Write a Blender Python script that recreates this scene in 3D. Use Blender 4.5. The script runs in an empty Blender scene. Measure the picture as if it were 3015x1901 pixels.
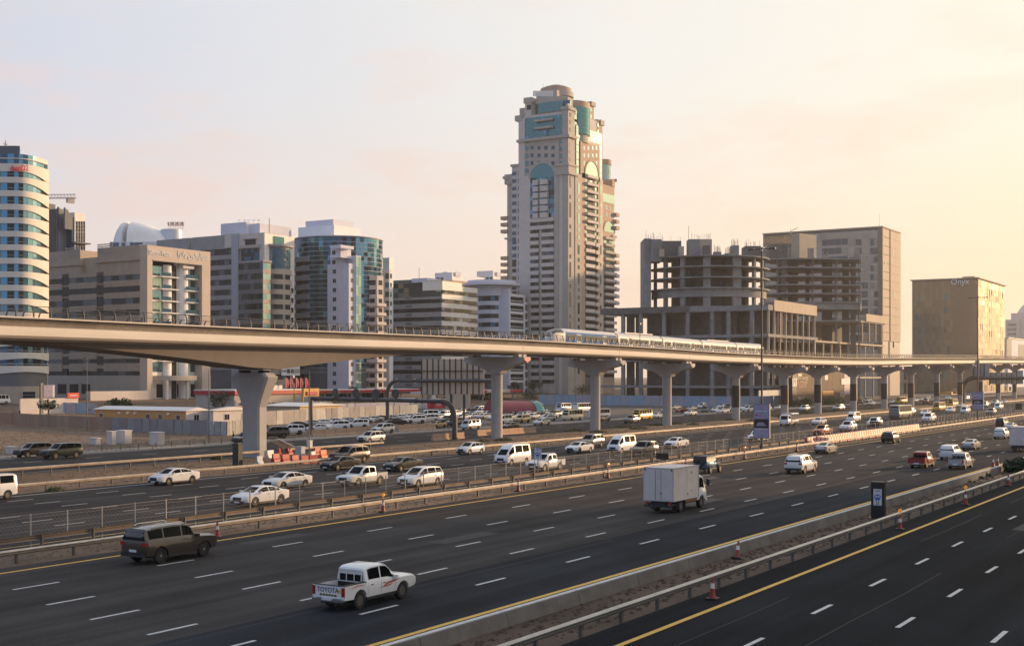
import bpy, bmesh, math, random
from mathutils import Matrix, Vector
R = math.radians
random.seed(7)
scn = bpy.context.scene
COL = scn.collection
# --- camera, sky, sun, exposure
TH = math.atan(2340 / 3750)
CT, ST = math.cos(TH), math.sin(TH)
FX, CX, HZ, CAMH = 3750.0, 1507.5, 1107.0, 10.2
cam_d = bpy.data.cameras.new('camera')
cam = bpy.data.objects.new('camera', cam_d)
COL.objects.link(cam)
scn.camera = cam
cam.location = (0, 0, CAMH)
cam.rotation_euler = (R(90), 0, TH - R(90))
cam_d.sensor_width = 36
cam_d.lens = FX / 3015 * 36
cam_d.shift_y = (HZ - 950.5) / 3015
cam_d.clip_end = 12000
cam_d.clip_start = 0.5
SUN_AZ, SUN_EL = -25.0, 10.5           # degrees from the highway axis, above the horizon
sdir = Vector((math.cos(R(SUN_AZ)) * math.cos(R(SUN_EL)), math.sin(R(SUN_AZ)) * math.cos(R(SUN_EL)), math.sin(R(SUN_EL))))
wld = bpy.data.worlds.new('World')
scn.world = wld
wld.use_nodes = True
nt = wld.node_tree
nt.nodes.clear()
def wn(t, **k):
 n = nt.nodes.new(t)
 for a, b in k.items(): setattr(n, a, b)
 return n
def wl(a, b): nt.links.new(a, b)
out = wn('ShaderNodeOutputWorld')
bg = wn('ShaderNodeBackground')
sky = wn('ShaderNodeTexSky', sky_type='NISHITA', sun_disc=False)
sky.sun_elevation = R(SUN_EL)
sky.sun_rotation = R(90 - SUN_AZ)
sky.altitude = 0
sky.air_density, sky.dust_density, sky.ozone_density = 1.0, 4.0, 1.5
tc = wn('ShaderNodeTexCoord')
def vmath(op, a, b=None):
 n = wn('ShaderNodeVectorMath', operation=op)
 for i, x in enumerate((a, b)):
  if x is None: continue
  if isinstance(x, (tuple, list, Vector)): n.inputs[i].default_value = tuple(x)
  else: wl(x, n.inputs[i])
 return n
def wmath(op, a, b=0.0, c=None, clamp=False):
 n = wn('ShaderNodeMath', operation=op, use_clamp=clamp)
 for i, x in enumerate((a, b, c)):
  if x is None: continue
  if isinstance(x, (int, float)): n.inputs[i].default_value = x
  else: wl(x, n.inputs[i])
 return n.outputs[0]
def wramp(fac, pts):
 n = wn('ShaderNodeValToRGB')
 e = n.color_ramp.elements
 while len(e) < len(pts): e.new(0.5)
 for el, (p, c) in zip(e, pts):
  el.position = p; el.color = (*c, 1)
 wl(fac, n.inputs[0])
 return n.outputs[0]
def wmix(fac, a, b, mode='MIX'):
 n = wn('ShaderNodeMix', data_type='RGBA', blend_type=mode)
 for i, x in ((0, fac), (6, a), (7, b)):
  if isinstance(x, (int, float)): n.inputs[i].default_value = x
  elif isinstance(x, tuple): n.inputs[i].default_value = (*x, 1)
  else: wl(x, n.inputs[i])
 return n.outputs[2]
dirv = vmath('NORMALIZE', tc.outputs['Generated']).outputs[0]
sd = vmath('DOT_PRODUCT', dirv, sdir).outputs['Value']
sep = wn('ShaderNodeSeparateXYZ'); wl(dirv, sep.inputs[0])
el = sep.outputs[2]
ang = wmath('DIVIDE', wmath('ARCCOSINE', sd), math.pi)
high = wramp(ang, [(0.0, (1.0, .93, .74)), (.17, (.96, .90, .76)), (.28, (.90, .875, .82)), (.41, (.69, .715, .80)), (.58, (.40, .51, .74)), (1, (.33, .45, .68))])
low = wramp(ang, [(0.0, (1.0, .76, .42)), (.14, (.97, .74, .43)), (.21, (.98, .76, .52)), (.29, (.98, .77, .61)), (.40, (.94, .76, .67)), (.58, (.48, .54, .68)), (1, (.40, .48, .63))])
elr = wn('ShaderNodeMapRange', interpolation_type='SMOOTHSTEP'); wl(el, elr.inputs[0])
elr.inputs['From Min'].default_value = .02; elr.inputs['From Max'].default_value = .25
haze_col = wmix(elr.outputs[0], low, high)
mp = wn('ShaderNodeMapping'); wl(dirv, mp.inputs[0])
mp.inputs['Scale'].default_value = (5.0, 5.0, 17.0)
mp.inputs['Rotation'].default_value = (R(9), R(-9), 0)
mp.inputs['Location'].default_value = (3.1, 1.7, .4)
nz = wn('ShaderNodeTexNoise'); wl(mp.outputs[0], nz.inputs[0])
nz.inputs['Scale'].default_value = 1.25; nz.inputs['Detail'].default_value = 7; nz.inputs['Roughness'].default_value = .62
cl = wmath('MULTIPLY', wmath('SUBTRACT', nz.outputs[0], .50), 5.0, clamp=True)
band = wmath('MULTIPLY', cl, wramp(el, [(0.0, (.5, .5, .5)), (.05, (1, 1, 1)), (.19, (.8, .8, .8)), (.30, (.2, .2, .2)), (.5, (.12, .12, .12)), (1, (.1, .1, .1))]))
ccol = wramp(ang, [(0.0, (1.0, .93, .80)), (.2, (.95, .76, .60)), (.32, (.93, .68, .56)), (.42, (.90, .66, .58)), (.5, (.75, .68, .70)), (1, (.5, .52, .6))])
haze_col = wmix(wmath('MULTIPLY', band, .8), haze_col, ccol)
SKY_K = 0.10
nsk = vmath('SCALE', haze_col); nsk.inputs[3].default_value = 1.0 / SKY_K
both = wmix(.86, sky.outputs[0], nsk.outputs[0])
wl(both, bg.inputs[0])
bg.inputs[1].default_value = SKY_K
wl(bg.outputs[0], out.inputs[0])
sun_d = bpy.data.lights.new('sun', 'SUN')
sun = bpy.data.objects.new('sun', sun_d)
COL.objects.link(sun)
sun.rotation_euler = sdir.to_track_quat('Z', 'Y').to_euler()
sun_d.energy = 5.0
sun_d.angle = R(1.0)
sun_d.color = (1.0, .63, .34)
vs = scn.view_settings
vs.view_transform = 'Standard'; vs.look = 'None'; vs.exposure = 0.2; vs.gamma = 1.0; vs.use_curve_mapping = False
scn.cycles.use_denoising = True
scn.cycles.max_bounces = 6
scn.cycles.volume_bounces = 0
# --- helpers
def P(x, y, z=0.0):
 """ground point (height z) that the photograph shows at column x, row y"""
 q = (CAMH - z) / (y - HZ)
 dx = x - CX
 return (FX * CT + dx * ST) * q, (FX * ST - dx * CT) * q
def S_at(x, t):
 dx = x - CX
 return t * (FX * CT + dx * ST) / (FX * ST - dx * CT)
def T_at(x, s):
 dx = x - CX
 return s * (FX * ST - dx * CT) / (FX * CT + dx * ST)
def Z_at(y, s, t):
 return CAMH - (y - HZ) / FX * (s * CT + t * ST)
def GZ(t):
 """the land rises gently behind the service road"""
 u = min(1, max(0, (t - 236) / 70.0))
 return 3.2 * u * u * (3 - 2 * u)
MATS = {}
def mat(name, rgb=(.5, .5, .5), rough=.6, metal=0.0, var=0.0, scale=.5, bump=0.0, spec=.5, emit=None, stretch=(1, 1, 1), space='world', coat=0.0, dark=None, detail=6, darkscale=None):
 """procedural surface: base colour, noise in value, optional stains (dark) and fine relief"""
 if name in MATS: return MATS[name]
 m = bpy.data.materials.new(name)
 m.use_nodes = True
 t = m.node_tree
 p = t.nodes['Principled BSDF']
 p.inputs['Base Color'].default_value = (*rgb, 1)
 p.inputs['Roughness'].default_value = rough
 p.inputs['Metallic'].default_value = metal
 p.inputs['Specular IOR Level'].default_value = spec
 p.inputs['Coat Weight'].default_value = coat
 if emit:
  p.inputs['Emission Color'].default_value = (*emit[0], 1)
  p.inputs['Emission Strength'].default_value = emit[1]
 if var or bump or dark:
  if space == 'world':
   g = t.nodes.new('ShaderNodeNewGeometry'); co = g.outputs['Position']
  else:
   g = t.nodes.new('ShaderNodeTexCoord'); co = g.outputs['Object']
  mp = t.nodes.new('ShaderNodeMapping'); mp.inputs['Scale'].default_value = stretch
  t.links.new(co, mp.inputs[0])
  n = t.nodes.new('ShaderNodeTexNoise'); n.inputs['Scale'].default_value = scale; n.inputs['Detail'].default_value = detail
  n.inputs['Roughness'].default_value = .65
  t.links.new(mp.outputs[0], n.inputs[0])
  mr = t.nodes.new('ShaderNodeMapRange')
  mr.inputs['From Min'].default_value = .3; mr.inputs['From Max'].default_value = .7
  mr.inputs['To Min'].default_value = 1 - var; mr.inputs['To Max'].default_value = 1 + var
  t.links.new(n.outputs[0], mr.inputs[0])
  vm = t.nodes.new('ShaderNodeVectorMath'); vm.operation = 'SCALE'
  vm.inputs[0].default_value = rgb
  t.links.new(mr.outputs[0], vm.inputs[3])
  colr = vm.outputs[0]
  if dark:
   n2 = t.nodes.new('ShaderNodeTexNoise'); n2.inputs['Scale'].default_value = darkscale or scale * .23; n2.inputs['Detail'].default_value = 4
   t.links.new(mp.outputs[0], n2.inputs[0])
   r2 = t.nodes.new('ShaderNodeMapRange'); r2.inputs['From Min'].default_value = .5; r2.inputs['From Max'].default_value = .68
   t.links.new(n2.outputs[0], r2.inputs[0])
   mx = t.nodes.new('ShaderNodeMix'); mx.data_type = 'RGBA'
   t.links.new(r2.outputs[0], mx.inputs[0]); t.links.new(colr, mx.inputs[6])
   mx.inputs[7].default_value = (*dark, 1)
   colr = mx.outputs[2]
  t.links.new(colr, p.inputs['Base Color'])
  if bump:
   b = t.nodes.new('ShaderNodeBump'); b.inputs['Strength'].default_value = bump; b.inputs['Distance'].default_value = .05
   n3 = t.nodes.new('ShaderNodeTexNoise'); n3.inputs['Scale'].default_value = scale * 9; n3.inputs['Detail'].default_value = 4
   t.links.new(mp.outputs[0], n3.inputs[0]); t.links.new(n3.outputs[0], b.inputs['Height'])
   t.links.new(b.outputs[0], p.inputs['Normal'])
 m.diffuse_color = (*rgb, 1)
 MATS[name] = m
 return m
class MB:
 """collects boxes, prisms and tubes; obj() links them as one mesh object"""
 def __init__(s): s.v = []; s.f = []; s.m = []
 def face(s, pts, mi=0):
  n = len(s.v); s.v += [tuple(p) for p in pts]; s.f.append(tuple(range(n, n + len(pts)))); s.m.append(mi); return s
 def box(s, x0, x1, y0, y1, z0, z1, mi=0):
  n = len(s.v)
  s.v += [(x0, y0, z0), (x1, y0, z0), (x1, y1, z0), (x0, y1, z0), (x0, y0, z1), (x1, y0, z1), (x1, y1, z1), (x0, y1, z1)]
  s.f += [(n, n + 3, n + 2, n + 1), (n + 4, n + 5, n + 6, n + 7), (n, n + 1, n + 5, n + 4), (n + 1, n + 2, n + 6, n + 5), (n + 2, n + 3, n + 7, n + 6), (n + 3, n, n + 4, n + 7)]
  s.m += [mi] * 6
  return s
 def cbox(s, c, d, mi=0):
  return s.box(c[0] - d[0] / 2, c[0] + d[0] / 2, c[1] - d[1] / 2, c[1] + d[1] / 2, c[2] - d[2] / 2, c[2] + d[2] / 2, mi)
 def prism(s, poly, z0, z1, mi=0, cap=True):
  """poly: ccw (x,y) outline, extruded in z"""
  n = len(s.v); k = len(poly)
  s.v += [(x, y, z0) for x, y in poly] + [(x, y, z1) for x, y in poly]
  for i in range(k):
   j = (i + 1) % k
   s.f.append((n + i, n + j, n + k + j, n + k + i)); s.m.append(mi)
  if cap:
   s.f.append(tuple(n + k + i for i in range(k))); s.f.append(tuple(n + k - 1 - i for i in range(k))); s.m += [mi, mi]
  return s
 def loft(s, rings, mi=0, cap=True, closed=True):
  n = len(s.v); k = len(rings[0])
  for r in rings: s.v += [tuple(p) for p in r]
  for a in range(len(rings) - 1):
   for i in range(k if closed else k - 1):
    j = (i + 1) % k
    s.f.append((n + a * k + i, n + a * k + j, n + (a + 1) * k + j, n + (a + 1) * k + i)); s.m.append(mi)
  if cap:
   e = n + (len(rings) - 1) * k
   s.f.append(tuple(n + k - 1 - i for i in range(k))); s.f.append(tuple(e + i for i in range(k))); s.m += [mi, mi]
  return s
 def tube(s, pts, r, n=8, mi=0, cap=True):
  """round bar through the points; r may be one radius or one per point"""
  pts = [Vector(p) for p in pts]
  rs = r if isinstance(r, (list, tuple)) else [r] * len(pts)
  rings = []
  up = None
  for i, p in enumerate(pts):
   d = (pts[min(i + 1, len(pts) - 1)] - pts[max(i - 1, 0)])
   if d.length < 1e-9: d = Vector((0, 0, 1))
   d.normalize()
   if up is None:
    up = Vector((0, 0, 1)) if abs(d.z) < .9 else Vector((1, 0, 0))
   a = d.cross(up); a.normalize(); b = a.cross(d); up = b
   rings.append([p + a * math.cos(2 * math.pi * q / n) * rs[i] + b * math.sin(2 * math.pi * q / n) * rs[i] for q in range(n)])
  rings = [list(reversed(q)) for q in rings]
  return s.loft(rings, mi, cap)
 def mesh(s, name, mats, smooth=None, fix=False):
  me = bpy.data.meshes.new(name)
  me.from_pydata(s.v, [], s.f)
  if not isinstance(mats, (list, tuple)): mats = [mats]
  for m in mats: me.materials.append(m)
  if len(mats) > 1: me.polygons.foreach_set('material_index', s.m)
  if fix:
   bm = bmesh.new(); bm.from_mesh(me); bmesh.ops.remove_doubles(bm, verts=bm.verts, dist=1e-4); bmesh.ops.recalc_face_normals(bm, faces=bm.faces); bm.to_mesh(me); bm.free()
  if smooth is not None:
   me.polygons.foreach_set('use_smooth', [True] * len(me.polygons))
   me.set_sharp_from_angle(angle=R(smooth))
  me.update()
  return me
 def obj(s, name, mats, parent=None, smooth=None, fix=False, **k):
  return put(name, s.mesh(name, mats, smooth, fix), parent, **k)
WM = {}
def put(name, data, parent=None, loc=(0, 0, 0), rz=0.0, label=None, cat=None, group=None, kind=None, M=None):
 """links an object; loc is a world position even when it has a parent (W keeps each world matrix)"""
 o = bpy.data.objects.new(name, data)
 COL.objects.link(o)
 w = M if M is not None else Matrix.Translation(loc) @ Matrix.Rotation(rz, 4, 'Z')
 o.matrix_basis = w
 if parent is not None:
  o.parent = parent
  o.matrix_parent_inverse = WM[parent.name].inverted()
 WM[o.name] = w
 tag(o, label, cat, group, kind)
 return o
def tag(o, label=None, cat=None, group=None, kind=None):
 if label: o['label'] = label
 if cat: o['category'] = cat
 if group: o['group'] = group
 if kind: o['kind'] = kind
 return o
def thing(name, label, cat, loc=(0, 0, 0), rz=0.0, group=None):
 return put(name, None, None, loc, rz, label, cat, group)
CHILD = {}
def kids(o):
 return [c for c in COL.objects if c.parent == o]
def text_mesh(txt, size, depth=.05, font=None, align='CENTER'):
 cu = bpy.data.curves.new('lettering', 'FONT')
 cu.body = txt; cu.size = size; cu.extrude = depth; cu.align_x = align; cu.align_y = 'CENTER'; cu.resolution_u = 3
 if font: cu.font = font
 ob = bpy.data.objects.new('lettering', cu)
 COL.objects.link(ob)
 dg = bpy.context.evaluated_depsgraph_get()
 me = bpy.data.meshes.new_from_object(ob.evaluated_get(dg))
 bpy.data.objects.remove(ob)
 bpy.data.curves.remove(cu)
 return me
def text(name, txt, size, material, parent, loc, rz=0.0, depth=.05, label=None, sx=1.0):
 """upright lettering that faces local -Y"""
 me = text_mesh(txt, size, depth)
 me.materials.clear(); me.materials.append(material)
 M = Matrix.Translation(loc) @ Matrix.Rotation(rz, 4, 'Z') @ Matrix.Rotation(R(90), 4, 'X') @ Matrix.Diagonal((sx, 1, 1, 1))
 return put(name, me, parent, M=M, label=label)
# --- materials
m_conc = mat('pale_concrete', (.46, .42, .37), .75, var=.14, scale=.35, bump=.15, stretch=(1, 1, .5), dark=(.36, .33, .30), darkscale=.12)
m_conc2 = mat('grey_concrete', (.33, .32, .31), .8, var=.18, scale=.4, bump=.2, dark=(.24, .23, .22))
m_galv = mat('weathered_steel_rail', (.46, .40, .34), .4, .7, var=.22, scale=.8)
m_post = mat('dark_steel_post', (.10, .095, .09), .6, .3, var=.2, scale=2)
m_white = mat('white_paint', (.72, .72, .72), .6, var=.12, scale=3)
m_mark = mat('white_road_paint', (.46, .47, .465), .6, var=.3, scale=5, detail=8)
m_yel = mat('yellow_road_paint', (.60, .34, .03), .6, var=.22, scale=4)
m_black = mat('black_plastic', (.015, .015, .016), .5)
m_dark = mat('dark_recess', (.02, .02, .022), .8)
m_steel = mat('dark_grey_steel', (.16, .16, .165), .5, .4, var=.2, scale=1.5)
m_red = mat('red_paint', (.55, .03, .03), .45, var=.1, scale=2)
m_orange = mat('orange_plastic', (.75, .16, .03), .45)
m_sand = mat('sandy_soil', (.15, .097, .058), .95, var=.3, scale=.5, bump=.6, dark=(.095, .06, .036), darkscale=.09)
# --- evening haze over the whole place
hz = bpy.data.materials.new('haze'); hz.use_nodes = True
hz.node_tree.nodes.clear()
ho = hz.node_tree.nodes.new('ShaderNodeOutputMaterial'); hv = hz.node_tree.nodes.new('ShaderNodeVolumePrincipled')
hv.inputs['Color'].default_value = (.95, .92, .88, 1); hv.inputs['Density'].default_value = .00012; hv.inputs['Anisotropy'].default_value = .45
hz.node_tree.links.new(hv.outputs[0], ho.inputs['Volume'])
# --- ground, roads, markings, rails
def asphalt(name, c1, c2, split=None, gap=.04):
 m = bpy.data.materials.new(name); m.use_nodes = True
 t = m.node_tree; p = t.nodes['Principled BSDF']
 N, L = t.nodes.new, t.links.new
 g = N('ShaderNodeNewGeometry'); s = N('ShaderNodeSeparateXYZ'); L(g.outputs[0], s.inputs[0])
 mp = N('ShaderNodeMapping'); L(g.outputs[0], mp.inputs[0]); mp.inputs['Scale'].default_value = (.02, .55, 1)
 n = N('ShaderNodeTexNoise'); n.inputs['Scale'].default_value = 1.0; n.inputs['Detail'].default_value = 6; L(mp.outputs[0], n.inputs[0])
 n2 = N('ShaderNodeTexNoise'); n2.inputs['Scale'].default_value = 14; n2.inputs['Detail'].default_value = 6; L(g.outputs[0], n2.inputs[0])
 n4 = N('ShaderNodeTexNoise'); n4.inputs['Scale'].default_value = .16; n4.inputs['Detail'].default_value = 6; L(g.outputs[0], n4.inputs[0])
 mx = N('ShaderNodeMix'); mx.data_type = 'RGBA'; mx.inputs[6].default_value = (*c1, 1); mx.inputs[7].default_value = (*c2, 1)
 if split is not None:
  w = N('ShaderNodeMath'); w.operation = 'MULTIPLY_ADD'; w.inputs[1].default_value = .5; L(n2.outputs[0], w.inputs[0]); L(s.outputs[1], w.inputs[2])
  c = N('ShaderNodeMath'); c.operation = 'GREATER_THAN'; c.inputs[1].default_value = split + .25; L(w.outputs[0], c.inputs[0]); L(c.outputs[0], mx.inputs[0])
 else:
  mx.inputs[0].default_value = 0
 def ramp(node, lo, hi, a=.3, b=.7):
  r = N('ShaderNodeMapRange'); r.inputs['From Min'].default_value = a; r.inputs['From Max'].default_value = b
  r.inputs['To Min'].default_value = lo; r.inputs['To Max'].default_value = hi; L(node.outputs[0], r.inputs[0]); return r.outputs[0]
 k1, k2, k3 = ramp(n, .68, 1.32), ramp(n2, .78, 1.22), ramp(n4, .82, 1.18)
 def mul(a, b):
  q = N('ShaderNodeMath'); q.operation = 'MULTIPLY'; L(a, q.inputs[0]); L(b, q.inputs[1]); return q.outputs[0]
 vm = N('ShaderNodeVectorMath'); vm.operation = 'SCALE'; L(mx.outputs[2], vm.inputs[0]); L(mul(mul(k1, k2), k3), vm.inputs[3])
 L(vm.outputs[0], p.inputs['Base Color'])
 p.inputs['Roughness'].default_value = .85
 p.inputs['Specular IOR Level'].default_value = .03
 b = N('ShaderNodeBump'); b.inputs['Strength'].default_value = .35; b.inputs['Distance'].default_value = .02
 n5 = N('ShaderNodeTexNoise'); n5.inputs['Scale'].default_value = 40; L(g.outputs[0], n5.inputs[0]); L(n5.outputs[0], b.inputs['Height']); L(b.outputs[0], p.inputs['Normal'])
 return m
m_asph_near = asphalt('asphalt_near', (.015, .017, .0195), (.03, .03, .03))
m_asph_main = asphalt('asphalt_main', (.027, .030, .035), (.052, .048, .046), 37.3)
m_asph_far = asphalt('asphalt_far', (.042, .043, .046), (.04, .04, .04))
mb = MB()
ts = [-900, -60, 160] + [236 + 7 * i for i in range(11)] + [420, 900, 2500, 4500]
ss = [-900, -200, 0, 300, 900, 3000, 5500]
for a in range(len(ts) - 1):
 for b in range(len(ss) - 1):
  mb.face([(ss[b], ts[a], GZ(ts[a])), (ss[b + 1], ts[a], GZ(ts[a])), (ss[b + 1], ts[a + 1], GZ(ts[a + 1])), (ss[b], ts[a + 1], GZ(ts[a + 1]))])
ground = mb.obj('ground', m_sand, kind='structure')
MB().box(-1000, 5600, -1000, 4600, -1.0, 172).obj('haze', hz, kind='stuff')
def sheet(name, t0, t1, z, m, s0=-60, s1=2600, parent=None, kind=None):
 mb = MB(); n = 24
 for i in range(n):
  a, b = s0 + (s1 - s0) * i / n, s0 + (s1 - s0) * (i + 1) / n
  mb.face([(a, t0, z), (b, t0, z), (b, t1, z), (a, t1, z)])
 return mb.obj(name, m, parent, kind=kind)
near_road = sheet('service_road', -14, 24.0, .010, m_asph_near, kind='structure')
main_road = sheet('highway', 28.1, 58.8, .010, m_asph_main, kind='structure')
opp_road = sheet('highway', 64.2, 94.6, .010, m_asph_far, kind='structure')
far_road = sheet('side_road', 113.6, 136.3, .010, m_asph_far, kind='structure')
m_park = mat('worn_asphalt', (.075, .07, .065), .9, var=.25, scale=.4, dark=(.055, .05, .046))
car_park = sheet('car_park', 141.5, 236, .008, m_park, 186, 1400, kind='structure')
verge = sheet('verge', 136.4, 141.4, .05, mat('pale_gravel', (.26, .22, .18), .95, var=.3, scale=1.5, bump=.4), 60, 1400, kind='structure')
def edge_line(road, t, w, m, s0=-20, s1=1500, nm='edge_line'): return sheet(nm, t - w / 2, t + w / 2, .02, m, s0, s1, road)
edge_line(near_road, 22.1, .27, m_yel)
edge_line(main_road, 30.05, .30, m_yel); edge_line(main_road, 57.25, .28, m_yel)
edge_line(opp_road, 65.4, .24, m_yel); edge_line(opp_road, 93.0, .22, m_mark)
edge_line(far_road, 114.6, .2, m_mark); edge_line(far_road, 135.6, .25, m_mark)
m_tar = mat('tar_seam', (.012, .012, .013), .8, var=.2, scale=2)
m_patch = mat('asphalt_patch', (.026, .027, .029), .9, var=.2, scale=3)
rs = random.Random(5)
for road, ts_, a, b in ((main_road, (36.6, 37.3, 41.0, 45.5, 50.1, 54.6), 28, 420), (opp_road, (70.6, 77.6, 84.5), 70, 420), (near_road, (16.0, 20.2), 24, 260)):
 for t in ts_:
  s = a
  while s < b:
   l = rs.uniform(14, 60); mb = MB(); n = 6; w = rs.uniform(.03, .07); j = [rs.uniform(-.08, .08) for _ in range(n + 1)]
   for i in range(n): mb.face([(s + l * i / n, t + j[i], .0145), (s + l * (i + 1) / n, t + j[i + 1], .0145), (s + l * (i + 1) / n, t + j[i + 1] + w, .0145), (s + l * i / n, t + j[i] + w, .0145)])
   mb.obj('tar_seam', m_tar, road); s += l + rs.uniform(2, 25)
 for _ in range(5):
  s, t, l, w = rs.uniform(a, a + 150), rs.choice(ts_) + rs.uniform(-1.2, .6), rs.uniform(2, 11), rs.uniform(.7, 1.7)
  MB().face([(s, t, .0135), (s + l, t, .0135), (s + l, t + w, .0135), (s, t + w, .0135)]).obj('road_patch', m_patch, road)
dash_me = {}
def dashes(road, t, s0, period, ln, w=.2, near=230, far=620):
 key = (ln, w)
 if key not in dash_me: dash_me[key] = MB().face([(0, -w / 2, 0), (ln, -w / 2, 0), (ln, w / 2, 0), (0, w / 2, 0)]).mesh('lane_dash', m_mark)
 mb = MB(); s = s0
 while s < far:
  if s < near: put('lane_dash', dash_me[key], road, (s, t + random.uniform(-.03, .03), .02))
  else: mb.face([(s, t - w / 2, .02), (s + ln, t - w / 2, .02), (s + ln, t + w / 2, .02), (s, t + w / 2, .02)])
  s += period
 if mb.f: mb.obj('lane_dashes', m_mark, road, kind='stuff')
for t, s0 in ((18.0, 44.8 - 17.1), (14.07, 52.1 - 17), (10.2, 51.1 - 17)): dashes(near_road, t, s0 - 8.5, 8.5, 2.6, .20, 160)
for t, s0 in ((34.4, 51.8), (38.8, 53.0), (43.2, 53.9), (47.7, 55.2), (52.4, 57.0)): dashes(main_road, t, s0 - 27, 9.0, 2.65, .2, 330)
for t in (68.8, 72.4, 75.85, 79.4, 82.9, 86.2, 89.6): dashes(opp_road, t, 66.1 - 26.8, 8.93, 2.5, .17, 300)
for t in (121.0, 128.5): dashes(far_road, t, 70, 9, 2.6, .18, 240)
sheet('median_soil', 24.0, 28.2, .006, mat('dark_median_soil', (.075, .047, .029), .95, var=.35, scale=.8, bump=.6, dark=(.045, .03, .02), darkscale=.2), kind='structure')
def scatter(name, m, pts, r0, r1, seed, flat=.6):
 rnd = random.Random(seed); mb = MB()
 for (x, y) in pts:
  r = rnd.uniform(r0, r1); n = 5; a0 = rnd.random() * 6
  base = [(x + r * rnd.uniform(.7, 1.2) * math.cos(a0 + 6.283 * i / n), y + r * rnd.uniform(.7, 1.2) * math.sin(a0 + 6.283 * i / n), GZ(y) - .01) for i in range(n)]
  top = (x + rnd.uniform(-.3, .3) * r, y + rnd.uniform(-.3, .3) * r, GZ(y) + r * flat)
  for i in range(n): mb.face([base[i], base[(i + 1) % n], top])
 return mb.obj(name, m, kind='stuff')
rnd = random.Random(3)
m_clod = mat('soil_clods', (.15, .098, .06), .95, var=.35, scale=2, bump=.5)
scatter('rubble', mat('dark_clods', (.06, .038, .024), .95, var=.4, scale=2), [(rnd.uniform(20, 170), rnd.uniform(24.6, 27.4)) for _ in range(2600)], .05, .22, 1, .55)
scatter('rubble', m_clod, [(rnd.uniform(36, 220), rnd.uniform(59.0, 64.0)) for _ in range(3000)], .05, .2, 2, .5)
scatter('rubble', m_clod, [(rnd.uniform(66, 260), rnd.uniform(95, 112)) for _ in range(3600)], .06, .26, 4, .5)
scatter('rubble', m_clod, [(rnd.uniform(100, 230), rnd.uniform(137, 205)) for _ in range(4200)], .06, .34, 5, .5)
def weeds(name, m, spots, seed, h=.5):
 """low scrub: many small blades in tufts"""
 rnd = random.Random(seed); mb = MB()
 for (x, y, r, n) in spots:
  for _ in range(n):
   a, q = rnd.random() * 6.283, r * math.sqrt(rnd.random())
   px, py = x + q * math.cos(a), y + q * math.sin(a) * .6
   hh = h * rnd.uniform(.3, 1) * (1.15 - q / r * .8); b = rnd.random() * 6.283; w = rnd.uniform(.05, .12)
   lx, ly = rnd.uniform(-.25, .25), rnd.uniform(-.25, .25)
   mb.face([(px - w * math.cos(b), py - w * math.sin(b), GZ(py)), (px + w * math.cos(b), py + w * math.sin(b), GZ(py)), (px + lx, py + ly, GZ(py) + hh)])
 return mb.obj(name, m, kind='stuff')
m_weed = mat('dry_weeds', (.075, .085, .03), .8, var=.4, scale=2)
m_weed2 = mat('green_weeds', (.05, .085, .02), .8, var=.4, scale=2)
spots = [(*P(2840, 1418), .9, 240), (*P(2875, 1408), 1.1, 330), (*P(2905, 1402), .8, 200), (*P(2975, 1385), 1.3, 500), (*P(3000, 1380), 1.5, 500)]
weeds('weeds', m_weed2, spots, 1, .55)
sp = []
rr = random.Random(11)
for x, y, r, n in ((1480, 1296, 2.2, 420), (1420, 1300, 1.5, 200), (1690, 1268, 3, 500), (1760, 1272, 2.2, 350), (1830, 1258, 3.0, 500), (1880, 1262, 2.6, 420), (1930, 1252, 2.5, 420), (1990, 1248, 2.4, 420), (2040, 1250, 2.0, 250), (2155, 1236, 2.4, 420), (2215, 1238, 2, 250), (2300, 1226, 2.6, 420), (2370, 1216, 2.6, 420), (2440, 1212, 2.6, 420), (2560, 1204, 2.6, 350), (640, 1352, 1.0, 250), (160, 1445, .8, 150), (2640, 1196, 3, 400), (2730, 1190, 3, 400)):
 sp.append((*P(x, y), r, n))
weeds('weeds', m_weed, sp, 2, .7)
def wbeam(name, label, t, s0, s1, step, near_side=-1, ph=0.0, m=None, group='steel crash barriers', double=False, segs=None, posts_to=None, h=.78):
 """W-profile crash barrier: corrugated beam in lengths, one post every few metres"""
 root = thing(name, label, 'crash barrier', (s0, t, 0), group=group)
 prof = [(.03, h - .31), (.0, h - .29), (-.02, h - .26), (-.09, h - .225), (-.09, h - .19), (-.02, h - .155), (-.02, h - .145), (-.09, h - .11), (-.09, h - .075), (-.02, h - .04), (.0, h - .01), (.03, h)]
 sides = (near_side, -near_side) if double else (near_side,)
 ln = step * 1.0
 for sd_ in sides:
  pts = [((-o if sd_ > 0 else o) + (.09 if sd_ > 0 else -.09), z) for o, z in prof]
  back = [(y + (.035 if sd_ < 0 else -.035), z) for y, z in reversed(pts)]
  ring = pts + back
  if sd_ > 0: ring = list(reversed(ring))
  me = MB().loft([[(0, y, z) for y, z in ring], [(ln - .012, y, z) for y, z in ring]]).mesh('rail_beam', m or m_galv)
  s = s0; k = 0; far = MB()
  while s < s1:
   if k < 140: put('rail_beam', me, root, (s, t, 0), rz=0)
   else: far.loft([[(s, t + y, z) for y, z in ring], [(s + ln, t + y, z) for y, z in ring]])
   s += ln; k += 1
  if far.f: far.obj('rail_beams', m or m_galv, root, kind='stuff')
 pm = MB().box(-.06, .06, -.07, .07, -.3, h - .02).box(-.05, .05, -.088, -.07, h - .28, h - .03).mesh('post', m_post)
 s = s0 + ph; k = 0
 while s < (posts_to or s1):
  if k < 150: put('post', pm, root, (s, t, 0))
  s += step; k += 1
 return root
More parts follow.
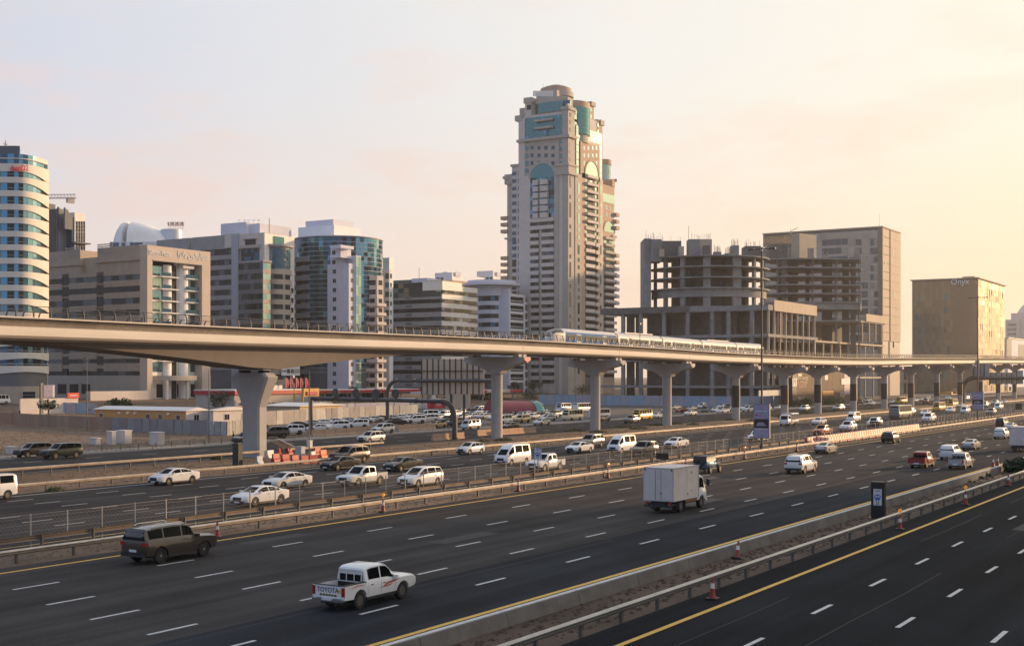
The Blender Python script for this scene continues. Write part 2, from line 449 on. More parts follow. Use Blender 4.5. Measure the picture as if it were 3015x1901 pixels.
wbeam('crash_barrier', 'grey steel crash barrier along the dark service road, nearest the camera', 24.1, 26, 420, 3.46, ph=.4, m=mat('grey_steel_rail', (.27, .28, .30), .35, .8, var=.15, scale=.8))
wbeam('crash_barrier', 'tan steel crash barrier in front of the chain-link fence, along the highway median', 59.7, 36, 640, 3.8, ph=1.0)
wbeam('crash_barrier', 'crash barrier with shade-darkened back behind the chain-link fence on the median', 64.0, 40, 640, 3.8, near_side=1, ph=2.0, m=mat('shade_dark_steel_rail', (.16, .13, .11), .6, .3, var=.25, scale=.8))  # rail colour darkened to carry the shade on its back
wbeam('crash_barrier', 'steel crash barrier between the oncoming lanes and the viaduct piers', 95.7, 66, 640, 3.7, ph=1.2)
wbeam('crash_barrier', 'short crash barrier with thick posts beside the two dark SUVs', 110.8, 76, 118, 3.5, ph=.5, h=.95)
wbeam('crash_barrier', 'short crash barrier behind the red and white water barriers', 113.0, 125, 146, 3.5, ph=.5)
wall = thing('parapet_wall', 'long low concrete wall with white top edge beside the yellow line', 'wall', (30, 27.8, 0))
wm = MB().loft([[(0, 27.55, -.1), (0, 28.1, -.1), (0, 28.05, .58), (0, 27.72, .58)], [(5.96, 27.55, -.1), (5.96, 28.1, -.1), (5.96, 28.05, .58), (5.96, 27.72, .58)]]).mesh('wall_panel', mat('sooty_concrete', (.125, .115, .105), .9, var=.25, scale=.7, bump=.3, dark=(.08, .074, .068), darkscale=.3))
cm = MB().box(0, 5.96, 27.82, 28.06, .582, .61).mesh('coping', mat('dull_white_paint', (.48, .48, .47), .6, var=.2, scale=4))
s = 20.0
while s < 420:
 w = put('wall_panel', wm, wall, (s, 0, 0)); put('coping', cm, w, (s, 0, 0)); s += 6.0
fence = thing('chain_link_fence', 'tall chain-link fence on grey posts along the highway median', 'fence', (40, 62.2, 0))
pm = MB().tube([(0, 0, -.2), (0, 0, 2.0)], .045, 6).mesh('post', mat('grey_fence_post', (.27, .27, .27), .5, .4))
s = 36.0; k = 0
while s < 520:
 put('post', pm, fence, (s, 64.9 - .25, 0), rz=random.random()); s += 2.66; k += 1
mesh_m = bpy.data.materials.new('chain_link'); mesh_m.use_nodes = True
t_ = mesh_m.node_tree; p_ = t_.nodes['Principled BSDF']; p_.inputs['Base Color'].default_value = (.25, .25, .25, 1); p_.inputs['Metallic'].default_value = .5
wires = MB()
for z in (.15, .55, .95, 1.35, 1.75, 1.95): wires.box(36, 520, 64.60, 64.606 + (.006 if z > 1.9 else 0), z, z + (.016 if z > 1.9 or z < .2 else .008))
wires.obj('wire', mesh_m, fence)
fine = MB()
q = 36.0
while q < 190:
 for d in (-1, 1):
  fine.face([(q, 64.603, .15), (q + .006, 64.603, .15), (q + .006 + d * 1.8, 64.603, 1.95), (q + d * 1.8, 64.603, 1.95)])
 q += .3
fine.obj('wire_mesh', mesh_m, fence, kind='stuff')
# --- metro viaduct, piers, train
VT = 112.5
ZP = [(0, 16.1), (78, 16.05), (113, 16.0), (167, 16.1), (219, 15.8), (265, 15.35), (351, 15.35), (418, 16.1), (600, 18.0), (1000, 20.0), (1800, 21)]
def ztop(s):
 for i in range(len(ZP) - 1):
  if s <= ZP[i + 1][0] or i == len(ZP) - 2:
   (x1, y1), (x2, y2) = ZP[i], ZP[i + 1]
   m1 = (y2 - ZP[max(i - 1, 0)][1]) / (x2 - ZP[max(i - 1, 0)][0] or 1)
   m2 = (ZP[min(i + 2, len(ZP) - 1)][1] - y1) / (ZP[min(i + 2, len(ZP) - 1)][0] - x1)
   h = x2 - x1; u = (s - x1) / h
   return (2 * u**3 - 3 * u**2 + 1) * y1 + (u**3 - 2 * u**2 + u) * h * m1 + (-2 * u**3 + 3 * u**2) * y2 + (u**3 - u**2) * h * m2
PIERS = [119.0, 175.6, 209.6, 241.0, 278.5, 311, 337, 369, 401, 433, 468, 504, 540, 575, 611, 647, 683, 720, 756, 792]
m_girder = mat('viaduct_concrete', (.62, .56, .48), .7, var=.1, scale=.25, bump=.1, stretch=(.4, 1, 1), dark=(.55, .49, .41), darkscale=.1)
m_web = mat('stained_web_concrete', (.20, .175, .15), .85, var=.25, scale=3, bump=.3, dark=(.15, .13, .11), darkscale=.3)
m_soffit = mat('shaded_soffit_concrete', (.19, .165, .145), .85, var=.12, scale=.4, bump=.1, dark=(.155, .135, .115), darkscale=.1)  # deck concrete with the shade under the viaduct put into its colour
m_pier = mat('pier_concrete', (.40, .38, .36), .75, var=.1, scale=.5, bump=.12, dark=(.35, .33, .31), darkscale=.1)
via = thing('metro_viaduct', 'pale concrete metro viaduct crossing the whole picture on tall piers', 'viaduct', (119, VT, 0))
half = [(5.25, 0.0), (5.25, -.14), (4.85, -.24), (4.62, -.55), (4.60, -.90), (4.99, -1.0), (5.05, -1.2), (5.03, -1.85), (4.75, -2.1), (3.3, -2.3)]
inner = [(4.85, 0.0), (4.45, -.25), (4.40, -1.25)]
def section(s, drop=0.0):
 z = ztop(s)
 left = [(-o, z + d) for o, d in half]
 bot = []
 if drop > .01:
  bot = [(-2.9, z - 2.3 - drop), (2.9, z - 2.3 - drop)]
 right = [(o, z + d) for o, d in reversed(half)]
 inn = [(o, z + d) for o, d in inner] + [(-o, z + d) for o, d in reversed(inner)]
 ring = left + (bot or [(-2.9, z - 2.31), (2.9, z - 2.31)]) + right + inn
 return [(s, VT + y, zz) for y, zz in ring]
def haunch(s):
 d = abs(s - 119) / 44.0
 return 2.75 * max(0, 1 - d) ** 1.7 + .05
joints = [20, 75.0] + PIERS[1:] + [830]
segs = [(20, 175.6)] + [(PIERS[i], PIERS[i + 1]) for i in range(1, len(PIERS) - 1)] + [(792, 900)]
for a, b in segs:
 n = max(4, int((b - a) / 5)); gap = .05
 rings = []
 for i in range(n + 1):
  s = a + gap + (b - a - 2 * gap) * i / n
  rings.append(section(s, haunch(s) if s < 172 else .02))
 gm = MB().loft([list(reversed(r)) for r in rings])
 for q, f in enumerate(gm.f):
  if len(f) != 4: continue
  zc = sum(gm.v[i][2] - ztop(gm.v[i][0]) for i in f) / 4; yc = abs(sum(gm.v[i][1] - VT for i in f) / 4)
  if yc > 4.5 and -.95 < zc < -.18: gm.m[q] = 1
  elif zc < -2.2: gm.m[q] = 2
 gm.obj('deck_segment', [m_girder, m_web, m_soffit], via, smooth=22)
m_rail = mat('railing_grey', (.07, .07, .075), .5, .4)
def post_me(sg):
 pts = [(0, 0, 0), (0, .02 * sg, .45), (0, .12 * sg, .85), (0, .38 * sg, 1.12)]
 return MB().loft([[(x - .05, y - .07, z), (x + .05, y - .07, z), (x + .05, y + .07, z), (x - .05, y + .07, z)] for x, y, z in pts]).mesh('railing_post', m_rail)
pm = {sg: post_me(sg) for sg in (1, -1)}
cnt = 0; far = MB()
s = 66.0
while s < 780:
 for sg, o in ((1, -4.95), (-1, 4.95)):
  if sg == 1 and cnt < 290 and s < 640:
   put('railing_post', pm[sg], via, (s, VT + o, ztop(s))); cnt += 1
  else:
   zt = ztop(s)
   n0 = len(far.v)
   for v in pm[sg].vertices: far.v.append((v.co.x + s, v.co.y + VT + o, v.co.z + zt))
   for p in pm[sg].polygons: far.f.append(tuple(n0 + i for i in p.vertices)); far.m.append(0)
 s += 2.05
far.obj('railing_posts', m_rail, via, kind='stuff')
for sg, o in ((1, -4.95), (-1, 4.95)):
 for y, z, r in ((.02, .45, .022), (.10, .80, .022), (.38, 1.12, .04)):
  MB().tube([(s, VT + o + sg * y, ztop(s) + z) for s in range(60, 800, 6)], r, 6).obj('handrail', m_rail, via)
m_track = mat('track_slab', (.2, .19, .18), .85, var=.2, scale=1)
MB().loft([[(s, VT - 4.40, ztop(s) - 1.25), (s, VT + 4.40, ztop(s) - 1.25), (s, VT + 4.40, ztop(s) - 1.05), (s, VT - 4.40, ztop(s) - 1.05)] for s in range(22, 900, 6)]).obj('track_slab', m_track, via)
for tr in (-2.2, 2.2):
 for d in (-.72, .72):
  MB().loft([[(s, VT + tr + d - .04, ztop(s) - 1.04), (s, VT + tr + d + .04, ztop(s) - 1.04), (s, VT + tr + d + .04, ztop(s) - .88), (s, VT + tr + d - .04, ztop(s) - .88)] for s in range(22, 900, 6)]).obj('track_rail', m_steel, via)
def ring_rect(cx, cy, hx, hy, z, ch=.25):
 c = min(ch, hx * .6, hy * .6)
 return [(cx - hx + c, cy - hy, z), (cx + hx - c, cy - hy, z), (cx + hx, cy - hy + c, z), (cx + hx, cy + hy - c, z), (cx + hx - c, cy + hy, z), (cx - hx + c, cy + hy, z), (cx - hx, cy + hy - c, z), (cx - hx, cy - hy + c, z)]
where = {1: 'carrying a red end panel, third post of the gas station side', }
plab = ['thick flared concrete pier beside the red and white water barriers', 'round concrete pier with a red panel on its head end, beside the big sign frame',
  'concrete pier standing between the cream minibus and the white bus', 'concrete pier standing right of the yellow minibus', 'concrete pier with black wrap beside the row of silver cars',
  'concrete pier with dark red wrap left of the brown hoarding', 'concrete pier with black wrap between the brown hoarding and the yellow banner', 'concrete pier with black wrap right of the payment logo hoarding',
  'concrete pier with dark wrap left of the grey coach', 'concrete pier with dark wrap behind the grey coach', 'concrete pier with dark wrap left of the yellow school buses', 'concrete pier beside the curved foot of the far sign gantry']
m_wrap = [mat('black_wrap', (.018, .016, .016), .5, var=.3, scale=.5), mat('maroon_wrap', (.06, .012, .014), .5, var=.3, scale=.5)]
for i, s in enumerate(PIERS):
 lab = plab[i] if i < len(plab) else ''
 if i >= len(plab): lab = 'small far viaduct pier half hidden behind the far sign gantry and traffic'
 root = thing('viaduct_pier', lab, 'pier', (s, VT, 0), group='viaduct piers' if i < len(plab) else 'far viaduct piers')
 zt = ztop(s)
 if i == 0:
  zt0 = zt - 2.3 - 2.75
  rg = [ring_rect(s, VT, .85, 1.45, -.6, .22), ring_rect(s, VT, .85, 1.45, 6.3, .22), ring_rect(s, VT, .95, 1.9, 7.5, .25), ring_rect(s, VT, 1.15, 2.95, 9.6, .3), ring_rect(s, VT, 1.2, 3.15, 10.05, .3)]
  MB().loft(rg).obj('shaft', m_pier, root, smooth=20)
  MB().loft([ring_rect(s, VT, 1.2, 3.15, 10.051, .3), ring_rect(s, VT, 1.05, 2.45, zt0 - .35, .3)]).obj('pier_head', m_pier, root, smooth=20)
  for d in (-1.6, 1.6): MB().cbox((s, VT + d, zt0 - .18), (1.1, .9, .34)).obj('bearing', m_dark, root)
  continue
 zb = zt - 2.34 - .42
 k = 12
 def oct_(r, z): return [(s + r * math.cos(6.2832 * q / k + .26), VT + r * math.sin(6.2832 * q / k + .26), z) for q in range(k)]
 MB().loft([oct_(.95, -.6), oct_(.95, zb - 3.0), oct_(1.05, zb - 2.35)]).obj('shaft', m_pier, root, smooth=40)
 pts = [(-5.75, zb), (-5.75, zb - .62), (-5.2, zb - 1.0), (-2.9, zb - 1.55), (-1.55, zb - 2.2), (-1.2, zb - 2.7), (1.2, zb - 2.7), (1.55, zb - 2.2), (2.9, zb - 1.55), (5.2, zb - 1.0), (5.75, zb - .62), (5.75, zb)]
 hm = MB()
 ringA = [(s - 1.05, VT + y, z) for y, z in pts]; ringB = [(s + 1.05, VT + y, z) for y, z in pts]
 hm.loft([ringA, ringB]); hm.obj('pier_head', m_pier, root, fix=True)
 for d in (-4.4, 4.4):
  for e in (-.75, .75): MB().cbox((s + e, VT + d, zb + .21), (.9, 1.1, .40)).obj('bearing', m_conc, root)
 pen = [(s - .98, zb - .1), (s - .98, zb - .5), (s, zb - .95), (s + .98, zb - .5), (s + .98, zb - .1)]
 pe = MB(); y = VT - 5.75
 pe.loft([[(x, y + .0, z) for x, z in pen], [(x, y - .12, z) for x, z in pen]])
 pe.obj('end_panel', m_conc, root, fix=True)
 if i == 1:
  pen2 = [(s + (x - s) * .86, zb - .5 + (z - zb + .5) * .82) for x, z in pen]
  MB().loft([[(x, y - .121, z) for x, z in pen2], [(x, y - .14, z) for x, z in pen2]]).obj('end_sign', mat('red_sign', (.62, .06, .05), .5), root, fix=True)
 if i >= 4:
  MB().loft([oct_(1.0, 3.0), oct_(1.0, 7.9 if i > 4 else 8.0)]).obj('banner_wrap', m_wrap[1 if i in (5, 9) else 0], root, smooth=40)
# --- train
m_trw = mat('train_silver', (.55, .55, .54), .55, spec=.3)
m_trb = mat('train_blue', (.04, .15, .36), .7, spec=.1)
m_trg = mat('train_window', (.02, .03, .045), .08, spec=.8)
m_trd = mat('train_dark', (.03, .03, .032), .6)
TT = VT - 2.2
edges = [187.5, 211.8, 231.4, 250.9, 270.3, 287.0]
train = thing('metro_train', 'silver metro train with blue front car on the viaduct', 'train', (187.5, TT, ztop(230)))
def tr_sec(s, top, w, zb, bulge=.12):
 return [(s, TT - w * .9, zb), (s, TT - w - bulge * .5, zb + .9), (s, TT - w - bulge * .3, zb + 2.2), (s, TT - w * .93, top - .55), (s, TT - w * .62, top - .14), (s, TT - w * .3, top), (s, TT + w * .3, top), (s, TT + w * .62, top - .14), (s, TT + w * .93, top - .55), (s, TT + w + bulge * .3, zb + 2.2), (s, TT + w + bulge * .5, zb + .9), (s, TT + w * .9, zb)]
for ci in range(5):
 a, b = edges[ci] + .25, edges[ci + 1] - .25
 zb = ztop((a + b) / 2) - .55; top = zb + 3.05
 dz = lambda s: ztop(s) - ztop((a + b) / 2)
 body = MB()
 st = [a, b]
 if ci == 0:
  rings = []
  for q, (dx, tp, w) in enumerate(((0, 1.1, .75), (.35, 1.55, 1.0), (1.0, 2.15, 1.18), (2.2, 2.75, 1.28), (3.8, 3.0, 1.32), (5.2, 3.05, 1.33))):
   rings.append(tr_sec(a + dx, zb + tp + dz(a + dx), w, zb + dz(a + dx) + (.25 if q == 0 else 0)))
  rings.append(tr_sec(b, top + dz(b), 1.33, zb + dz(b)))
 else:
  rings = [tr_sec(a, top + dz(a), 1.33, zb + dz(a)), tr_sec(b, top + dz(b), 1.33, zb + dz(b))]
 car = body.loft([list(reversed(r)) for r in rings]).obj('carriage', m_trw, train, smooth=40)
 def panel(nm, s0, s1, z0, z1, m, off):
  w = 1.33
  def yy(zr):
   return TT - (w + .06 - .025 * (zr - .9) / 1.3 if zr < 2.2 else w + .036 - (.129) * (zr - 2.2) / .3) - off
  mb = MB(); n = max(1, int((s1 - s0) / 6))
  for q in range(n):
   u, v = s0 + (s1 - s0) * q / n, s0 + (s1 - s0) * (q + 1) / n
   mb.loft([[(u, yy(z0), zb + z0 + dz(u)), (u, yy(z1), zb + z1 + dz(u)), (u, yy(z1) + .05, zb + z1 + dz(u)), (u, yy(z0) + .05, zb + z0 + dz(u))], [(v, yy(z0), zb + z0 + dz(v)), (v, yy(z1), zb + z1 + dz(v)), (v, yy(z1) + .05, zb + z1 + dz(v)), (v, yy(z0) + .05, zb + z0 + dz(v))]])
  return mb.obj(nm, m, car)
 a2 = a + (4.4 if ci == 0 else .5)
 if ci == 0:
  panel('stripe', a2, b - .2, .25, 2.18, m_trb, .015); panel('stripe', a2, b - .2, 2.2, 2.44, m_trb, .015)
  for q in range(2):
   pass
  r1, r2, r3 = rings[1], rings[3], rings[4]
  gl = MB()
  fr = []
  for rr_ in (rings[1], rings[2], rings[3], rings[4]):
   fr.append([(p[0] - .03, p[1] - .03, p[2] + .03) for p in rr_[2:10]])
  gl.loft(fr, cap=False, closed=False); gl.obj('front_window', m_trg, car, smooth=60)
 else:
  panel('stripe', a2, b - .2, .78, .95, m_trb, .012)
 L = b - a2
 for q in range(6):
  s0 = a2 + .2 + L * q / 6
  if q in (1, 4):
   d0 = panel('door', s0 + .5, s0 + 2.1, .25, 2.15, m_trw, .03)
   panel('window', s0 + .62, s0 + 1.22, 1.0, 2.05, m_trg, .05); panel('window', s0 + 1.38, s0 + 1.98, 1.0, 2.05, m_trg, .05)
   panel('window', s0 + 2.3, s0 + L / 6 - .1, 1.15, 2.0, m_trg, .035)
  else:
   panel('window', s0 + .1, s0 + L / 6 - .15, 1.15, 2.0, m_trg, .035)
 MB().box(a + 4, b - 3, TT - .7, TT + .7, top + .0, top + .22).obj('roof_unit', m_trw, car) if ci % 2 else None
 if ci < 4: MB().box(b, b + .5, TT - 1.1, TT + 1.1, zb + .2, top - .25).obj('gangway', m_trd, train)
mast = thing('mast', 'thin signal mast standing on the viaduct beside the train', 'mast', (219, VT - 4.6, ztop(219)))
MB().tube([(219, VT - 4.6, ztop(219) - .2), (219, VT - 4.6, ztop(219) + 4.4)], .07, 6).box(218.8, 219.2, VT - 4.8, VT - 4.4, ztop(219) + 4.2, ztop(219) + 4.55).obj('mast_pole', m_steel, mast)
# --- building kit
def gl(name, rgb, metal=.0, rough=.07, spec=.6): return mat(name, rgb, rough, metal, spec=spec)
g_dark = gl('dark_window_glass', (.010, .013, .017), 0, .06, .3)
g_blue = gl('blue_reflective_glass', (.10, .27, .40), .7, .04)
g_deep = gl('deep_blue_glass', (.028, .085, .14), .7, .04)
g_teal = gl('teal_reflective_glass', (.07, .20, .215), .75, .04)
g_pale = gl('pale_and_sunlit_glass', (.30, .44, .39), .7, .04)  # pale glass; on the arched tower's front it carries the teal's sunlit tone
g_sky = gl('light_blue_glass', (.17, .33, .40), .7, .04)
g_bronze = gl('bronze_glass', (.34, .30, .235), .55, .13)
g_bron2 = gl('dark_bronze_glass', (.27, .245, .20), .55, .12)
g_grey = gl('grey_glass', (.07, .085, .10), .5, .08)
w_beige = mat('beige_cladding', (.40, .33, .26), .75, var=.12, scale=.6, bump=.05)
w_tan = mat('tan_render', (.43, .36, .28), .8, var=.10, scale=.3)
w_rose = mat('rose_tan_render', (.52, .44, .37), .8, var=.06, scale=.3)
w_cream = mat('cream_render', (.66, .62, .55), .8, var=.07, scale=.3)
w_ivory = mat('ivory_panel', (.77, .735, .67), .6, var=.06, scale=.5)
w_white = mat('white_render', (.74, .74, .74), .75, var=.06, scale=.4)
w_lilac = mat('cool_white_render', (.60, .61, .68), .8, var=.06, scale=.4)
w_grey = mat('grey_cladding', (.27, .27, .28), .7, var=.12, scale=.4)
w_dgrey = mat('dark_grey_cladding', (.12, .125, .135), .6, var=.15, scale=.4)
w_brick = mat('terracotta_cladding', (.42, .305, .22), .8, var=.10, scale=.4)
w_mush = mat('mushroom_stone', (.40, .365, .32), .8, var=.1, scale=.4)
w_pink = mat('pink_grey_stone', (.54, .49, .455), .8, var=.08, scale=.4)
w_frame = mat('window_frame_white', (.55, .55, .54), .5)
w_dframe = mat('window_frame_dark', (.06, .06, .065), .5)
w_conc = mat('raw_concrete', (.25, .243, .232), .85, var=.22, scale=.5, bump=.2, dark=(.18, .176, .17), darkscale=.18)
w_concd = mat('shade_dark_concrete', (.13, .124, .117), .9, var=.25, scale=.5, bump=.2)  # raw concrete darkened to stand in for shade inside the open floors
PIECES = {}
def piece(nm, w, h, d, m, bev=False):
 """box piece: x centred, y from 0 inward to d, z centred"""
 key = (nm, round(w, 2), round(h, 2), round(d, 2), m.name)
 if key not in PIECES: PIECES[key] = MB().box(-w / 2, w / 2, 0, d, -h / 2, h / 2).mesh(nm, m)
 return PIECES[key]
def window_me(w, h, d, fm, gm, nv=1, nh=0):
 """framed window: border bars, bars between panes, glass set back"""
 key = ('win', round(w, 2), round(h, 2), fm.name, gm.name, nv, nh)
 if key not in PIECES:
  f = min(.09, w * .08); mb = MB()
  mb.box(-w / 2, w / 2, 0, d, h / 2 - f, h / 2).box(-w / 2, w / 2, 0, d, -h / 2, -h / 2 + f)
  mb.box(-w / 2, -w / 2 + f, 0, d, -h / 2 + f, h / 2 - f).box(w / 2 - f, w / 2, 0, d, -h / 2 + f, h / 2 - f)
  for i in range(nv):
   x = -w / 2 + w * (i + 1) / (nv + 1); mb.box(x - f / 3, x + f / 3, .01, d, -h / 2 + f, h / 2 - f)
  for i in range(nh):
   z = -h / 2 + h * (i + 1) / (nh + 1); mb.box(-w / 2 + f, w / 2 - f, .01, d, z - f / 3, z + f / 3)
  mb.box(-w / 2 + f, w / 2 - f, .035, d, -h / 2 + f, h / 2 - f, 1)
  PIECES[key] = mb.mesh('window', [fm, gm])
 return PIECES[key]
FRONT, SIDE, BACKS = 0.0, R(-90), R(90)
class Bld:
 """a building with one corner towards the camera: 'F' = face along the highway at t0, 'S' = face across it at s0"""
 def __init__(b, name, label, cat, xc, t0, yb=None, group=None):
  b.xc, b.t0 = xc, t0
  b.s0 = S_at(xc, t0)
  b.base = GZ(t0)
  b.root = thing(name, label, cat, (b.s0, t0, b.base), group=group)
  b.rnd = random.Random(int(xc * 7 + t0))
  b.np = 0
 def S(b, x, t=None): return S_at(x, b.t0 if t is None else t)
 def T(b, x, s=None): return T_at(x, b.s0 if s is None else s)
 def z(b, y): return Z_at(y, b.s0, b.t0)
 def zF(b, x, y): return Z_at(y, b.S(x), b.t0)
 def zS(b, x, y): return Z_at(y, b.s0, b.T(x))
 def box(b, nm, s0, s1, t0, t1, z0, z1, m, parent=None):
  return MB().box(s0, s1, t0, t1, z0, z1).obj(nm, m, parent or b.root)
 def F(b, nm, me, s, z, off=0.0, t=None, parent=None, tilt=0.0):
  """piece on the front face, off metres proud"""
  M = Matrix.Translation((s, (b.t0 if t is None else t) - off, z))
  if tilt: M = M @ Matrix.Rotation(b.rnd.gauss(0, tilt), 4, 'Z') @ Matrix.Rotation(b.rnd.gauss(0, tilt), 4, 'X')
  return put(nm, me, parent or b.root, M=M)
 def Sd(b, nm, me, t, z, off=0.0, s=None, parent=None, tilt=0.0):
  M = Matrix.Translation(((b.s0 if s is None else s) - off, t, z)) @ Matrix.Rotation(SIDE, 4, 'Z')
  if tilt: M = M @ Matrix.Rotation(b.rnd.gauss(0, tilt), 4, 'Z') @ Matrix.Rotation(b.rnd.gauss(0, tilt), 4, 'X')
  return put(nm, me, parent or b.root, M=M)
 def panes(b, face, u0, u1, z0, z1, nu, nz, ms, off=.02, gap=.05, tilt=R(.35), plane=None, nm='pane', d=.08, weights=None):
  """grid of separate panes, each very slightly out of true"""
  w, h = (u1 - u0) / nu, (z1 - z0) / nz
  if not isinstance(ms, (list, tuple)): ms = [ms]
  st = {}
  for i in range(nu):
   for j in range(nz):
    m = b.rnd.choices(ms, weights)[0]
    u, z = u0 + w * (i + .5), z0 + h * (j + .5)
    if b.np < 300:
     me = piece(nm, w - gap, h - gap, d, m)
     if face == 'F': b.F(nm, me, u, z, off, plane, tilt=tilt)
     else: b.Sd(nm, me, u, z, off, plane, tilt=tilt)
     b.np += 1
    else:
     mb = st.setdefault(m.name, (MB(), m))[0]
     a, c = (w - gap) / 2, (h - gap) / 2
     e = [b.rnd.gauss(0, tilt) * w for _ in range(2)]
     if face == 'F':
      y = (b.t0 if plane is None else plane) - off
      mb.face([(u - a, y - e[0], z - c), (u + a, y + e[0], z - c), (u + a, y + e[0] + e[1], z + c), (u - a, y - e[0] + e[1], z + c)])
     else:
      x = (b.s0 if plane is None else plane) - off
      mb.face([(x - e[0], u + a, z - c), (x + e[0], u - a, z - c), (x + e[0] + e[1], u - a, z + c), (x - e[0] + e[1], u + a, z + c)])
  for mb, m in st.values(): mb.obj(nm + 's', m, b.root, kind='stuff')
 def arc_band(b, nm, pts, z0, z1, th, m, parent=None, smooth=50):
  """curved wall strip along plan points (outer side to the right-hand of travel), th thick"""
  mb = MB(); rings = []
  for i, (x, y) in enumerate(pts):
   p, q = pts[max(0, i - 1)], pts[min(len(pts) - 1, i + 1)]
   dx, dy = q[0] - p[0], q[1] - p[1]; l = math.hypot(dx, dy); nx, ny = dy / l, -dx / l
   za, zb = (z0(i / (len(pts) - 1)) if callable(z0) else z0), (z1(i / (len(pts) - 1)) if callable(z1) else z1)
   rings.append([(x, y, za), (x - nx * th, y - ny * th, za), (x - nx * th, y - ny * th, zb), (x, y, zb)])
  return mb.loft([list(reversed(r)) for r in rings]).obj(nm, m, parent or b.root, smooth=smooth, fix=True)
def plan(x, Z):
 """plan point at column x and depth Z along the view axis"""
 X = (x - CX) * Z / FX
 return X * ST + Z * CT, -X * CT + Z * ST
def arc(c, r, a0, a1, n, ry=None):
 return [(c[0] + r * math.cos(a0 + (a1 - a0) * i / n), c[1] + (ry or r) * math.sin(a0 + (a1 - a0) * i / n)) for i in range(n + 1)]
VA = math.atan2(-ST, -CT)      # compass angle of the direction back towards the camera
# --- 1 curved hotel tower at the left edge
def hotel():
 Z0 = 340.0
 pts = [plan(x, Z0 + max(0, (x - 40) / 104.0) ** 2 * 11) for x in (-150, -110, -70, -40, -20, 0, 20, 40, 55, 70, 85, 100, 112, 124, 134, 144)]
 end = pts[-1]
 s0, t0 = pts[6]
 root = thing('hotel_tower', 'curved hotel tower with cream bands and red lettering at left edge', 'building', (s0, t0, GZ(t0)))
 class H(Bld):
  def __init__(b): b.root = root; b.rnd = random.Random(4); b.np = 0; b.s0 = s0; b.t0 = t0
 b = H()
 zz = lambda y: CAMH + (HZ - y) * Z0 / FX
 top = zz(470); base = GZ(t0)
 bx, by = end
 deep = []
 for i, p in enumerate(pts):
  q0, q1 = pts[max(0, i - 1)], pts[min(len(pts) - 1, i + 1)]; l = math.hypot(q1[0] - q0[0], q1[1] - q0[1])
  deep.append((p[0] - .5 * (q1[1] - q0[1]) / l, p[1] + .5 * (q1[0] - q0[0]) / l))
 back = [plan(141, Z0 + 34), plan(-150, Z0 + 34)]
 body = MB().prism(deep + back, base, zz(466) - .05).obj('core', w_dgrey, root, fix=True)
 n = len(pts) - 1
 ytops = [481 + 39.7 * k for k in range(16)]
 for k, yt in enumerate(ytops):
  zt = zz(yt); ht = 1.55 if k else 2.1
  low = k >= 11
  if low: f = lambda u, zt=zt: zt - 1.6 - (.55 * (1 - math.sin(min(1, max(0, (u - .3) / .7)) * math.pi)) if u > .3 else 0)
  else: f = lambda u, zt=zt, ht=ht: zt - ht - (max(0, (u - .62) / .38) ** 1.6) * 1.75
  b.arc_band('spandrel', pts, f, zt, .42, w_cream)
  if k < 15:
   zb2, zt2 = zz(yt + 39.7), zt - 1.2
   for i in range(5, n):
    p, q = deep[i], deep[i + 1]
    dx, dy = q[0] - p[0], q[1] - p[1]; l = math.hypot(dx, dy); a = math.atan2(dy, dx)
    m = (g_dark if i in (6, 8) else (g_dark if i >= n - 2 else g_sky if i > 8 else g_blue)) if not low else (g_deep if i % 3 else g_dark)
    me = piece('pane', l - .05, zt2 - zb2, .06, m)
    put('pane', me, root, M=Matrix.Translation(((p[0] + q[0]) / 2, (p[1] + q[1]) / 2, (zb2 + zt2) / 2)) @ Matrix.Rotation(a, 4, 'Z') @ Matrix.Translation((0, -.10, 0)) @ Matrix.Rotation(b.rnd.gauss(0, R(.5)), 4, 'X'))
    if i in (6, 8): put('transom', piece('transom', l - .1, .07, .05, w_frame), root, M=Matrix.Translation(((p[0] + q[0]) / 2, (p[1] + q[1]) / 2, zb2 + .75)) @ Matrix.Rotation(a, 4, 'Z') @ Matrix.Translation((0, -.17, 0)))
   if low:
    b.arc_band('sill_rail', pts, zb2 + .45, zb2 + .52, .1, w_white)
 for i in range(5, n):
  p, q = deep[i], deep[i + 1]
  dx, dy = q[0] - p[0], q[1] - p[1]; l = math.hypot(dx, dy); a = math.atan2(dy, dx)
  for z1_, z2_ in ((zz(481) + .1, zz(466)), (zz(464), zz(452))):
   m = w_cream if (i >= n - 3 and z2_ > zz(460)) else (g_sky if i > 9 else g_deep if i % 2 else g_blue)
   put('pane', piece('pane', l - .04, z2_ - z1_, .06, m), root, M=Matrix.Translation(((p[0] + q[0]) / 2, (p[1] + q[1]) / 2, (z1_ + z2_) / 2)) @ Matrix.Rotation(a, 4, 'Z') @ Matrix.Translation((0, -.10, 0)))
 MB().prism(deep + back, zz(466), zz(452)).obj('attic', w_dgrey, root, fix=True)
 b.arc_band('ledge', pts, zz(466) - .12, zz(464.5), .9, w_cream)
 MB().prism([(p[0] + .6, p[1] + .3) for p in pts[:9]] + [plan(53, Z0 + 20), plan(-150, Z0 + 20)], zz(452) + .01, zz(428)).obj('penthouse', g_grey, root, fix=True)
 pq = plan(16, Z0 + 4)
 MB().tube([(pq[0], pq[1], zz(428) - .5), (pq[0], pq[1], zz(407))], .12, 6).box(pq[0] - .5, pq[0] + .5, pq[1] - .2, pq[1] + .2, zz(418), zz(416)).obj('antenna', m_steel, root)
 for i in (8, 9, 10):
  pq = plan(18 + (i - 8) * 20, Z0 + 3)
  MB().tube([(pq[0], pq[1], zz(452)), (pq[0], pq[1], zz(434))], .06, 5).obj('roof_post', m_steel, root)
 pa, pb2 = plan(18, Z0 + 3), plan(62, Z0 + 3)
 MB().tube([(*pa, zz(436)), (*pb2, zz(437))], .06, 5).obj('roof_rail', m_steel, root)
